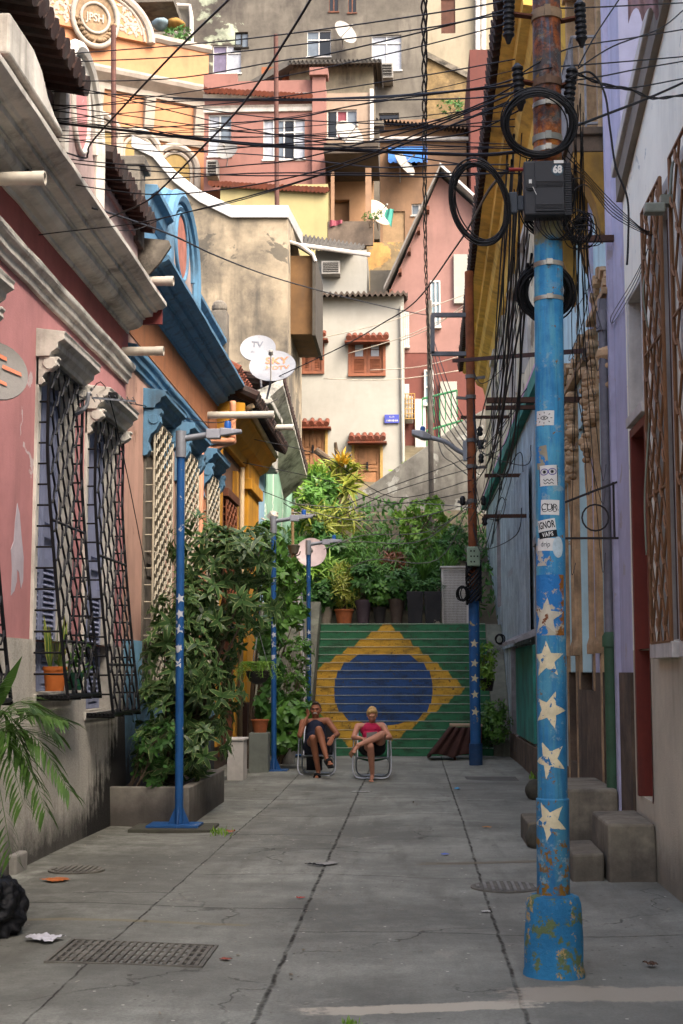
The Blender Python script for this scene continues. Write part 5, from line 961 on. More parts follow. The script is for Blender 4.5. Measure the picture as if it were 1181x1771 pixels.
s_, pl = patch(949, 924, 34, 12, MINK, rot=.14, off=.0013); lettering('lettering', 'VAPS', .034, MSTK, s_, pl, spacing=1.15, sx=.8, fill=.001)
s_, pl = patch(945, 941, 34, 22, MSTK, rot=-.03); lettering('scrawl', 'drip', .042, MINK, s_, pl, sx=.9)
f = onpole(967, 946, .002); b = MB(); b.grid(lambda r, a: f(r * .035 * math.cos(a), r * .062 * math.sin(a)), [.02, .4, .7, 1], [2 * math.pi * i / 20 for i in range(21)]); b.build('sticker', M('pale_blue_sticker', '#aebfc4', .6, .25, 18, bump=0), po, smooth=True)
# clamps and bands, insulators on their arms
for z, m, h, dr in ((P(945, 460, PY).z, MBAND, .028, .004), (P(945, 519, PY).z, MBAND, .024, .004), (P(945, 243, PY).z, M('galvanised_clamp', '#87887f', .5, .2, 6, metal=.4, grime=.3), .04, .006), (P(945, 147, PY).z, M('rusty_clamp', '#5c4636', .7, .3, 6), .045, .006), (P(945, 30, PY).z, M('rust_bright_clamp', '#8a7358', .6, .3, 6, grime=.4), .06, .008), (P(945, 185, PY).z, MBAND, .03, .004), (P(945, 263, PY).z, MBAND, .03, .004)):
    b = MB(); c = pax(z); b.lathe((c.x, c.y, z - h / 2), [(.084, 0), (.0855 + dr, 0), (.0855 + dr, h), (.084, h)], 28); b.box(c.x - .02, c.y - .105, z - h * .6, c.x + .015, c.y - .085, z + h * .6); b.build('clamp', m, po, smooth='auto')
for (px, py, tl, sd) in ((880, 32, .03, -1), (1004, 38, -.03, 1), (897, 148, -.06, -1), (986, 152, .12, 1)):
    c = P(px, py, PY - .05); b = MB(); L = .25; ax = Vector((tl, 0, 1)).normalized(); pr = []
    for k in range(7): pr += [(.026, k * .035 - .12), (.036, k * .035 - .11), (.036, k * .035 - .098), (.026, k * .035 - .088)]
    b.lathe(c, [(.012, -.16)] + pr + [(.012, .14)], 14, ax); b.build('insulator', MINS, po, smooth='auto')
    b = MB(); q = pax(c.z + .03); b.bar((q.x + sd * .08, q.y, c.z + .03), (c.x, c.y, c.z + .03), .05, .012); b.build('clamp_arm', M('rusty_clamp_arm', '#5a3322', .8, .3, 6), po)
# splice box number 68
MBOX = M('black_plastic_box', '#26272a', .5, .15, 10, bump=.1, bs=90); x0, x1, z0, z1 = rc(907, 276, 976, 371, 8.13)
bx = thing('splice_box', 'black cable splice box with number 68 strapped to the foreground pole', 'junction box', ((x0 + x1) / 2, 8.2, z0))
b = MB(); b.box(x0, 8.14, z0, x1, 8.26, z1); b.build('case', MBOX, bx, bevel=.01)
b = MB(); w_ = x1 - x0; h_ = z1 - z0
b.box(x0 + w_ * .27, 8.128, z0 + .02, x1 - .006, 8.141, z1 - .006)
for k in range(5): z = z0 + h_ * (.50 + .025 * k); b.box(x0 + w_ * .28, 8.124, z, x1 - .01, 8.129, z + .003)
for k in range(4): z = z0 + h_ * (.1 + .025 * k); b.box(x0 + w_ * .28, 8.124, z, x1 - .01, 8.129, z + .003)
b.build('lid', MBOX, bx, bevel=.004)
b = MB(); e1 = rc(976, 276, 987, 371, 8.16)
for k in range(30): z = z0 + h_ * (k + .3) / 31; b.box(x1 + .001, 8.15, z, e1[1], 8.25, z + .006)
b.box(x1 + .0005, 8.16, z0, x1 + .012, 8.25, z1); b.build('cooling_fin', MBOX, bx)
b = MB(); b.lathe((x0 + w_ * .15, 8.142, z0 + h_ * .52), [(.024, 0), (.024, .012), (.016, .012), (.016, .018), (.006, .018)], 16, (0, -1, 0)); b.build('lock', MINS, bx, smooth='auto')
b = MB(); b.box(x0 + w_ * .12, 8.126, z0 + h_ * .53, x0 + w_ * .19, 8.13, z0 + h_ * .64); b.bar((x0 + w_ * .18, 8.127, z0 + h_ * .56), (x0 + w_ * .3, 8.127, z0 + h_ * .36), .004, .003); b.build('seal_tag', MSTK, bx)
b = MB(); b.box(x1 - .062, 8.122, z1 - .024, x1 - .006, 8.127, z1 - .006); b.build('label_strip', MSTK, bx)
b = MB(); b.lathe((x1 - .042, 8.1275, z1 - .062), [(.036, 0), (.036, .002)], 24, (0, -1, 0)); dsk = b.build('number_disc', M('dark_teal_disc', '#28404a', .5, .1, bump=0), bx)
lettering('number', '68', .062, MSTK, dsk, lambda u, v: (x1 - .042 + u, 8.1245, z1 - .062 + v), sx=.85, fill=.003)
b = MB(); e2 = rc(880, 336, 894, 373, 8.25); b.box(e2[0], 8.2, e2[2], e2[1], 8.24, e2[3]); b.bar((e2[1] - .002, 8.22, (e2[2] + e2[3]) / 2), (x0 + .01, 8.22, (e2[2] + e2[3]) / 2), .02, .09); b.build('side_closure', M('slate_plastic', '#2f353c', .5, .1, 8), bx, bevel=.006)
b = MB(); q = P(884, 293, 8.2); b.tube([P(880, 293, 8.2), P(907, 293, 8.2)], .011, 8); b.build('red_handle', M('red_plastic', '#7d1f1c', .5, .15, 8), bx, smooth='auto')
def coil(px, py, rx, ry, Y, n, label, spread=7, tilt=0, r=.0045, jit=.06, ty=.1):
    b = MB(); m = 40
    for k in range(n):
        ox, oy = rnd.gauss(0, spread * .35), rnd.gauss(0, spread * .35); sx, sy = 1 - spread / rx * rnd.random(), 1 - spread / ry * rnd.random(); a0 = rnd.uniform(0, 6.28); yy = Y + rnd.uniform(-.03, .03); pts = []
        for i in range(m):
            a = 2 * math.pi * i / m; w_ = 1 + jit * .35 * math.sin(2 * a + a0) ; x, y = rx * sx * w_ * math.cos(a), ry * sy * w_ * math.sin(a)
            pts.append(P(px + ox + x * math.cos(tilt) - y * math.sin(tilt), py + oy + x * math.sin(tilt) + y * math.cos(tilt), yy + ty * math.sin(a + tilt) * .5))
        b.tube(pts, r, 5, True)
    return tag(b.build('cable_coil', MCAB, smooth=True), label, 'cable coil', 'cable coils on the near pole')
coil(932, 214, 63, 60, 8.18, 24, 'thick round coil of black cable above the splice box', 9)
coil(830, 350, 52, 75, 8.2, 12, 'hanging oval coil of black cable left of the splice box', 8, -.22)
coil(942, 504, 48, 51, 8.52, 30, 'dense coil of black cable hidden behind the pole below the splice box', 12, 0, .006)
coil(948, 335, 50, 74, 8.42, 10, 'loose loops of black cable behind the splice box', 9)
coil(1005, 396, 27, 32, 8.3, 14, 'tangled small coil of black wire at lower right of the splice box', 18, .4, .003, .5)
# ================================================================== SECOND POLE
P2Y = 26.9; q0, q1 = P(823, 1318, P2Y), P(811, 470, P2Y)
p2 = thing('utility_pole', 'rusty orange iron utility pole with starred blue foot, farther up the street', 'utility pole', (q0.x, P2Y, 0))
def ax2(z): return q0.lerp(q1, (z - q0.z) / (q1.z - q0.z))
def sh2(za, zb, r, name, m): b = MB(); b.tube([ax2(za), ax2((za + zb) / 2), ax2(zb)], r, 18); return b.build(name, m, p2, smooth='auto')
zb1 = P(818, 1020, P2Y).z; zb2 = P(822, 1286, P2Y).z
sh2(zb1, q1.z, .085, 'shaft', M('orange_rust', '#7c4526', .85, .4, 2.5, streak=.5, grime=.3, dark=(.06, .025, .015))); sh2(zb2, zb1, .1, 'painted_shaft', M('deep_blue_paint', '#1f5080', .6, .2, 4, streak=.3, peel='#9a8a5a', pa=.72, ps=6)); sh2(-.1, zb2, .125, 'foot', M('dark_blue_paint', '#1c3e63', .7, .3, 4, grime=.4))
MST5 = M('cream_star', '#b8ae8c', .7, .1, 8)
def flat_star(c, nrm, R, mat, par, rr, rot=0):
    c = Vector(c); nrm = Vector((nrm[0], nrm[1], 0)).normalized(); a0 = math.atan2(nrm.y, nrm.x)
    b = MB(); star(b, lambda u, v: (c.x + (rr + .002) * math.cos(a0 + u / rr), c.y + (rr + .002) * math.sin(a0 + u / rr), c.z + v), R, rot); return b.build('painted_star', mat, par, smooth=True)
for py in (1113, 1147, 1173, 1201, 1231): c = ax2(P(820, py, P2Y).z); flat_star(c, (-c.x, -c.y), .085, MST5, p2, .1, rnd.uniform(-.2, .2))
b = MB()
for py, dx in ((655, 1), (690, -1), (765, 1), (810, 1), (870, -1)): c = ax2(P(815, py, P2Y).z); b.lathe((c.x, c.y, c.z), [(.08, 0), (.1, 0), (.1, .07), (.08, .07)], 16); b.bar(c, c + Vector((.28 * dx, 0, .03)), .05, .05)
b.build('clamp', M('grey_clamp', '#5d5a57', .7, .3, 5), p2)
b = MB()
for px, py in ((830, 745), (832, 768), (832, 792), (800, 865), (836, 865), (838, 900)): c = P(px, py, P2Y - .05); b.lathe(c, [(.03, -.1), (.06, -.06), (.04, -.02), (.06, .02), (.03, .08)], 10)
b.build('insulator', MINS, p2, smooth='auto')
b = MB()
for (X0, py) in ((-1, 545), (-1, 612)): A, B_ = P(746, py, P2Y), P(806, py, P2Y); b.bar(A, B_, .08, .08)
b.bar(P(748, 545, P2Y), P(748, 612, P2Y), .08, .08); b.build('bracket_frame', M('grey_iron', '#55575c', .7, .2, 5), p2)
tag(MB().bar(P(785, 624, 20), P(1030, 605, 15.2), .05, .05).build('cross_arm', M('rusty_dark_iron', '#3a231b', .8, .3, 5)), 'long thin rusty bar braced across to the lilac house behind the pole', 'bar')
sl_ = thing('street_light', 'grey cobra head street light bracketed to the rusty pole', 'street light', P(804, 785, P2Y))
b = MB(); b.tube(spline([P(804, 785, P2Y), P(790, 778, P2Y), P(770, 764, P2Y), P(745, 757, P2Y)], 5), .045, 8); x0, x1, z0, z1 = rc(801, 762, 807, 797, P2Y - .02); b.box(x0, P2Y - .06, z0, x1, P2Y + .06, z1); b.build('arm', M('galvanised', '#7d8084', .5, .2, 4, metal=.3), sl_)
b = MB(); a, c = P(745, 757, P2Y), P(712, 748, P2Y); b.ext([a + Vector((0, dy, dz)) for dy, dz in ((-.07, -.04), (.07, -.04), (.07, .05), (-.07, .05))], [a.lerp(c, .4) + Vector((0, dy, dz)) for dy, dz in ((-.16, -.08), (.16, -.08), (.16, .08), (-.16, .08))]); b.ext([a.lerp(c, .4) + Vector((0, dy, dz)) for dy, dz in ((-.16, -.08), (.16, -.08), (.16, .08), (-.16, .08))], [c + Vector((0, dy, dz)) for dy, dz in ((-.1, -.05), (.1, -.05), (.1, .04), (-.1, .04))]); b.build('lamp_head', M('galvanised_head', '#8b8d90', .5, .15, 4), sl_, bevel=.02)
b = MB(); c = P(731, 748, P2Y); b.lathe(c, [(.05, 0), (.05, .09), (.03, .12)], 10); b.build('photocell', M('blue_plastic', '#24508c', .5, bump=0), sl_)
x0, x1, z0, z1 = rc(808, 945, 830, 979, 26.6); jb = thing('junction_box', 'pale green junction box on the rusty pole', 'junction box', ((x0 + x1) / 2, 26.7, z0)); b = MB(); b.box(x0, 26.6, z0, x1, 26.78, z1); b.build('case', M('pale_green_box', '#84967d', .6, .15, 5, grime=.2), jb, bevel=.02)
b = MB()
for i in range(3):
    for k in range(2 + i % 2): x = x0 + .06 + .06 * k; b.box(x, 26.592, z1 - .1 - .1 * i, x + .025, 26.6, z1 - .07 - .1 * i)
b.build('punched_mark', MDK, jb)
b = MB()
for k in range(9): a = k * .7; pts = [ax2(zb1 - .25 + .11 * i) + Vector((.14 * math.cos(a + i * .9), -.14 + .1 * math.sin(a + i), .04 * math.sin(k + i))) for i in range(8)]; b.tube(spline(pts, 4), .02, 5)
tag(b.build('cable_bundle', MCAB), 'matted bundle of black cables wound round the rusty pole below its green box', 'cable bundle')
coil(800, 1026, 9, 14, 26.6, 5, 'small black coil hanging left of the rusty pole', 4, 0, .012, .2); coil(864, 1105, 8, 9, 26.6, 4, 'small black coil on the grey-blue wall right of the rusty pole', 2, 0, .012, .1)
# far thin pole
fp = thing('utility_pole', 'thin grey pole with a white painted band above the garden', 'utility pole', (P(748, 1000, 40).x, 40, 4)); b = MB(); b.tube([P(748, 1040, 40), P(742, 520, 40)], .075, 10); b.build('shaft', M('weathered_pole', '#5a534b', .9, .3, 3, streak=.4), fp); b = MB(); b.tube([P(747.6, 988, 40), P(747.2, 952, 40)], .085, 10); b.build('white_band', MWP, fp); b = MB(); b.tube([P(747.2, 951, 40), P(747, 925, 40)], .084, 10); b.build('tan_band', MTAN, fp)
# ================================================================== BLUE LAMP POSTS
MLB = M('lamp_blue', '#1b4c80', .5, .15, 5, streak=.3, peel='#a9a9ab', pa=.73, ps=8, bump=.15); MGV2 = M('galvanised_tube', '#85888d', .5, .2, 5, metal=.3, bump=.1); MLH = M('lamp_grey', '#9a9ca3', .5, .1, 5); MPC = M('photocell_blue', '#1f5aa8', .4, bump=0)
MST6 = M('worn_white_star', '#b4b6ba', .7, .12, 9, peel='#1d4f8a', pa=.58, ps=12)
lx, ly = -2.588, 15.83
lp = thing('lamp_post', 'nearest blue lamp post with worn white stars, on a bolted plate by the planter', 'lamp post', (lx, ly, 0), 'blue starred lamp posts along the left side')
b = MB(); b.box(lx - .33, ly - .22, .02, lx + .24, ly + .22, .045); b.build('base_plate', MLB, lp, bevel=.004)
b = MB()
for s, t in ((1, 0), (-1, 0), (0, 1), (0, -1)): b.ext([(lx + s * .05 - t * .006, ly + t * .05 - s * .006, .045), (lx + s * .12 - t * .006, ly + t * .12 - s * .006, .045), (lx + s * .045 - t * .006, ly + t * .045 - s * .006, .22)], [(lx + s * .05 + t * .006, ly + t * .05 + s * .006, .045), (lx + s * .12 + t * .006, ly + t * .12 + s * .006, .045), (lx + s * .045 + t * .006, ly + t * .045 + s * .006, .22)])
b.build('rib', MLB, lp)
b = MB(); b.tube([(lx, ly, .045), (lx - .015, ly, 2), (lx - .03, ly, 4.14)], .046, 18); b.build('post', MLB, lp, smooth='auto')
b = MB(); b.tube([(lx - .03, ly, 4.12), (lx - .032, ly, 4.42)], .06, 18); b.build('sleeve', MGV2, lp, smooth='auto')
b = MB(); b.tube([(lx - .03, ly, 4.33), (lx + .3, ly, 4.38)], .036, 12); b.build('arm', MGV2, lp, smooth='auto')
b = MB(); b.box(lx + .26, ly - .055, 4.33, lx + .42, ly + .055, 4.44); b.ext([(lx + .42, ly - .06, 4.36), (lx + .42, ly + .06, 4.36), (lx + .42, ly + .06, 4.45), (lx + .42, ly - .06, 4.45)], [(lx + .66, ly - .05, 4.395), (lx + .66, ly + .05, 4.395), (lx + .66, ly + .05, 4.43), (lx + .66, ly - .05, 4.43)]); hd = b.build('lamp_head', MLH, lp, bevel=.008)
b = MB(); b.lathe((lx + .5, ly, 4.44), [(.04, 0), (.04, .07), (.03, .09)], 12); b.build('photocell', MPC, hd, smooth='auto')
for i, z in enumerate((2.52, 2.35, 2.18, 1.98, 1.8)): flat_star((lx - .018, ly, z), (-lx, -ly), .062, MST6, lp, .046, rnd.uniform(-.3, .3))
dup(lp, (-2.404, 24.7, 0), 'blue lamp post with white stars behind the leafy bush, second along the left side')
dup(lp, (-2.13, 29.3, 0), 'blue lamp post at the foot of the painted stairs behind the man')
o = dup(lp, (P(551, 1000, 34).x, 34.0, -.95), 'blue lamp post farthest back beyond the stair head')
b = MB(); b.box(lx - .5, ly - .35, -.03, lx + .4, ly + .35, .02); tag(b.build('footing', M('mossy_footing', '#4a4a3f', .95, .3, 3, grime=.6), bevel=.01), 'mossy concrete footing under the nearest blue lamp post', 'footing')
# ================================================================== PLANTS
LF_VAR = leafmat('variegated_leaf', ('#35502a', '#476636', '#293f21'), '#8d9c62', .38, .72)
LF_DK = leafmat('dark_leaf', ('#3c6230', '#4d7838', '#2f4d25')); LF_MD = leafmat('mid_leaf', ('#4c7432', '#608a3a', '#3d6028')); LF_LT = leafmat('bright_leaf', ('#6b9034', '#82a53e', '#557a2c'))
LF_YL = leafmat('yellow_green_leaf', ('#75832f', '#8c963a', '#5d7629'), '#a8a04a', .4, .6); LF_OR = leafmat('orange_leaf', ('#b8871f', '#c89a2c', '#9a7a24')); LF_BR = leafmat('dry_red_leaf', ('#6a3f2a', '#7d5034', '#54331f')); LF_PM = leafmat('palm_leaf', ('#42602a', '#557535', '#33501e'), None, .4); LF_SN = leafmat('snake_leaf', ('#4a6a34', '#5d7d3f', '#3b552a'), '#a5a858', .4, .5)
MBARK = M('bark', '#584a3b', .95, .35, 6, grime=.4, bs=30, bump=.8)
MPC1 = M('terracotta', '#9a5630', .85, .2, 4, streak=.3, grime=.2); MPC2 = M('aubergine_glaze', '#463a40', .6, .25, 3, streak=.3); MPC3 = M('dark_pot', '#2c2826', .7, .25, 3); MPC4 = M('pale_cement_pot', '#8f8474', .9, .2, 3, streak=.4, grime=.3); MSOIL = M('soil', '#2a211a', .95)
def rvec():
    while True:
        v = Vector((rnd.uniform(-1, 1), rnd.uniform(-1, 1), rnd.uniform(-1, 1)))
        if .05 < v.length < 1: return v.normalized()
def rosette(b, p, ax, k, L, W, sp=(.5, 1.25), droop=.3):
    ax = ax.normalized(); t = ax.cross(Vector((.31, .2, .9)));
    if t.length < .1: t = Vector((1, 0, 0))
    t.normalize(); s = ax.cross(t); a0 = rnd.uniform(0, 6.28)
    for i in range(k):
        a = a0 + i * 2.39996; e = sp[0] + (sp[1] - sp[0]) * (i + rnd.random()) / k; d = ax * math.cos(e) + (t * math.cos(a) + s * math.sin(a)) * math.sin(e)
        b.leaf(p + ax * .02 * i, d + Vector((0, 0, -.1)), ax, L * rnd.uniform(.7, 1.15), W * rnd.uniform(.8, 1.2), droop)
def foliage(blobs, n, L, W, k=7, droop=.3, up=.35, hollow=.45, sp=(.5, 1.3)):
    """leaf rosettes spread through uneven blobs (centre, radii); leaves gaps between twigs"""
    b = MB(); tot = sum(r[0] * r[1] * r[2] for c, r in blobs); ends = []
    for c, r in blobs:
        m = max(3, int(n * (r[0] * r[1] * r[2]) ** .8 / sum((q[1][0] * q[1][1] * q[1][2]) ** .8 for q in blobs)))
        for _ in range(m):
            d = rvec(); f = rnd.uniform(hollow, 1.0) ** .7 * (1 + .18 * math.sin(d.x * 7 + c.x * 3) * math.sin(d.z * 6 + c.y)); p = Vector((c.x + d.x * r[0] * f, c.y + d.y * r[1] * f, c.z + d.z * r[2] * f))
            rosette(b, p, d + Vector((0, 0, up)) + rvec() * .4, k, L * rnd.uniform(.8, 1.2), W, sp, droop); ends.append(p)
    return b, ends
def stems(base, ends, n, r=.02, seg=4):
    b = MB()
    for e in rnd.sample(ends, min(n, len(ends))):
        m = base.lerp(e, .5) + Vector((rnd.uniform(-.1, .1), rnd.uniform(-.1, .1), .08)); pts = spline([base + Vector((rnd.uniform(-.05, .05), rnd.uniform(-.05, .05), 0)), m, e], seg); b.tube(pts, [r * (1 - .8 * i / (len(pts) - 1)) for i in range(len(pts))], 5)
    return b
def shrub(name, label, cat, base, blobs, n, L, W, mat, k=7, ns=14, r=.02, group=None, **kw):
    base = Vector(base); t = thing(name, label, cat, base, group); blobs = [(Vector(c), (q, q, q) if isinstance(q, (int, float)) else q) for c, q in blobs]
    b, ends = foliage(blobs, n, L, W, k, **kw); b.build('foliage', mat, t, smooth=True); stems(base, ends, ns, r).build('stem', MBARK, t); return t
def gp(px, py, Y): return P(px, py, Y)
# planter with the big variegated bush
pt = thing('planter', 'long low concrete planter on the left behind the nearest lamp post', 'planter', (-3.0, 17.6, 0)); MPN = M('planter_concrete', '#78736a', .95, .2, 2, streak=.5, grime=.4, base=(.35, .7))
b = MB(); b.box(-3.47, 16.1, -.05, -2.52, 16.22, .42); b.box(-3.47, 18.98, -.05, -2.52, 19.1, .42); b.box(-2.64, 16.222, -.05, -2.52, 18.978, .415); b.build('wall', MPN, pt, bevel=.012); b = MB(); b.box(-3.47, 16.23, .02, -2.65, 18.97, .36); b.build('soil', MSOIL, pt)
shrub('bush', 'large bushy shrub with cream edged leaves growing in the long concrete planter', 'bush', (-3.0, 17.5, .36), [(gp(375, 985, 17.5), (.42, .5, .48)), (gp(345, 950, 17.6), (.28, .4, .3)), (gp(420, 965, 17.3), (.42, .4, .32)), (gp(445, 1045, 17.2), (.3, .4, .26)), (gp(350, 1060, 17.4), (.42, .5, .42)), (gp(365, 1110, 17.5), (.36, .5, .4)), (gp(310, 1150, 17), (.42, .6, .45)), (gp(350, 1210, 17.2), (.36, .6, .42)), (gp(290, 1240, 16.9), (.34, .5, .42)), (gp(340, 1290, 17.2), (.34, .6, .3)), (gp(275, 1300, 16.6), (.26, .4, .25)), (gp(300, 1075, 16.8), (.2, .4, .3)), (gp(362, 1170, 17.6), (.2, .4, .25))], 520, .17, .06, LF_VAR, 8, 26, .03, sp=(.45, 1.35), droop=.45, hollow=.5)
shrub('creeper', 'low leafy creeper spilling over the near end of the concrete planter', 'plant', (-3.2, 16.25, .36), [(gp(262, 1335, 16.2), (.16, .15, .2)), (gp(275, 1290, 16.3), (.25, .2, .2))], 40, .09, .05, LF_DK, 6, 8, .008)
# plants along the left side
shrub('climber', 'tall climbing plant on the wall beside the ochre pilaster', 'climbing plant', (-3.1, 26.8, 0), [(gp(465, 940, 27), (.26, .3, .42)), (gp(474, 1010, 26.8), (.28, .3, .42)), (gp(470, 1080, 26.6), (.24, .3, .4)), (gp(500, 1000, 27.5), (.22, .3, .35)), (gp(505, 1060, 27), (.25, .3, .35))], 210, .17, .1, LF_MD, 6, 16, .02)
shrub('shrub', 'slim upright shrub between the second lamp post and the stairs', 'bush', (-2.5, 26.5, 0), [(gp(515, 1130, 26.5), (.24, .3, .25)), (gp(510, 1180, 26.4), (.22, .3, .3)), (gp(520, 1230, 26.3), (.2, .3, .3))], 150, .1, .05, LF_MD, 6, 14, .015)
shrub('shrub', 'dark leafed shrub against the wall left of the second lamp post', 'bush', (-2.95, 25.4, 0), [(gp(468, 1160, 25.4), (.18, .3, .3)), (gp(468, 1215, 25.3), (.2, .3, .3)), (gp(464, 1110, 25.5), (.15, .2, .25))], 110, .15, .09, LF_DK, 6, 12, .015)
def pot(c, r, h, mat, prof=None):
    return [(r * .72, 0), (r * .85, h * .5), (r * .97, h * .9), (r * 1.06, h * .9), (r * 1.06, h), (r * .94, h), (r * .9, h * .93), (r * .01, h * .92)]
def potted(name, label, c, r, h, mpot, blobs, n, L, W, mleaf, k=7, prof=None, group=None, **kw):
    c = Vector(c); t = thing(name, label, 'potted plant', c, group); b = MB(); b.lathe(c, prof or pot(c, r, h, mpot), 22); b.build('pot', mpot, t, smooth='auto'); b = MB(); b.lathe(c + Vector((0, 0, h * .9)), [(r * .9, 0), (r * .9, .01)], 18); b.build('soil', MSOIL, t)
    if blobs:
        blobs = [(Vector(q), (s, s, s) if isinstance(s, (int, float)) else s) for q, s in blobs]; b, e = foliage(blobs, n, L, W, k, **kw); b.build('foliage', mleaf, t, smooth=True); stems(c + Vector((0, 0, h * .9)), e, 10, .012).build('stem', MBARK, t)
    return t
potted('potted_shrub', 'glossy pale leafed shrub in a white ribbed pot beside the man', G(495, 1322), .2, .34, MWP, [(gp(500, 1245, 25.2), (.34, .3, .26)), (gp(495, 1275, 25.1), (.3, .3, .22)), (gp(525, 1240, 25.3), (.2, .25, .2))], 120, .17, .11, LF_MD, 6)
potted('potted_shrub', 'feathery shrub in a black pot at the right wall past the rusty pole', G(858, 1307), .17, .3, MPC3, [(gp(858, 1255, 28.5), (.24, .24, .3)), (gp(855, 1230, 28.5), (.16, .2, .2))], 130, .1, .035, LF_MD, 7)
potted('potted_shrub', 'low leafy plant in a dark pot beneath the pots hung on the right wall', G(838, 1300), .13, .25, MPC3, [(gp(836, 1262, 28.8), (.17, .2, .3))], 60, .1, .05, LF_DK, 6)
hb = gp(842, 1175, 28.5)
potted('wall_planter', 'leafy plant trailing from a dark pot hung on the right wall', gp(843, 1195, 28.5), .14, .24, MPC3, [(gp(842, 1140, 28.5), (.14, .2, .28)), (gp(838, 1165, 28.4), (.12, .2, .2))], 80, .11, .05, LF_LT, 6)
# hanging fern
hc = gp(446, 1172, 21.2); hf = thing('hanging_basket', 'fern in a black hanging basket beside the big bush', 'hanging basket', hc)
b = MB(); b.lathe(hc, [(.03, -.1), (.12, -.06), (.17, .03), (.185, .1), (.17, .1), (.01, .08)], 20); b.build('basket', MPC3, hf, smooth='auto')
b = MB()
for i in range(60):
    a = rnd.uniform(0, 6.28); L = rnd.uniform(.2, .4); d = Vector((math.cos(a), math.sin(a), 0)); pts = spline([hc + Vector((0, 0, .1)) + d * .08, hc + Vector((0, 0, .24)) + d * L * .6, hc + Vector((0, 0, .14 - .2 * rnd.random())) + d * L], 4); b.tube(pts, .003, 3)
    for j, p in enumerate(pts[1:]):
        for s in (-1, 1): b.leaf(p, d.cross(Vector((0, 0, 1))) * s + d * .4, Vector((0, 0, 1)), .055, .02, .2)
b.build('fern', LF_LT, hf); hk = hc + Vector((0, 0, .72)); b = MB()
for k in range(3): b.tube([hc + Vector((.17 * math.cos(k * 2.1), .17 * math.sin(k * 2.1), .1)), hk], .004, 4)
b.build('hanger_wire', MGV2, hf)
b = MB(); b.tube([(-3.5, hc.y, hk.z - .25), (-3.3, hc.y, hk.z + .03), (hk.x, hk.y, hk.z + .02)], .012, 6); b.tube([(-3.5, hc.y, hk.z + .02), (-3.3, hc.y, hk.z + .028)], .012, 6); tag(b.build('wall_bracket', MBK), 'thin iron wall bracket carrying the hanging fern basket', 'bracket')
# near palm at the left edge
def frond(b, base, tip, sag, n, LL, W, w=.006):
    base, tip = Vector(base), Vector(tip); m = base.lerp(tip, .55) + Vector((0, 0, sag)); pts = spline([base, m, tip], 10); N = len(pts); b.tube(pts, [w * (1 - .8 * i / (N - 1)) for i in range(N)], 5)
    for i in range(n):
        t = .22 + .78 * i / (n - 1); q = t * (N - 1); j = min(int(q), N - 2); p = pts[j].lerp(pts[j + 1], q - j); d = (pts[j + 1] - pts[j]).normalized(); sd = d.cross(Vector((0, 0, 1))).normalized(); env = math.sin(min(1, .25 + t * .9) * math.pi * .86) * .75 + .25
        for s in (-1, 1): b.leaf(p, d * rnd.uniform(.75, 1.0) + sd * s * .9 + Vector((0, 0, rnd.uniform(-.25, .15))), Vector((0, 0, 1)) + sd * s * .3, LL * env * rnd.uniform(.85, 1.1), W, .3, .1)
pb = Vector((-3.0, 9.5, 0)); pl_ = thing('palm', 'potted areca palm with arching fronds at the left edge of the picture', 'palm', pb)
b = MB(); b.lathe(pb, pot(pb, .22, .38, None), 22); b.build('pot', MPC3, pl_, smooth='auto')
b = MB(); tips = [((110, 1245), .14, 9.3), ((98, 1268), .2, 9.5), ((118, 1365), .32, 9.2), ((78, 1400), .28, 9.0), ((40, 1390), .3, 8.9), ((20, 1480), .3, 8.9), ((60, 1230), .1, 10), ((-30, 1200), .15, 9.6), ((-60, 1330), .3, 9.4), ((15, 1290), .2, 9), ((50, 1330), .3, 9.4), ((-80, 1250), .2, 9.7)]
for (q, sg_, Y) in tips: frond(b, pb + Vector((rnd.uniform(-.05, .05), rnd.uniform(-.05, .05), .85 + rnd.uniform(-.1, .25))), P(q[0], q[1], Y), sg_ + .1, 24, .3, .022)
for k in range(6): a = k; b.tube(spline([pb + Vector((.04 * math.cos(a), .04 * math.sin(a), .35)), pb + Vector((.06 * math.cos(a), .06 * math.sin(a), .6)), pb + Vector((.05 * math.cos(a), .05 * math.sin(a), .95))], 4), .012, 6)
b.leaf(P(-25, 1250, 9.7), P(38, 1135, 9.7) - P(-25, 1250, 9.7), Vector((1, -1, .3)), .52, .09, .0, .15); b.leaf(P(-20, 1260, 9.6), P(14, 1160, 9.6) - P(-20, 1260, 9.6), Vector((1, -1, .3)), .36, .07, .0, .15)
b.build('frond', LF_PM, pl_, smooth=True)
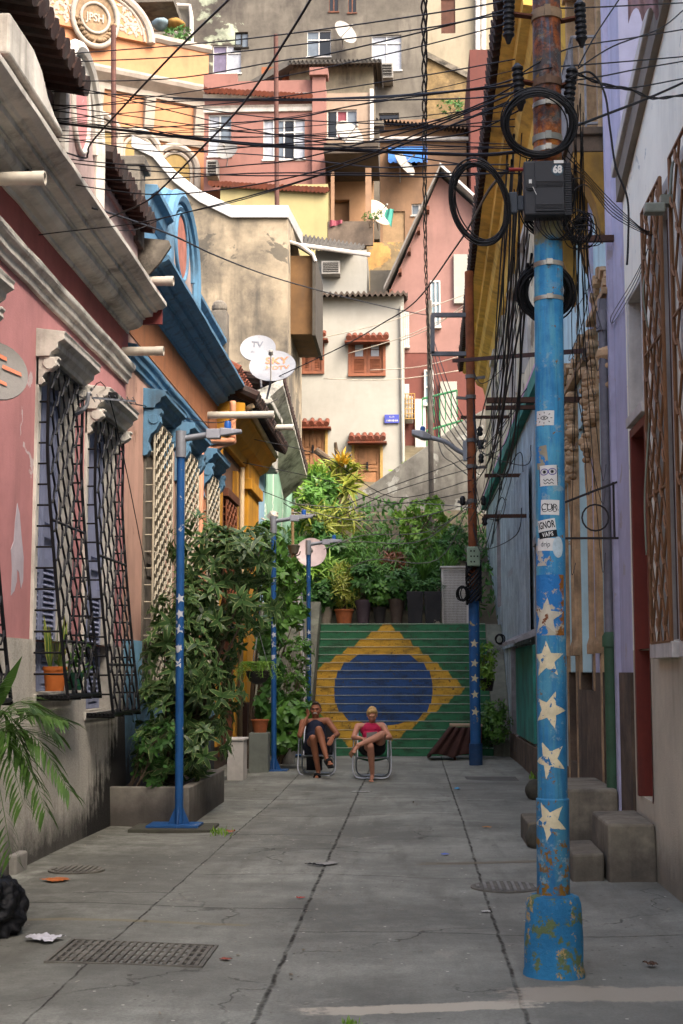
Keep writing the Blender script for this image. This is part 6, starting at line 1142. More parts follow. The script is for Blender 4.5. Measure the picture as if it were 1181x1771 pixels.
# snake plant on the window tray
c = Vector((-3.32, 13.12, 1.53)); sp_ = thing('potted_plant', 'snake plant in an orange terracotta pot on the first window tray', 'potted plant', c); b = MB(); b.lathe(c, [(.085, 0), (.105, .19), (.112, .19), (.112, .225), (.1, .225), (.01, .2)], 22); b.build('pot', M('orange_clay', '#b3622a', .7, .1, 5), sp_, smooth='auto')
b = MB(); b.box(c.x - .1, c.y - .08, c.z - .012, c.x + .08, c.y + .08, c.z - .001); b.build('saucer', MWP, sp_)
b = MB()
for k in range(13): a = k * 2.4; d = Vector((math.cos(a) * .12, math.sin(a) * .12, 1)); b.leaf(c + Vector((math.cos(a) * .05, math.sin(a) * .05, .18)), d, Vector((math.sin(a), -math.cos(a), .1)), rnd.uniform(.35, .58), .05, .0, .1)
b.build('foliage', LF_SN, sp_, smooth=True)
c = Vector((-3.28, 13.75, 1.53)); t = thing('potted_plant', 'small plant in a dark green pot beside the snake plant', 'potted plant', c); b = MB(); b.lathe(c, [(.06, 0), (.08, .15), (.085, .17), (.01, .15)], 16); b.build('pot', M('green_pot', '#1f4a38', .5, .1, 5), t, smooth='auto'); b, e = foliage([(c + Vector((0, 0, .28)), (.1, .1, .12))], 10, .1, .04, 6); b.build('foliage', LF_MD, t)
# ------------------------------------------------------------------ pots on the landing and the garden above the stairs
LZ = 2.8
def lpot(label, px0, px1, py0, Y, mat, blobs, n, L, W, ml, k=7, prof=None, **kw):
    a, c = P(px0, py0, Y), P(px1, py0, Y); r = (c.x - a.x) / 2; h = a.z - LZ; o = Vector(((a.x + c.x) / 2, Y, LZ))
    return potted('flower_pot', label, o, r * .97, h, mat, blobs, n, L, W, ml, k, prof(r, h) if prof else None, 'pots on the stair landing', **kw)
tall = lambda r, h: [(r * .62, 0), (r * .7, h * .3), (r * .92, h * .85), (r, h * .93), (r, h), (r * .88, h), (r * .8, h * .9), (.01, h * .88)]
lpot('pale cement pot with round shrub, leftmost on the stair landing', 551, 576, 1050, 33.1, MPC4, [(gp(562, 1028, 33.1), (.24, .25, .26)), (gp(550, 1040, 33), (.2, .2, .15))], 70, .16, .09, LF_DK, 6, tall)
lpot('wide rimmed terracotta pot on the stair landing', 578, 612, 1054, 33.1, MPC1, [(gp(596, 1020, 33.1), (.26, .25, .34)), (gp(590, 1000, 33.1), (.2, .2, .3))], 80, .22, .035, LF_YL, 7)
lpot('tall aubergine glazed pot on the stair landing', 613, 643, 1038, 33.1, MPC2, [(gp(628, 1005, 33.1), (.28, .25, .34))], 70, .16, .07, LF_DK, 6, tall)
lpot('squat dark pot with low plant on the stair landing', 644, 669, 1050, 33.1, MPC3, [(gp(657, 1026, 33.1), (.24, .25, .24))], 70, .15, .07, LF_MD, 6, tall)
lpot('brown streaked tapered pot on the stair landing', 671, 700, 1036, 33.1, M('brown_glaze', '#4d4038', .6, .35, 3, streak=.5), [(gp(686, 1012, 33.1), (.3, .25, .26))], 80, .15, .07, LF_DK, 6, tall)
for (x0, x1, lb_) in ((703, 732, 'tall square black planter on the landing, left of a peeling one'), (733, 763, 'tall square black planter with a peeling pale patch on the landing')):
    a, c = P(x0, 1024, 33), P(x1, 1024, 33); t = thing('square_planter', lb_, 'planter', ((a.x + c.x) / 2, 33, LZ)); b = MB(); w_ = (c.x - a.x) / 2; m = (a.x + c.x) / 2; z1 = a.z
    b.hexa([(m - w_ * .82, 32.75, LZ), (m + w_ * .82, 32.75, LZ), (m + w_ * .82, 33.25, LZ), (m - w_ * .82, 33.25, LZ), (m - w_, 32.7, z1), (m + w_, 32.7, z1), (m + w_, 33.3, z1), (m - w_, 33.3, z1)]); b.build('box', M('black_fibre' + str(x0), '#232224', .7, .25, 3, grime=.2, peel='#8f8272' if x0 == 733 else None, pa=.63, ps=2.2), t, bevel=.012)
    b, e = foliage([(Vector((m, 33, z1 + .1)), (w_ * .7, .2, .14))], 24, .2, .03, 6, up=1.2); b.build('foliage', LF_DK, t)
a = rc(764, 982, 810, 1080, 33); lc = thing('lattice_cabinet', 'white framed lattice cabinet at the right end of the stair landing', 'cabinet', ((a[0] + a[1]) / 2, 33.3, LZ)); b = MB(); b.box(a[0], 33.06, LZ, a[1], 33.7, a[3] - .05); b.build('body', M('pale_grey_mesh_back', '#77746e', .8, .15, 4), lc)
b = MB()
for q in ((a[0], LZ, a[0] + .05, a[3]), (a[1] - .05, LZ, a[1], a[3]), (a[0] + .05, a[3] - .06, a[1] - .05, a[3])): b.box(q[0], 33.0, q[1], q[2], 33.05, q[3])
b.box(a[0] - .03, 32.95, a[3] + .001, a[1] + .03, 33.75, a[3] + .04); b.build('frame', MWP, lc, bevel=.004)
b = MB()
for k in range(17): x = a[0] + .07 + (a[1] - a[0] - .14) * k / 16; b.box(x, 33.02, LZ + .02, x + .012, 33.03, a[3] - .06)
for k in range(32): z = LZ + .05 + (a[3] - LZ - .14) * k / 31; b.box(a[0] + .05, 33.031, z, a[1] - .05, 33.04, z + .012)
b.build('lattice', MWP, lc)
# garden
def gbase(px, py, Y): q = P(px, py, Y); return Vector((q.x, Y, min(hill_z(q.x, Y), q.z - .05)))
def gsh(label, base_px, Y, blobs, n, L, W, mat, k=7, ns=8, r=.02, name='garden_plant', cat='plant', **kw):
    p = P(base_px, 1060, Y); base = Vector((p.x, Y, hill_z(p.x, Y) - .05)); return shrub(name, label, cat, base, [(gp(x, y, yy), s) for x, y, yy, s in blobs], n, L, W, mat, k, ns, r, 'plants of the garden above the stairs', **kw)
gsh('tall bright green tree with loose crown in front of the stair wall', 715, 38, [(728, 878, 38, (.36, .4, .16)), (748, 895, 38, (.3, .4, .15)), (697, 888, 38, (.24, .3, .13)), (752, 868, 38, (.18, .3, .1)), (708, 912, 37.8, (.34, .4, .16)), (770, 908, 38, (.16, .3, .1)), (730, 930, 37.5, (.42, .4, .2))], 150, .15, .08, LF_LT, 6, 26, .03, 'garden_tree', 'tree', hollow=.4)
gsh('mid green spreading bush at the centre of the garden', 650, 36.5, [(640, 938, 36.5, (.42, .5, .22)), (605, 945, 36.5, (.34, .4, .22)), (670, 955, 36, (.5, .5, .35)), (620, 975, 36, (.5, .5, .35)), (655, 918, 36.8, (.2, .4, .14)), (705, 965, 36, (.4, .5, .35)), (735, 950, 36.4, (.4, .5, .32))], 250, .17, .06, LF_MD, 7, 26, .03, hollow=.4)
gsh('dark olive bush beneath the far thin pole', 775, 37, [(770, 960, 37, (.42, .5, .4)), (785, 930, 37.3, (.28, .4, .28)), (755, 985, 36.5, (.35, .4, .3))], 200, .12, .05, LF_DK, 7, 14)
gsh('yellow striped croton with an orange heart, topmost at the left of the garden', 590, 39, [(590, 818, 39, (.34, .4, .2)), (572, 850, 38.8, (.3, .4, .25)), (605, 845, 38.8, (.25, .3, .2))], 26, .5, .1, LF_YL, 9, 8, .03, up=1.0, droop=.35)
gsh('orange leafed plant crowning the croton', 590, 38.6, [(591, 806, 38.6, (.08, .1, .1))], 6, .4, .07, LF_OR, 5, 2, .02, up=1.5, sp=(.1, .5))
gsh('broad bright leaved plant by the mint house eave', 550, 37.5, [(553, 845, 37.5, (.35, .4, .3)), (540, 875, 37, (.3, .4, .25)), (565, 880, 37.2, (.3, .4, .2))], 60, .36, .09, LF_MD, 7, 10, .02, up=.8)
gsh('fan of long pale strap leaves left of the garden', 560, 36, [(560, 918, 36, (.25, .3, .15)), (590, 900, 36.6, (.3, .3, .16)), (545, 905, 35.8, (.25, .3, .15))], 26, .55, .06, LF_YL, 10, 6, .02, up=.9, droop=.55)
gsh('dark shadowy shrubs behind the round dish', 545, 35.3, [(530, 925, 35.3, (.35, .4, .4)), (545, 975, 35, (.35, .4, .4)), (570, 950, 35.3, (.35, .4, .35)), (530, 1020, 34.5, (.3, .4, .35))], 190, .2, .08, LF_DK, 7, 14)
gsh('light green palm like fan plant behind the pale cement pot', 560, 34.3, [(560, 990, 34.3, (.25, .3, .2)), (580, 1005, 34.2, (.2, .3, .2)), (540, 1000, 34.2, (.2, .3, .2))], 22, .55, .045, LF_LT, 11, 5, .02, up=.6, droop=.5)
gsh('fine leaved bamboo like clump at the middle of the garden', 640, 34.6, [(635, 985, 34.6, (.45, .4, .4)), (665, 1000, 34.4, (.4, .4, .3)), (610, 960, 35, (.3, .3, .35))], 200, .24, .03, LF_MD, 6, 18, droop=.5)
gsh('dry rust brown fern in the middle of the garden', 682, 34.8, [(680, 975, 34.6, (.22, .2, .2)), (690, 995, 34.4, (.18, .2, .15))], 34, .24, .05, LF_BR, 7, 5)
gsh('dark green hedge like planting right behind the landing pots', 640, 34, [(575, 1035, 34, (.4, .3, .3)), (625, 1020, 34, (.5, .3, .35)), (680, 1015, 34, (.5, .3, .35)), (725, 1005, 34, (.45, .3, .3)), (755, 1000, 34.2, (.3, .3, .35))], 330, .18, .06, LF_DK, 7, 20)
gsh('upright spear leaved clump behind the black planters', 750, 33.8, [(735, 1000, 33.8, (.3, .2, .2)), (765, 990, 33.8, (.25, .2, .2))], 26, .45, .05, LF_MD, 6, 4, up=2.5, droop=.1, sp=(.1, .5))
gsh('pale green bush sprouting at the corner of the white house', 720, 43.4, [(720, 815, 43.4, (.5, .4, .35)), (690, 830, 43.4, (.35, .4, .35)), (735, 800, 43.4, (.35, .3, .25)), (745, 790, 43.4, (.2, .3, .25))], 110, .14, .07, LF_LT, 6, 16, hollow=.3)
gsh('thin airy shrub before the white house door', 560, 41.5, [(535, 820, 41.5, (.35, .3, .3)), (560, 815, 41.5, (.3, .3, .3)), (525, 850, 41, (.3, .3, .3))], 60, .3, .07, LF_LT, 6, 12, hollow=.3)
b = MB()
for _ in range(2600):
    Y = rnd.uniform(33.6, 41.5); x = rnd.uniform(-3.6, 2.0); p = Vector((x, Y, hill_z(x, Y) + rnd.uniform(0, .5))); b.leaf(p, rvec() + Vector((0, 0, .6)), rvec(), rnd.uniform(.14, .3), rnd.uniform(.04, .09), .3)
kind(b.build('undergrowth', LF_DK, smooth=True, origin=(0, 37, 2.8)), 'stuff')
# lopped trunk
tb_ = P(592, 900, 40.5); tr_ = thing('tree_stump', 'lopped dead tree trunk with two stubs in front of the white house', 'tree', (tb_.x, 40.5, hill_z(tb_.x, 40.5)))
b = MB(); b.tube(spline([(tb_.x, 40.5, hill_z(tb_.x, 40.5) - .1), P(590, 850, 40.5), P(584, 805, 40.5), P(580, 795, 40.5)], 5), [.2] * 10 + [.17] * 6, 10); b.build('trunk', MBARK, tr_, smooth='auto')
b = MB(); b.tube(spline([P(583, 815, 40.5), P(566, 795, 40.4), P(546, 778, 40.4)], 5), [.15 - .006 * i for i in range(11)], 9); b.tube(spline([P(582, 812, 40.5), P(590, 795, 40.5), P(607, 786, 40.4)], 5), [.14 - .007 * i for i in range(11)], 9); b.tube(spline([P(590, 795, 40.5), P(582, 780, 40.5), P(580, 765, 40.4)], 5), [.09 - .005 * i for i in range(11)], 8); b.build('branch_stub', MBARK, tr_, smooth='auto')
# ================================================================== PEOPLE
MSK1 = M('tanned_skin', '#8d5a40', .55, .1, 12, bump=.05); MSK2 = M('fair_skin', '#b07c63', .55, .1, 12, bump=.05); MNV = M('navy_jersey', '#151b2e', .85, .12, 12, bump=.15); MPKT = M('raspberry_jersey', '#a81e45', .85, .1, 12, bump=.15); MBKC = M('black_cloth', '#121216', .9, .15, 12); MHR1 = M('dark_grey_hair', '#453831', .7, .3, 30, bump=.3); MHR2 = M('blonde_hair', '#b4935c', .65, .25, 30, bump=.3); MWHR = M('white_moustache', '#c5bfb6', .8, .1, 30); MSAN = M('black_sandal', '#141416', .7, .15, 12); MTNS = M('tan_sandal', '#7a5a40', .8, .15, 12); MALU = M('aluminium_tube', '#a8abb0', .3, .08, 8, metal=.7, bump=0); MWPL = M('white_plastic', '#c6c6c2', .45, .06, bump=0); MEYE = M('eye_dark', '#1a120e', .3, bump=0); MLIP = M('lip', '#8a4a3e', .5, bump=0); MGRN = M('green_web', '#1f5c3c', .8, .15, 12)
def remesh(o, vox, it=4):
    m = o.modifiers.new('fuse', 'REMESH'); m.mode = 'VOXEL'; m.voxel_size = vox; m.use_smooth_shade = True
    s = o.modifiers.new('soften', 'SMOOTH'); s.factor = .5; s.iterations = it; return o
def limb(b, pts):
    for i in range(len(pts) - 1): b.caps(pts[i][0], pts[i + 1][0], pts[i][1], pts[i + 1][1], 12)
def hand(b, w, k, spread, palm_n, R=.009, curl=.4):
    """palm, four unequal bent fingers and a thumb leaving the side of the palm; w wrist, k knuckle middle"""
    w, k = Vector(w), Vector(k); d = (k - w).normalized(); n = Vector(palm_n).normalized(); s = d.cross(n).normalized() * spread; n = s.cross(d).normalized() if spread > 0 else d.cross(s).normalized()
    for j in (-1.5, -.5, .5, 1.5): b.caps(w + s * j * .012, k + s * j * .02, .015, .012, 8)
    for j, L in zip((-1.5, -.5, .5, 1.5), (.062, .078, .085, .075)):
        p0 = k + s * j * .021; p1 = p0 + d * L * .5 - n * L * .5 * curl; p2 = p1 + (d - n * curl * 2.2).normalized() * L * .5; b.caps(p0, p1, R * 1.1, R, 8); b.caps(p1, p2, R, R * .8, 8)
    t0 = w.lerp(k, .3) + s * .028; t1 = t0 + (d * .6 + s * .8 - n * .2).normalized() * .045; b.caps(w.lerp(k, .15) + s * .012, t0, .015, .013, 8); b.caps(t0, t1, .0125, .011, 8); b.caps(t1, t1 + (d - n * .3).normalized() * .032, .011, .008, 8)
def head(b, c, face, up, sc=1.0, jaw=1.0):
    """skull, jaw, brow, nose, cheeks, lips, ears; c is the middle of the head"""
    f = Vector(face).normalized(); u = Vector(up).normalized(); s = f.cross(u).normalized(); u = s.cross(f); q = Matrix((s, f, u)).transposed().to_quaternion(); A = lambda x, y, z: c + (s * x + f * y + u * z) * sc
    b.ball(A(0, -.012, .03), .074 * sc, .093 * sc, .085 * sc, 18, q); b.ball(A(0, .02, -.035), .062 * sc * jaw, .068 * sc, .078 * sc, 16, q); b.ball(A(0, .045, -.085), .036 * sc * jaw, .032 * sc, .026 * sc, 12, q)
    b.caps(A(-.035, .078, .026), A(.035, .078, .026), .014 * sc, .014 * sc, 8); b.caps(A(0, .085, .01), A(0, .106, -.026), .009 * sc, .014 * sc, 8)
    for e in (-1, 1): b.ball(A(.014 * e, .095, -.028), .011 * sc, .011 * sc, .009 * sc, 8, q); b.ball(A(.042 * e, .058, -.022), .026 * sc, .024 * sc, .024 * sc, 10, q); b.ball(A(.078 * e, -.004, -.008), .01 * sc, .02 * sc, .031 * sc, 10, q)
    b.caps(A(-.022, .079, -.056), A(.022, .079, -.056), .009 * sc, .009 * sc, 8); b.caps(A(-.018, .078, -.067), A(.018, .078, -.067), .009 * sc, .009 * sc, 8)
    return A, q
def face_bits(A, q, par, sc=1.0, closed=False):
    for e in (-1, 1):
        b = MB(); b.ball(A(.031 * e, .079, .006), .0135 * sc, .009 * sc, (.003 if closed else .0055) * sc, 10, q); b.build('eye', MEYE, par, smooth=True)
        b = MB(); b.tube([A(.015 * e, .09, .022), A(.03 * e, .09, .028), A(.05 * e, .08, .023)], .0045 * sc, 6); b.build('eyebrow', par_hair[par.name], par, smooth=True)
    b = MB(); b.tube([A(-.022, .086, -.061), A(0, .089, -.062), A(.022, .086, -.061)], .0035 * sc, 6); b.build('mouth', MLIP, par, smooth=True)
par_hair = {}
DM = .995
# ---- man
mn = thing('person', 'moustached man in navy tank top, legs crossed and hand on cheek, in the left chair', 'person', P(547, 1345, 23.3)); par_hair[mn.name] = MHR1
J = lambda x, y, Y: P(x, y, Y)
pel, che, nek, hd_ = J(547, 1288, 23.62), J(546, 1258, 23.72), J(545.5, 1243.5, 23.74), J(546, 1228, 23.72)
sR, sL = J(524, 1250, 23.68), J(566.5, 1247, 23.68); eR, wR = J(518.5, 1272, 23.42), J(529.5, 1243, 23.5); eL, wL_ = J(583.5, 1270, 23.48), J(575.5, 1275, 23.22)
hR, hL = J(538, 1291, 23.58), J(556, 1291, 23.58); kA, aA, tA = J(540.5, 1277, 23.1), J(550.5, 1334, 23.27), J(547, 1346.5, 23.08); kB, aB, tB = J(551, 1262, 23.06), J(564.5, 1310, 22.92), J(571, 1321, 22.72)
b = MB()
b.caps(pel, che, .15, .15, 16); b.caps(che, nek - Vector((0, 0, .05)), .14, .06, 14); b.caps(sR, sL, .062, .062, 12); b.caps(nek - Vector((0, 0, .06)), hd_ - Vector((0, -.02, .05)), .06, .055, 12); b.ball(pel.lerp(che, .3) + Vector((0, -.06, 0)), .17, .14, .15, 16)
A, q = head(b, hd_, (-.05, -1, .02), (0, -.02, 1), 1.08, 1.08)
limb(b, [(sR, .06), (eR, .044)]); limb(b, [(eR, .046), (wR, .03)]); limb(b, [(sL, .06), (eL, .044)]); limb(b, [(eL, .046), (wL_, .031)])
hand(b, wR, J(533, 1236, 23.56), -1, (.6, .4, -.2), .0105, .75); hand(b, wL_, J(571.5, 1282.5, 23.12), 1, (.3, -1, .4), .0105, .35)
b.caps(hR, hL, .12, .12, 14)
for h, k, a, t in ((hR, kA, aA, tA), (hL, kB, aB, tB)):
    limb(b, [(h, .1), (h.lerp(k, .5), .088), (k, .062)]); m = k.lerp(a, .3) + Vector((0, .025, 0)); limb(b, [(k, .062), (m, .06), (a, .038)]); heel = a + (a - t) * .12 + Vector((0, 0, -.03)); limb(b, [(a, .037), (heel, .034)]); limb(b, [(heel, .033), (a.lerp(t, .6), .036), (t, .024)])
    dd = (t - a).normalized(); sd = dd.cross(Vector((0, -.4, 1))).normalized()
    for j in range(5): b.caps(t + sd * (j - 2) * .017, t + sd * (j - 2) * .019 + dd * (.03 - .004 * abs(j - 1.5)), .0125, .009, 8)
remesh(b.build('body', MSK1, mn, smooth=True), .0085, 3)
b = MB(); b.caps(pel + Vector((0, -.02, .02)), che, .166, .162, 18); b.caps(che, nek - Vector((0, 0, .1)), .155, .09, 16); b.ball(pel.lerp(che, .3) + Vector((0, -.065, 0)), .182, .152, .165, 16); b.caps(sR.lerp(sL, .23) + Vector((0, 0, -.01)), sR.lerp(sL, .77) + Vector((0, 0, -.01)), .062, .062, 12); remesh(b.build('tank_top', MNV, mn, smooth=True), .011, 3)
b = MB(); limb(b, [(hR, .125), (hR.lerp(kA, .42), .108)]); limb(b, [(hL, .125), (hL.lerp(kB, .42), .108)]); b.caps(hR, hL, .14, .14, 14); remesh(b.build('shorts', MNV, mn, smooth=True), .011, 3)
b = MB(); b.ball(A(0, -.024, .045), .084, .1, .09, 16, q); b.ball(A(0, .035, .108), .062, .05, .026, 12, q); b.caps(A(-.076, -.01, .02), A(-.078, .005, -.02), .016, .012); b.caps(A(.076, -.01, .02), A(.078, .005, -.02), .016, .012); b.ball(A(0, -.06, -.01), .07, .05, .06, 12, q); remesh(b.build('hair', MHR1, mn, smooth=True), .008, 2)
b = MB(); b.tube([A(-.036, .088, -.062), A(-.02, .1, -.047), A(0, .106, -.043), A(.02, .1, -.047), A(.036, .088, -.062)], [.005, .0095, .0105, .0095, .005], 8); b.build('moustache', MWHR, mn, smooth=True)
face_bits(A, q, mn, 1.08)
for a, t in ((aA, tA), (aB, tB)):
    d = (t - a).normalized(); s = d.cross(Vector((0, -.4, 1))).normalized(); n = s.cross(d).normalized(); n = n if n.z > 0 else -n; b = MB(); hl = a + (a - t) * .18 + Vector((0, 0, -.06))
    tt = t + d * .05 - n * .028; b.ext([hl + s * .036, hl - s * .036, tt - s * .048, tt + s * .048], [p - n * .025 for p in (hl + s * .036, hl - s * .036, tt - s * .048, tt + s * .048)])
    m = a.lerp(t, .62)
    for e in (0, .03): b.tube([m + d * e + s * .05 - n * .03, m + d * e + s * .035 + n * .03, m + d * e + n * .045, m + d * e - s * .035 + n * .03, m + d * e - s * .05 - n * .03], .016, 7)
    b.build('sandal', MSAN, mn, smooth='auto')
b = MB(); b.tube([wL_.lerp(eL, .12) + Vector((.034 * math.cos(i), .02 * math.sin(i), .034 * math.sin(i))) for i in [k * .524 for k in range(12)]], .008, 6, True); b.build('watch', MBK, mn)
# ---- woman
wo = thing('person', 'blonde woman in pink camisole reading with one ankle on her knee, in the right chair', 'person', P(643, 1350, 22.8)); par_hair[wo.name] = MHR2
pel, che, nek, hd_ = J(643, 1291, 23.1), J(642, 1267, 23.2), J(642, 1251.5, 23.2), J(643.5, 1237, 23.14)
sR, sL = J(618.5, 1256, 23.16), J(661, 1254.5, 23.16); eR, wR = J(611.5, 1275, 23.0), J(628, 1278, 22.8); eL, wL_ = J(674, 1275, 23.0), J(665, 1277, 22.8)
hR, hL = J(634, 1293, 23.05), J(653, 1293, 23.05); kA, aA, tA = J(640.5, 1291, 22.58), J(644, 1340, 22.8), J(642, 1350.5, 22.62); kB, aB, tB = J(661, 1270, 22.62), J(619, 1289, 22.5), J(611.5, 1300, 22.4)
b = MB(); b.caps(pel, che, .135, .13, 16); b.caps(che, nek - Vector((0, 0, .05)), .12, .05, 14); b.caps(sR, sL, .05, .05, 12); b.caps(nek - Vector((0, 0, .05)), hd_ - Vector((0, -.02, .05)), .05, .047, 12)
for e in (-1, 1): b.ball(che + Vector((.065 * e, -.1, -.02)), .062, .06, .06, 12)
A, q = head(b, hd_, (0, -1, -.42), (0, -.4, 1), 1.0, .95)
limb(b, [(sR, .05), (eR, .041)]); limb(b, [(eR, .042), (wR, .027)]); limb(b, [(sL, .05), (eL, .041)]); limb(b, [(eL, .042), (wL_, .027)])
hand(b, wR, J(635, 1277, 22.74), 1, (0, -.3, 1), .009, .5); hand(b, wL_, J(659, 1275, 22.76), -1, (0, -.3, 1), .009, .5)
b.caps(hR, hL, .115, .115, 14)
for h, k, a, t in ((hR, kA, aA, tA), (hL, kB, aB, tB)):
    limb(b, [(h, .1), (h.lerp(k, .5), .088), (k, .06)]); m = k.lerp(a, .3) + Vector((0, .02, -.01)); limb(b, [(k, .06), (m, .058), (a, .034)]); heel = a + (a - t) * .12 + Vector((0, .02, -.025)); limb(b, [(a, .033), (heel, .03)]); limb(b, [(heel, .03), (a.lerp(t, .6), .032), (t, .021)]); dd = (t - a).normalized(); sd = dd.cross(Vector((0, -.4, 1))).normalized()
    for j in range(5): b.caps(t + sd * (j - 2) * .015, t + sd * (j - 2) * .017 + dd * (.026 - .004 * abs(j - 1.5)), .011, .008, 8)
remesh(b.build('body', MSK2, wo, smooth=True), .008, 3)
b = MB(); b.caps(pel + Vector((0, -.02, .03)), che + Vector((0, 0, -.02)), .15, .146, 18)
for e in (-1, 1): b.ball(che + Vector((.065 * e, -.105, -.025)), .07, .066, .064, 12)
b.caps(che + Vector((-.07, -.01, .05)), che + Vector((.07, -.01, .05)), .115, .115, 12); b.caps(che + Vector((-.05, -.05, .06)), che + Vector((.05, -.05, .06)), .1, .1, 12); remesh(b.build('camisole', MPKT, wo, smooth=True), .01, 3)
b = MB()
for e in (-1, 1): b.tube(spline([che + Vector((.075 * e, -.15, .06)), nek + Vector((.085 * e, -.06, -.02)), nek + Vector((.09 * e, .03, -.03))], 5), .007, 6)
b.build('strap', MPKT, wo, smooth=True)
b = MB(); limb(b, [(hR, .125), (hR.lerp(kA, .5), .105)]); limb(b, [(hL, .125), (hL.lerp(kB, .4), .108)]); b.caps(hR, hL, .135, .135, 14); remesh(b.build('shorts', MBKC, wo, smooth=True), .011, 3)
b = MB(); b.ball(A(0, -.028, .045), .083, .098, .09, 16, q); b.ball(A(-.015, .04, .098), .06, .045, .026, 12, q); b.ball(A(.03, .055, .085), .036, .03, .028, 10, q); b.ball(A(-.05, .035, .08), .03, .035, .026, 10, q)
for k in range(46): d_ = rvec(); o_ = A(.082 * d_.x, -.028 + .094 * d_.y, .045 + .088 * d_.z); (b.caps(o_, o_ + Vector((rnd.uniform(-.01, .01), rnd.uniform(-.01, .01), -.03)), .011, .004, 6) if d_.z > -.1 and d_.y < .8 else None)
for e in (-1, 1): b.caps(A(.074 * e, -.012, .03), A(.076 * e, .004, -.012), .016, .009); b.ball(A(.045 * e, -.06, -.015), .042, .046, .05, 10, q)
remesh(b.build('hair', MHR2, wo, smooth=True), .008, 2); face_bits(A, q, wo, 1.0, True)
d = (tB - aB).normalized(); s = d.cross(Vector((0, -1, .2))).normalized(); n = Vector((-.7, -.3, -.6)).normalized(); hl = aB + (aB - tB) * .2 + n * .045; tt = tB + d * .06 + n * .03; s = (tt - hl).cross(n).normalized(); b = MB(); cr = [hl + s * .034, hl - s * .034, tt - s * .046, tt + s * .046]; b.ext(cr, [p + n * .018 for p in cr]); b.build('sandal', MTNS, wo, bevel=.005)
tc = J(643, 1271.5, 22.72); tab = MB(); x_ = Vector((.98, -.05, .12)).normalized(); y_ = Vector((0, .55, .8)).normalized(); tab.ext([tc + x_ * a_ * .085 + y_ * c_ * .06 for a_, c_ in ((-1, -1), (1, -1), (1, 1), (-1, 1))], [tc + x_ * a_ * .085 + y_ * c_ * .06 + Vector((0, .01, -.008)) for a_, c_ in ((-1, -1), (1, -1), (1, 1), (-1, 1))]); tag(tab.build('booklet', M('grey_booklet', '#5d5650', .6, .15, 8), bevel=.003), 'grey booklet held open in the lap of the blonde woman', 'book')
# ---- chairs
def chair(c, label, web):
    t = thing('beach_chair', label, 'chair', c, 'folding beach chairs'); c = Vector(c); W = .3; V = lambda x, y, z: c + Vector((x, y, z)); R = .0125
    b = MB(); b.tube(spline([V(-W, .08, .62), V(-W - .01, -.02, .3), V(-W, -.1, .1), V(-W + .09, -.12, .016), V(0, -.12, .014), V(W - .09, -.12, .016), V(W, -.1, .1), V(W + .01, -.02, .3), V(W, .08, .62)], 7), R, 9); b.build('front_leg', MALU, t, smooth=True)
    b = MB(); b.tube(spline([V(-W + .03, .12, .6), V(-W + .03, .3, .3), V(-W + .03, .46, .1), V(-W + .1, .5, .016), V(0, .5, .014), V(W - .1, .5, .016), V(W - .03, .46, .1), V(W - .03, .3, .3), V(W - .03, .12, .6)], 7), R, 9); b.build('rear_leg', MALU, t, smooth=True)
    b = MB(); b.tube(spline([V(-W + .05, .02, .33), V(-W + .05, .35, .3), V(-W + .05, .56, .68), V(-W + .08, .62, .8), V(-W + .14, .65, .85), V(W - .14, .65, .85), V(W - .08, .62, .8), V(W - .05, .56, .68), V(W - .05, .35, .3), V(W - .05, .02, .33)], 7), R, 9); b.tube([V(-W + .05, .02, .33), V(W - .05, .02, .33)], R, 9); b.build('seat_frame', MALU, t, smooth=True)
    b = MB(); b.grid(lambda u, v: V(-W + .06 + (2 * W - .12) * u, .03 + .34 * v, .325 - .03 * v - .05 * math.sin(u * math.pi) * math.sin(max(.15, v) * math.pi * .9)), [i / 10 for i in range(11)], [i / 8 for i in range(9)]); o = b.build('seat', web, t, smooth=True); o.modifiers.new('thick', 'SOLIDIFY').thickness = .006
    b = MB(); b.grid(lambda u, v: V(-W + .06 + (2 * W - .12) * u, .37 + .27 * v + .03 * math.sin(u * math.pi), .32 + .5 * v), [i / 10 for i in range(11)], [i / 8 for i in range(9)]); o = b.build('backrest', web, t, smooth=True); o.modifiers.new('thick', 'SOLIDIFY').thickness = .006
    for e in (-1, 1): b = MB(); b.box(c.x + e * W - .024, c.y + .04, c.z + .615, c.x + e * W + .024, c.y + .42, c.z + .65); b.build('armrest', MWPL, t, bevel=.01)
    return t
chair(G(547, 1343) + Vector((0, .12, 0)), 'aluminium beach chair under the man in navy', MBKC); chair(G(643, 1347) + Vector((0, .12, 0)), 'aluminium beach chair with green webbing under the blonde woman', MGRN)
g_ = G(541, 1335); b = MB(); b.box(g_.x - .12, g_.y + .1, .0, g_.x + .14, g_.y + .38, .34); b.box(g_.x - .1, g_.y + .12, .34, g_.x + .12, g_.y + .36, .36); tag(b.build('bag', MBKC, bevel=.03), 'black bag standing under the chair of the man', 'bag')
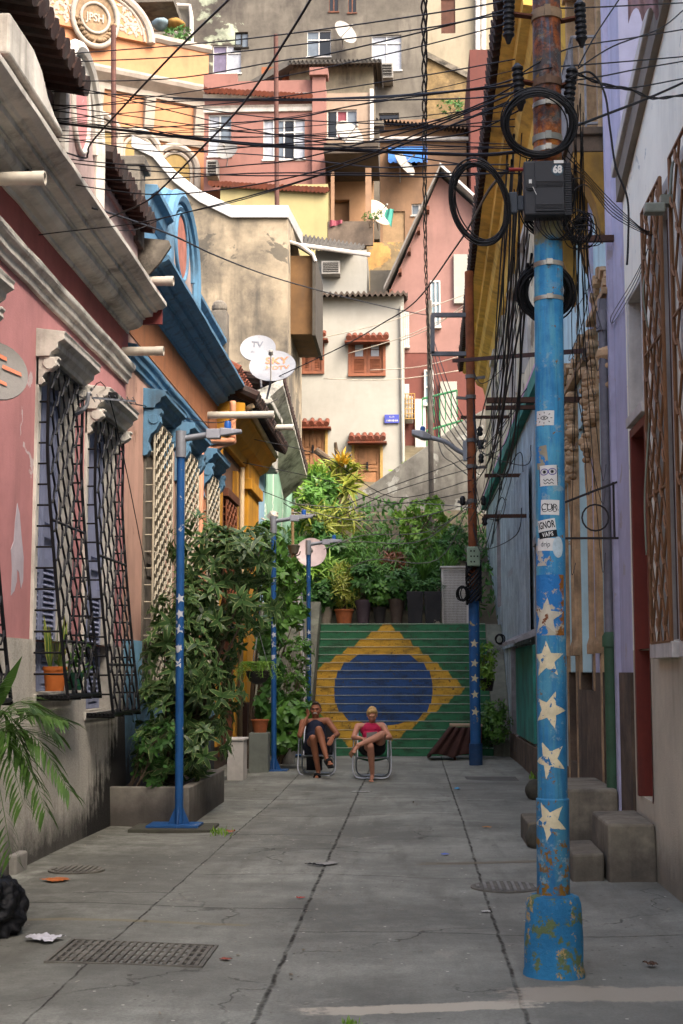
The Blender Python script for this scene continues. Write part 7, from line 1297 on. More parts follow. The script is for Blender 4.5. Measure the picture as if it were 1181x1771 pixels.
# ================================================================== WIRES
def wire(pts, r, label, group='overhead cables', mat=None, n=6, name='overhead_cable', twist=0, sides=5, tw=.03):
    c = spline([P(*q) for q in pts], n); b = MB()
    if twist:
        for k in range(twist): b.tube([p + Vector((tw * math.sin(i * .9 + k * 6.28 / twist), 0, tw * math.cos(i * .9 + k * 6.28 / twist))) for i, p in enumerate(c)], r, 4)
    else: b.tube(c, r, sides)
    return tag(b.build(name, mat or MCAB, smooth=True), label, 'cable', group)
LA = 'thin black cable over the street between the near pole and the left houses'
def across(pts, r=.0055, label=LA, Yl=13.5, Yr=8.36, **k):
    """photo points left to right; the left end reaches a house, the right end the near pole"""
    x0, x1 = pts[0][0], pts[-1][0]; return wire([(x, y, Yl + (Yr - Yl) * (x - x0) / (x1 - x0)) for x, y in pts], r, label, **k)
for pts in (
    [(-60, 105), (0, 101), (200, 87), (400, 70), (600, 45), (800, 15), (870, 2)],
    [(-60, 112), (0, 110), (150, 106), (300, 99), (400, 91), (600, 67), (735, 49), (840, 30), (880, 24)],
    [(-60, 136), (0, 137), (120, 140), (240, 139), (340, 131), (480, 106), (560, 95), (735, 54), (850, 24), (885, 12)],
    [(-60, 152), (0, 155), (130, 160), (240, 165), (360, 171), (600, 171), (735, 163), (840, 150), (895, 135)],
    [(-60, 168), (0, 174), (130, 183), (230, 178), (360, 174), (600, 174), (735, 172), (840, 168), (930, 150)],
    [(-60, 190), (0, 196), (170, 217), (250, 221), (340, 216), (500, 205), (610, 183), (735, 165), (860, 150), (900, 140)],
    [(-60, 218), (0, 226), (120, 240), (250, 260), (340, 262), (450, 252), (610, 237), (740, 212), (830, 180), (890, 148)],
    [(-60, 238), (0, 248), (100, 272), (220, 285), (340, 291), (430, 285), (500, 278), (610, 252), (740, 217), (840, 180), (890, 160)],
    [(-60, 258), (0, 265), (130, 283), (250, 295), (350, 301), (450, 304), (600, 303), (760, 306), (880, 297)],
    [(-60, 286), (0, 297), (100, 315), (240, 335), (340, 333), (480, 312), (610, 277), (740, 224), (880, 165)],
    [(-60, 420), (0, 415), (100, 402), (230, 387), (340, 363), (480, 325), (610, 283), (760, 225), (880, 178)],
    [(330, 262), (450, 268), (560, 280), (660, 290), (770, 285), (880, 285)],
    [(-60, 190), (100, 192), (300, 232), (480, 250), (640, 246), (800, 232), (900, 190)],
    [(-60, 305), (60, 300), (220, 312), (430, 300), (640, 300), (900, 300)]): across(pts)
across([(-60, 195), (0, 202), (200, 224), (400, 247), (560, 258), (700, 264), (830, 268), (900, 262)], .0125, 'thickest near horizontal black cable from the near pole to the left edge of the picture')
across([(300, 171), (480, 173), (640, 168), (735, 162), (850, 152), (930, 140)], .009, 'doubled black cable in front of the pink hillside house')
wire([(-40, 320, 10.5), (0, 312, 11), (25, 297, 11.5), (42, 296, 11.6), (62, 285, 11.8), (80, 259, 12), (92, 257, 12), (145, 273, 12.4), (152, 265, 12.4), (165, 238, 12.2), (290, 103, 10.5), (395, 0, 9), (440, -45, 8.4)], .0085, 'thick black cable rising steeply across the scrolled parapet at upper left')
wire([(76, 500, 14.6), (80, 508, 14.6), (87, 508, 14.7), (88, 480, 14.6), (95, 447, 14.5), (120, 420, 14.3), (155, 392, 14), (200, 372, 13.5), (240, 355, 13), (270, 335, 12.5), (335, 270, 11.5), (420, 180, 10), (500, 60, 8.5), (560, -40, 7.8)], .0085, 'thick black cable climbing to the right from the pink house string course')
wire([(160, 360, 13), (200, 372, 14), (300, 408, 17), (380, 445, 20), (480, 482, 25), (600, 515, 31), (700, 538, 37), (738, 545, 40)], .012, 'black cable slanting down from the blue cornice to the far thin pole')
wire([(455, 668, 28.5), (480, 652, 28.5), (590, 600, 27), (660, 560, 24), (720, 520, 21), (790, 425, 16), (815, 385, 13.5), (845, 330, 10), (880, 290, 8.4)], .011, 'thick black cable from the two round dishes up to the near pole')
wire([(90, 400, 14), (150, 395, 14.2), (230, 398, 15), (290, 375, 15), (420, 345, 13), (620, 280, 10.5), (880, 175, 8.4)], .005, LA)
wire([(255, 1000, 18), (190, 690, 15), (150, 680, 14.8), (110, 655, 14.2), (62, 620, 13.3), (40, 585, 12.6)], .006, 'thin black cable draped along the tops of the pink house grilles'); wire([(165, 690, 14.9), (250, 702, 18), (300, 718, 20), (375, 731, 23), (430, 715, 25), (480, 690, 28)], .008, 'thin black cable looping from the pink house aerial past the first lamp head')
RA = 'thin black cable from the near pole to the pale mint house on the right'
for pts in ([(960, 14, 8.3), (1020, 13, 8.6), (1181, 5, 10), (1260, 0, 10.6)], [(905, 125, 8.3), (950, 98, 8.3), (1000, 80, 8.5), (1090, 66, 9.3), (1181, 51, 10), (1260, 38, 10.6)], [(905, 128, 8.2), (960, 116, 8.3), (1050, 109, 9), (1181, 98, 10), (1260, 90, 10.6)], [(985, 140, 8.3), (1040, 132, 8.7), (1110, 118, 9.4), (1181, 106, 10), (1260, 90, 10.6)], [(1000, 145, 8.3), (1080, 153, 9), (1181, 136, 10), (1260, 122, 10.6)], [(1000, 118, 8.3), (1060, 80, 8.7), (1140, 50, 9.4), (1181, 18, 10)], [(1000, 115, 8.3), (1030, 60, 8.5), (1070, 0, 8.8), (1090, -30, 9)]): wire(pts, .005, RA)
wire([(985, 222, 8.3), (1050, 197, 8.8), (1120, 170, 9.5), (1181, 143, 10), (1260, 105, 10.6)], .009, 'thicker black cable leaving the near pole to the right, lowest of that side'); wire([(1000, 128, 8.2), (1040, 145, 8.5), (1090, 155, 9), (1130, 170, 9.5), (1181, 165, 10), (1260, 160, 10.5)], .006, 'twisted grey black cable to the right of the near pole', twist=2, tw=.007)
wire([(985, 135, 8.25), (1020, 125, 8.3), (1045, 160, 8.3), (1055, 225, 8.3), (1065, 290, 8.3), (1085, 345, 8.3), (1086, 420, 8.3), (1084, 458, 8.3)], .007, 'loose black cable end dangling before the pale mint house')
for k in range(5): wire([(975 + 4 * k, 250 + 20 * k, 8.25), (1005 + 3 * k, 290 + 8 * k, 8.5), (1060, 350 + 6 * k, 9.6), (1110 + 3 * k, 395 + 3 * k, 10.9), (1128, 400, 11.4)], .0035, 'thin black wire sagging from the splice box to the security camera')
for k in range(3): wire([(1126 + 3 * k, 405, 11.5), (1105 - 4 * k, 480, 12), (1070 - 6 * k, 545, 13.5), (1058, 560, 13.9)], .004, 'thin grey wire from the security camera to the lilac house downpipe', mat=M('grey_wire', '#55554f', .6, bump=0))
wire([(1135, 420, 11.4), (1112, 500, 11.4), (1128, 620, 11.4), (1122, 740, 11.4), (1115, 860, 11.4), (1118, 960, 11.4)], .008, 'grey green cable running down the brown grille', mat=M('greygreen_cable', '#7d8272', .6, bump=0))
SA = 'thin black cable strung along the right house fronts between the two utility poles'
for k in range(20):
    a = rnd.uniform(0, 1); px0, py0 = 870 + 60 * rnd.random(), rnd.choice((150, 250, 300, 380, 430)) + rnd.uniform(-30, 30); px2, py2 = 815 + rnd.uniform(-4, 40), rnd.uniform(760, 960); mx = px0 * .45 + px2 * .55 + rnd.uniform(-12, 25); my = py0 * .4 + py2 * .6 + rnd.uniform(-40, 90)
    wire([(px0, py0, 8.4), (px0 * .75 + mx * .25, py0 * .7 + my * .3, 10.5), (mx, my, 15), (mx * .4 + px2 * .6 + rnd.uniform(-8, 14), my * .4 + py2 * .6 + rnd.uniform(-10, 30), 20.5), (px2, py2, 26.6)], rnd.choice((.004, .005, .007, .009)), SA)
for k in range(12):
    y0 = rnd.uniform(640, 960); xx = rnd.uniform(850, 915); wire([(818, y0, 26.8), (835, y0 + 45 + rnd.uniform(-30, 40), 26), (xx, y0 + rnd.uniform(-60, 60), 23 if xx > 890 else 26), (xx + 10, y0 + rnd.uniform(-90, 20), 23 if xx > 890 else 26)], .008, 'short looping service wire between the rusty pole and the house behind it')
for k in range(9): py = 400 + 6 * k; wire([(925 + 7 * k, 372, 8.2), (930 + 8 * k, 395 + 3 * (k % 4), 8.2), (955 + 7 * k, 415, 8.25), (985 + 4 * k, 400 - 4 * k, 8.3), (1000, 370 + 5 * k, 8.3)], .0035, 'thin black tail wire curling from beneath the splice box')
for k, (xe, ye) in enumerate(((600, 985), (545, 940), (520, 880), (560, 950), (500, 870))): wire([(xe, ye, 30 - .5 * k), ((xe + 815) / 2 - 60, (ye + 860) / 2 + 45 - 8 * k, 29), ((xe + 815) / 2 + 50, (ye + 860) / 2 + 45 - 10 * k, 28), (815, 862 + 4 * k, 26.8)], .009, 'sagging pale wire across the garden from the rusty pole to the left lamp posts', mat=M('pale_wire', '#6f6e68', .7, bump=0))
for k, (xe, ye, Y) in enumerate(((420, 800, 27), (440, 760, 27), (490, 870, 29), (455, 850, 28))): wire([(xe, ye, Y), (560, ye + 30, Y), (680, 870 - 10 * k, 27.5), (815, 850 - 20 * k, 26.8)], .008, 'thin dark wire from the left houses across the lane to the rusty pole')
wire([(733, -20, 14), (734, 150, 17), (734, 300, 22), (736, 450, 29), (739, 545, 36), (743, 640, 39.6)], .011, 'bundle of twisted black cables running overhead up the lane to the far thin pole', twist=3, n=12)
for k in range(8): wire([(742, 560 + 15 * k, 39.8), (760, 620 + 22 * k, 38), (785, 690 + 16 * k, 33), (812, 740 + 12 * k, 27)], .012, 'drooping black wire between the far thin pole and the rusty pole')
MSTR = M('pale_clothesline', '#b5aa98', .8, bump=0)
for (a, c) in (((520, 592), (815, 505)), ((600, 612), (810, 530)), ((640, 640), (815, 610)), ((560, 655), (800, 640)), ((690, 590), (812, 520))): wire([(a[0], a[1], 44.2), ((a[0] + c[0]) / 2, (a[1] + c[1]) / 2 + 9, 43), (c[0], c[1], 42)], .014, 'pale washing line stretched before the white house', 'washing lines', MSTR, name='washing_line')
# ================================================================== DISHES, AERIALS, CAMERA
MDS = M('dish_white', '#a6a9ad', .5, .08, 3, streak=.25, grime=.12); MORG = M('faded_orange_print', '#b56a4a', .6, .15, 8, bump=0); MGPT = M('grey_print', '#5c5f66', .6, bump=0)
c1 = P(471, 632, 28.6); d1, q1_ = dish(c1, .47, (.02, -.8, .6), 'oval dish with faded orange lettering, in front of another dish on the ochre roof', MDS, P(461, 690, 28.8)); c2 = P(446, 602, 29.3); d2, q2_ = dish(c2, .37, (.03, -.85, .5), 'smaller white dish with grey lettering behind the orange lettered dish', MDS, P(452, 670, 29.3), arm=False)
def on_dish(c, q, r, x, y): return lambda u, v: c + (lambda p: (p.rotate(q), p)[1])(Vector((x + u, y + v, .16 * r * (((x + u) / r) ** 2 + ((y + v) / r) ** 2) - .17 * r + .012)))
lettering('lettering', 'SKY', .24, MORG, d1, on_dish(c1, q1_, .47, .07, .2), sx=1.15, fill=.006); lettering('lettering', 'HDTV', .15, MORG, d1, on_dish(c1, q1_, .47, .1, .0), sx=1.2, fill=.004); lettering('lettering', 'TV', .2, MGPT, d2, on_dish(c2, q2_, .37, -.03, .14), fill=.004); lettering('lettering', 'oi.', .1, MGPT, d2, on_dish(c2, q2_, .37, -.1, -.06))
c3 = P(538, 955, 31); dish(c3, .33, (.05, -.95, .28), 'pinkish white dish on an arm above the stairs, beside a lamp post', M('pinkish_dish', '#b9a9a8', .5, .12, 4, streak=.2), P(505, 1010, 31))
c4 = WX(-6, 640, -3.02); c4 = Vector(c4); d4, q4 = dish(c4, .235, (.55, -.75, .3), 'grey dish with orange marks at the left edge, on the pink house wall', M('grey_dish', '#8f8c86', .55, .12, 6, grime=.2), (-3.48, c4.y + .1, c4.z - .2), arm=False)
b = MB()
for (u0, u1, v) in ((.02, .17, .06), (.0, .13, -.08), (-.1, .02, .1)): f_ = on_dish(c4, q4, .235, 0, 0); b.add([f_(u0, v), f_(u1, v + .03), f_(u1 - .02, v + .055), f_(u0 - .01, v + .03)], [(0, 1, 2, 3)])
b.build('orange_mark', MORG, d4)
an = thing('aerial', 'small television aerial on a bent pipe at the corner of the pink house', 'aerial', WX(150, 700, -3.3)); b = MB(); b.tube(spline([WX(128, 718, -3.42), WX(140, 712, -3.3), WX(150, 700, -3.24), WX(153, 678, -3.22)], 5), .02, 8); b.build('bent_pipe', MGV2, an, smooth=True)
A_, B_ = WX(160, 688, -3.15), WX(233, 694, -2.9); b = MB(); b.bar(A_, B_, .02, .02)
for k in range(8): p = A_.lerp(B_, k / 7); b.tube([p + Vector((0, -.11, .02)), p + Vector((0, .11, -.02))], .005, 4)
b.build('boom', MGV2, an); b = MB(); p = WX(195, 684, -3.05); b.box(p.x - .04, p.y - .05, p.z - .03, p.x + .05, p.y + .05, p.z + .03); b.build('aerial_box', MINS, an, bevel=.01)
an = thing('aerial', 'white comb aerial on a post beside the mint house', 'aerial', P(508, 1000, 30)); b = MB(); b.tube([P(507, 1075, 30), P(506, 880, 30)], .03, 8); b.build('mast', MTAN, an); b = MB(); b.tube([P(504, 886, 30), P(546, 891, 29.6)], .018, 6)
for k in range(7): p = P(508 + 6 * k, 886.5 + .7 * k, 30 - .06 * k); b.tube([p + Vector((0, -.2, 0)), p + Vector((0, .2, 0))], .009, 5)
b.build('boom', MWPL, an)
lt = P(508, 955, 30); b = MB(); b.lathe(lt, [(.03, -.06), (.09, -.03), (.13, .12), (.14, .14), (.02, .17)], 14); b.tube([lt + Vector((-.25, 0, -.1)), lt + Vector((0, 0, -.1)), lt + Vector((.12, 0, -.05)), lt + Vector((.14, 0, .02))], .015, 6); tag(b.build('wall_lantern', M('lantern_bronze', '#5a5648', .6), smooth='auto'), 'small bronze lantern on the post left of the pinkish dish', 'lantern')
sc_ = thing('security_camera', 'small pale security camera and cables on the pale mint house', 'camera', WX(1135, 362, 1.9)); c = WX(1135, 362, 1.8); b = MB(); b.box(c.x - .09, c.y - .05, c.z - .035, c.x + .06, c.y + .05, c.z + .04); b.build('housing', M('putty_plastic', '#8b9083', .5), sc_, bevel=.012)
b = MB(); b.tube(spline([c + Vector((.05, 0, .02)), c + Vector((.1, 0, .12)), c + Vector((.13, 0, .35)), c + Vector((.2, 0, .38))], 5), .012, 6); b.box(c.x + .03, c.y - .04, c.z + .03, c.x + .13, c.y + .05, c.z + .1); b.build('mount', M('putty_plastic_2', '#7e8377', .5), sc_)
# ================================================================== STREET THINGS
def sz(p): return street_z(p.x, p.y)
MIRN = M('worn_iron', '#69665d', .8, .3, 8, grime=.4); MPIT = M('pit_dirt', '#37352f', .95)
def cover(px, py, r, label, slots=False):
    g = G(px, py); t = thing('manhole_cover', label, 'manhole cover', (g.x, g.y, sz(g))); b = MB(); b.lathe((g.x, g.y, sz(g) - .04), [(r, 0), (r, .052), (r - .02, .056), (r - .04, .05), (.001, .05)], 32); b.build('frame', MIRN, t, smooth='auto'); b = MB()
    for k in range(9):
        x = -r * .8 + r * 1.6 * k / 8; y = math.sqrt(max(0, (r * .84) ** 2 - x * x)); b.box(g.x + x - .012, g.y - y, sz(g) + .011, g.x + x + .012, g.y + y, sz(g) + .02)
    b.build('bar', M('galv_bar', '#76756f', .6, .2, 6) if slots else MIRN, t); return t
cover(876, 1530, .29, 'round slotted drain cover by the foreground pole', True); cover(132, 1510, .24, 'worn round manhole cover at the left of the street')
a, c = G(75, 1672), G(352, 1672); u0, u1 = a.x, c.x; y0, y1 = a.y, G(370, 1636).y; zz = .006
gr = thing('drain_grate', 'long rusty iron drain grate at lower left of the street', 'grate', ((u0 + u1) / 2, (y0 + y1) / 2, zz)); b = MB(); b.box(u0, y0, zz - .06, u1, y0 + .02, zz + .006); b.box(u0, y1 - .02, zz - .06, u1, y1, zz + .006); b.box(u0, y0 + .02, zz - .06, u0 + .02, y1 - .02, zz + .006); b.box(u1 - .02, y0 + .02, zz - .06, u1, y1 - .02, zz + .006); b.drape(); b.build('frame', MIRN, gr)
b = MB(); b.box(u0 + .036, y0 + .036, zz - .03, u1 - .036, y1 - .036, zz - .004); b.drape(); b.build('pit', MPIT, gr); b = MB()
n = int((u1 - u0) / .045)
for k in range(1, n): x = u0 + (u1 - u0) * k / n; b.box(x - .01, y0 + .036, zz - .02, x + .012, y1 - .036, zz + .004)
for k in range(1, 5): y = y0 + (y1 - y0) * k / 5; b.box(u0 + .036, y - .008, zz - .02, u1 - .036, y + .01, zz + .0055)
b.drape(); b.build('bar', MIRN, gr)
g = G(850, 1346); b = MB(); b.box(g.x - .42, g.y - .4, -.05, g.x + .42, g.y + .45, sz(g) + .008); tag(b.build('manhole_cover', M('concrete_lid', '#5b5954', .95, .25, 3), bevel=.008), 'square concrete lid set in the street before the rusty pole', 'manhole cover')
# cloth covered table
ta, tb2 = G(757, 1305), G(818, 1303); x0, x1 = ta.x, tb2.x; ty = 28.6; zt = P(780, 1252, ty).z; tbl = thing('table', 'low market table draped in brown cloth at the foot of the stairs', 'table', ((x0 + x1) / 2, ty, 0)); b = MB(); b.box(x0 + .22, ty - .35, zt - .04, x1 + .1, ty + .4, zt); b.build('tabletop', M('pale_plank', '#98836a', .85, .2, 5, streak=.2), tbl, bevel=.005)
for (x, y) in ((x0 + .3, ty - .3), (x1, ty - .3), (x0 + .3, ty + .34), (x1, ty + .34)): b = MB(); b.box(x - .025, y - .025, -.02, x + .025, y + .025, zt - .041); b.build('leg', MBT, tbl)
tag((lambda b: (b.grid(lambda u, v: Vector((x0 - .02 - .32 * (1 - u) * v * .6 + (x1 - x0 + .1) * u + .24 * (1 - v) * (1 - u), ty - .4 - .1 * v * (1 + .5 * math.sin(u * 17)) - .04 * math.sin(u * 31), zt - .05 - (zt - .1) * v * (1 - .12 * abs(math.sin(u * 5 + 1))))), [i / 44 for i in range(45)], [i / 14 for i in range(15)]), b.grid(lambda u, v: Vector((x0 - .02 - .32 * v * .6 + .24 * (1 - v) - .03 * math.sin(u * 20) * v, ty - .4 + .75 * u - .1 * v * (1 - u), zt - .05 - (zt - .1) * v)), [i / 16 for i in range(17)], [i / 10 for i in range(11)]), b)[2])(MB()).build('cloth', M('brown_cloth', '#3d2620', .9, .25, 4, bump=.2), smooth=True), 'dark brown cloth hanging over the low market table', 'cloth').modifiers.new('thick', 'SOLIDIFY').thickness = .01
# left side bits
g = G(414, 1350); b = MB(); b.box(g.x - .2, g.y, -.03, g.x + .06, g.y + .5, .62); b.box(g.x - .22, g.y - .02, .62, g.x + .08, g.y + .52, .66); tag(b.build('meter_plinth', MWP, bevel=.01), 'small scuffed white plinth at the foot of the ochre house', 'plinth')
g = G(447, 1338); b = MB(); b.box(g.x - .17, g.y, -.03, g.x + .16, g.y + .4, .68); tag(b.build('pedestal', M('sage_grey_paint', '#6b7068', .85, .15, 3, streak=.3), bevel=.012), 'grey green pedestal left of the second lamp post', 'pedestal'); potted('flower_pot', 'empty brown clay pot on the grey green pedestal', Vector((g.x, g.y + .2, .681)), .15, .22, MPC1, None, 0, 0, 0, None)
b = MB(); A_, B_ = G(529, 1312), P(516, 1022, 29.6); A_ = Vector((A_.x, 29.2, 0)); b.bar(A_, B_, .07, .05); tag(b.build('white_rail', MWPL, bevel=.008), 'leaning white painted rail at the left edge of the stairs', 'rail')
b = MB()
for k in range(5): b.tube([P(500 + 5 * k, 1000, 29.8), P(512 + 4 * k, 1080 + 12 * k, 29.5)], .018, 6)
tag(b.build('bundle_of_pipes', MGV2), 'leaning bundle of thin grey pipes beside the white rail', 'pipes')
# rubbish by the left edge
from mathutils import noise as mnoise
def crumple(c, rx, ry, rz, n, amp, fr, seed, floor=None):
    b = MB(); b.ball(c, rx, ry, rz, n); c = Vector(c); out = []
    for v in b.v:
        p = Vector(v); d = (p - c); k = 0
        for o in range(4): k += abs(mnoise.noise((d * fr * 2 ** o) + Vector((seed, 3, 1)))) / 2 ** o
        q = c + d * (1 + amp * (.5 - k)); 
        if floor is not None and q.z < floor: q.z = floor + .2 * (floor - q.z) * .1
        out.append(tuple(q))
    b.v = out; return b
g = G(-6, 1632); bag_ = thing('rubbish_bag', 'crumpled black rubbish bag at the lower left corner', 'rubbish bag', (g.x, g.y, 0)); crumple((g.x - .09, g.y + .2, .17), .2, .2, .21, 110, .5, 6, 2.2, .005).build('sack', M('black_polythene', '#131417', .4, .2, 6, bump=.8, bs=16), bag_, smooth=True); crumple((g.x - .1, g.y + .2, .4), .035, .035, .06, 20, .4, 20, 5).build('knot', M('black_polythene_knot', '#121316', .35, bump=.1), bag_, smooth=True)
def litter(px, py, w, d, h, h_, label, name='paper_scrap', rough=.6, seed=1, amp=.5):
    g = G(px, py); z = sz(g) + .002
    b = MB() if h < .04 else crumple((g.x, g.y, z + h * .5), w / 2, d / 2, h * .6, 22, amp, 30, seed, z)
    if h < .04:                                            # a creased scrap lying on the ground
        nn = 12; ca, sa = math.cos(seed), math.sin(seed)
        def q(u, v):
            e = mnoise.noise(Vector((u * 2.2 + seed, v * 2.2, .3))); x, y = (u - .5) * w * (1 + .5 * e), (v - .5) * d * 1.3 * (1 - .4 * e); return (g.x + x * ca - y * sa, g.y + x * sa + y * ca, z + .003 + h * (.5 + abs(mnoise.noise(Vector((u * 4 + seed, v * 4, 2)))) * 1.1 + .3 * e))
        b.grid(q, [i / nn for i in range(nn + 1)], [i / nn for i in range(nn + 1)]); return tag(b.build(name, M('litter_' + h_, '#' + h_, rough, .2, 12, bump=.1), smooth=True), label, 'litter')
litter(52, 1626, .14, .1, .06, '8d7a1f', 'mustard yellow sponge beside the rubbish bag', 'sponge', seed=3, amp=.1); litter(78, 1634, .17, .16, .03, 'bdbcc0', 'flattened white plastic tub beside the yellow sponge', 'plastic_tub', seed=4, amp=.15); litter(28, 1640, .1, .1, .06, '6f6d6b', 'grey paper scrap under the rubbish bag', seed=6)
litter(97, 1529, .19, .14, .015, 'a8602f', 'torn orange wrapper on the left of the street', 'wrapper', seed=7); litter(257, 1452, .075, .07, .055, '7a6ac0', 'small purple cup lying before the long planter', 'cup', seed=8, amp=.2); litter(352, 1441, .16, .12, .07, 'a5737a', 'crumpled pinkish plastic at the nearest lamp post footing', seed=9); litter(338, 1443, .1, .1, .05, '9a9a98', 'crumpled grey white paper at the nearest lamp post footing', seed=10); litter(398, 1441, .1, .08, .03, '8a5638', 'brown leaf scrap right of the nearest lamp post', seed=11)
litter(545, 1500, .18, .04, .015, '1b1a18', 'dark flat stick lying across the middle joint', 'stick', seed=12); litter(520, 1555, .06, .03, .012, 'a03a32', 'tiny red bottle cap left of the middle joint', seed=13); litter(791, 1365, .11, .06, .02, '2a8fb8', 'light blue wrapper in front of the rusty pole', 'wrapper', seed=14); litter(770, 1478, .06, .05, .02, '5a6fb5', 'small blue scrap near the cross joint', seed=15); litter(841, 1436, .09, .05, .015, 'a8763a', 'tan paper scrap left of the foreground pole', seed=16); litter(625, 1372, .1, .2, .012, '9b9a94', 'pale flattened paper before the feet of the woman', seed=17, amp=.3); litter(567, 1497, .12, .14, .01, '8f8d86', 'pale crushed paper on the middle joint', seed=18); litter(840, 1573, .06, .04, .012, 'a5a39c', 'tiny white paper left of the slotted drain cover', seed=19); litter(390, 1660, .05, .05, .012, '8b4a3a', 'tiny reddish scrap right of the drain grate', seed=20); litter(1125, 1668, .07, .05, .03, '4a3628', 'small brown clod right of the foreground pole', seed=21); litter(149, 1462, .09, .09, .085, '0e0d0c', 'black round drain mouth stone by the mouldy wall', 'stone', seed=22, amp=.2); litter(1022, 1500, .1, .08, .05, '17150f', 'black sandal left on the lower doorstep', 'sandal', seed=23, amp=.2)
b = MB(); g = G(8, 1515); b.box(g.x - .2, g.y, -.02, g.x + .1, g.y + .35, .17); tag(b.build('kerb_block', M('pale_block', '#85827b', .95, .15, 4), bevel=.02), 'pale concrete block at the left wall behind the rubbish bag', 'block')
b = MB()
for _ in range(70): g = G(380 + rnd.gauss(0, 10), 1442 + rnd.gauss(0, 3)); b.leaf((g.x, g.y, sz(g)), (rnd.uniform(-.5, .5), rnd.uniform(-.5, .5), 1), rvec(), rnd.uniform(.03, .09), .012, .3)
for _ in range(60): g = G(605 + rnd.gauss(0, 8), 1768 + rnd.gauss(0, 3)); b.leaf((g.x, g.y, sz(g)), (rnd.uniform(-.5, .5), rnd.uniform(-.5, .5), 1), rvec(), rnd.uniform(.015, .04), .006, .3)
for _ in range(60): g = G(925 + rnd.gauss(0, 5), 1342 + rnd.gauss(0, 8)); b.leaf((g.x, g.y, sz(g)), (rnd.uniform(-.5, .5), rnd.uniform(-.5, .5), 1), rvec(), rnd.uniform(.05, .14), .03, .3)
kind(b.build('weeds', LF_LT, origin=(0, 14, 0)), 'stuff')
for (x, y, r_, lb_) in ((919, 1368, .15, 'rounded mossy boulder behind the foreground pole'), (925, 1452, .14, 'broken concrete lump against the lower doorstep, left of the pole')): g = G(x + 8, y + 16); crumple((g.x, g.y, r_ * .8), r_ * .9, r_ * .9, r_, 18, .35, 4, x).build('tmp_stone', M('dark_mossy_stone', '#4d4a3f', .95, .4, 5, grime=.6), smooth=True); o = [q for q in bpy.data.objects if q.name.startswith('tmp_stone')][0]; o.name = 'boulder'; tag(o, lb_, 'boulder')
c = P(1108, -6, 10.6); tag((lambda b: (b.grid(lambda u, v: (c.x - .1 + .24 * u, c.y + .03 * math.sin(u * 14), c.z + .2 - .42 * v * (1 - .3 * abs(math.sin(u * 7)))), [i / 16 for i in range(17)], [0, .5, 1]), b)[1])(MB()).build('cloth', M('mauve_cloth', '#8d7478', .9), smooth=True), 'mauve cloths hanging out to dry at the top right', 'cloth')

# ------------------------------------------------------------------ grit, scraps and fallen leaves on the paving; tanks and plants on the hill
b = MB()
for _ in range(420):
    x, y = rnd.uniform(-3.3, 1.9), rnd.uniform(7.2, 28); y = 7.2 + (y - 7.2) * rnd.random() ** .3 if rnd.random() < .5 else y
    if rnd.random() < .45: x = rnd.choice((-3.3, -.79, 1.8, -1.9)) + rnd.gauss(0, .12)
    b.leaf((x, y, street_z(x, y) + .006), (rnd.uniform(-1, 1), rnd.uniform(-1, 1), .05), (0, 0, 1), rnd.uniform(.012, .05), rnd.uniform(.008, .025), 0, .1)
kind(b.build('street_debris', leafmat('scrap', ('#6a5a40', '#8f8a7c', '#3a3327')), origin=(0, 14, 0)), 'stuff')
for (px, py, Y, lb_) in ((778, 186, 66.5, 'dark weeds growing over the foot of the rubble wall'), (640, 376, 52.6, 'small pot plants on the porch parapet of the beige house'), (300, 62, 62.6, 'weeds sprouting on the concrete terrace above the ornate house')):
    c = P(px, py, Y); k_ = .5 if px == 640 else 1; shrub('hill_plant', lb_, 'plant', c - Vector((0, 0, .4)), [(c, (.5 * k_, .3 * k_, .3 * k_)), (c + Vector((.5 * k_, 0, .1)), (.4 * k_, .3 * k_, .25 * k_))], 26, .24 * k_, .08 * k_, LF_DK, 6, 6, .02)
for (px, py, h_, lb_) in ((279, 42, '6c7f88', 'crumpled pale blue tarp on the concrete terrace'), (304, 42, '80602c', 'crumpled mustard tarp on the concrete terrace')):
    c = P(px, py, 63.6); tag(crumple((c.x, 63.6, c.z), .42, .4, .24, 26, .4, 2.2, px).build('tarp', M('tarp_' + h_, '#' + h_, .8, .25, 4), smooth=True), lb_, 'tarp')
for k in range(12):
    y0, y1 = rnd.uniform(90, 330), rnd.uniform(20, 300); sg_ = rnd.uniform(5, 30); across([(-60, y0), (200, y0 * .72 + y1 * .28 + sg_ * .6), (450, y0 * .45 + y1 * .55 + sg_), (700, y0 * .2 + y1 * .8 + sg_ * .6), (890, y1)], rnd.choice((.003, .0035, .0045)))
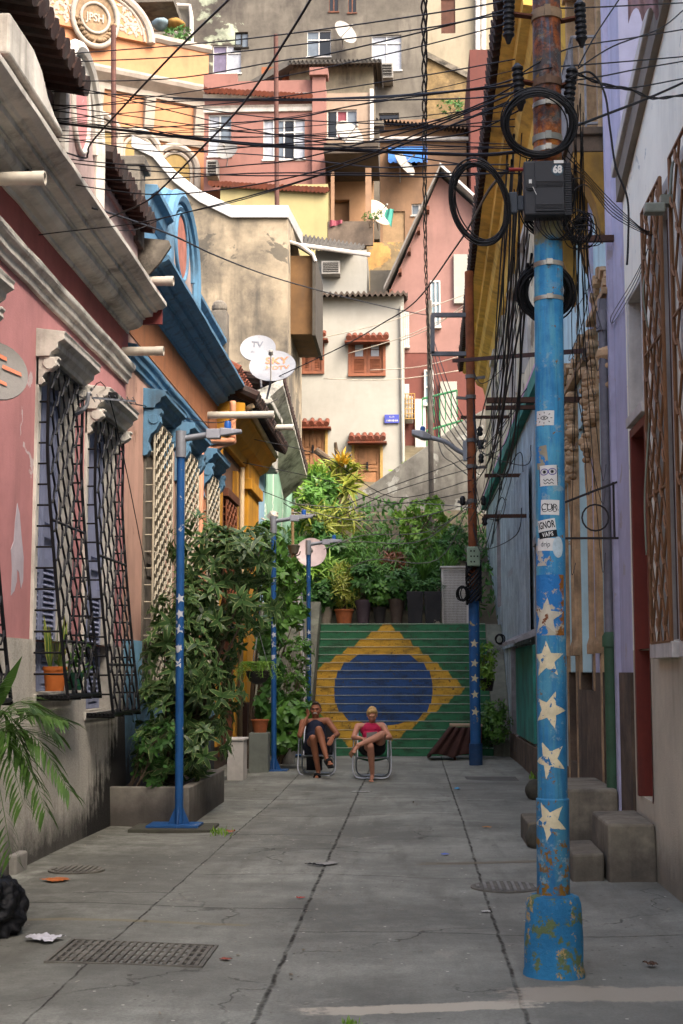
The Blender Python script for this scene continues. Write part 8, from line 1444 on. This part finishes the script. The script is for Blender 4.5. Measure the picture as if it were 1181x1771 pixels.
for k in range(16):
    px0, py0 = rnd.uniform(985, 1010), rnd.uniform(150, 420); ye = rnd.uniform(480, 980); xe = rnd.uniform(990, 1050); wire([(px0, py0, 8.35), (px0 + rnd.uniform(-10, 15), py0 + (ye - py0) * .4 + rnd.uniform(20, 90), 9.5), (xe - 8, ye + rnd.uniform(-10, 40), 12.5), (xe, ye, 14.2)], .0032, 'hair thin wire drooping from the near pole to the lilac house front')

# ------------------------------------------------------------------ pieces that stand apart become parts of their own
def separate(names, gap=.08):
    for o in [q for q in bpy.data.objects if q.type == 'MESH' and q.parent and q.name.split('.')[0] in names]:
        me = o.data
        if me.users > 1: continue
        n = len(me.vertices); par = list(range(n))
        def find(i):
            while par[i] != i: par[i] = par[par[i]]; i = par[i]
            return i
        for e in me.edges: par[find(e.vertices[0])] = find(e.vertices[1])
        isl = {}
        for v in me.vertices: isl.setdefault(find(v.index), []).append(v.index)
        keys = list(isl); bb = []
        for k in keys:
            c = [me.vertices[i].co for i in isl[k]]; bb.append([min(p[a] for p in c) - gap / 2 for a in range(3)] + [max(p[a] for p in c) + gap / 2 for a in range(3)])
        grp = list(range(len(keys)))
        def fg(i):
            while grp[i] != i: i = grp[i]
            return i
        for i in range(len(keys)):
            for j in range(i):
                if all(bb[i][a] <= bb[j][a + 3] and bb[j][a] <= bb[i][a + 3] for a in range(3)): grp[fg(i)] = fg(j)
        cl = {}
        for i, k in enumerate(keys): cl.setdefault(fg(i), set()).update(isl[k])
        if len(cl) < 2: continue
        ch = kids(o)
        for m, vs in enumerate(list(cl.values())):
            ix = {v: i for i, v in enumerate(sorted(vs))}; ps = [p for p in me.polygons if p.vertices[0] in vs]
            new = bpy.data.meshes.new(me.name); new.from_pydata([me.vertices[v].co[:] for v in sorted(vs)], [], [[ix[v] for v in p.vertices] for p in ps])
            for mt_ in me.materials: new.materials.append(mt_)
            new.polygons.foreach_set('use_smooth', [p.use_smooth for p in ps]); new.update()
            if m == 0: first = new; continue
            d = o.copy(); d.data = new; COL.objects.link(d)
        o.data = first
separate({'corbel', 'pier', 'coping', 'bracket', 'bracket_arm', 'pilaster', 'clamp', 'insulator', 'drain_pipe', 'downpipe', 'rafter_end', 'branch_stub', 'terrace', 'waste_pipe', 'side_wall', 'tile_course', 'rib', 'cooling_fin', 'string_course', 'leaf_relief', 'pane', 'handle'})
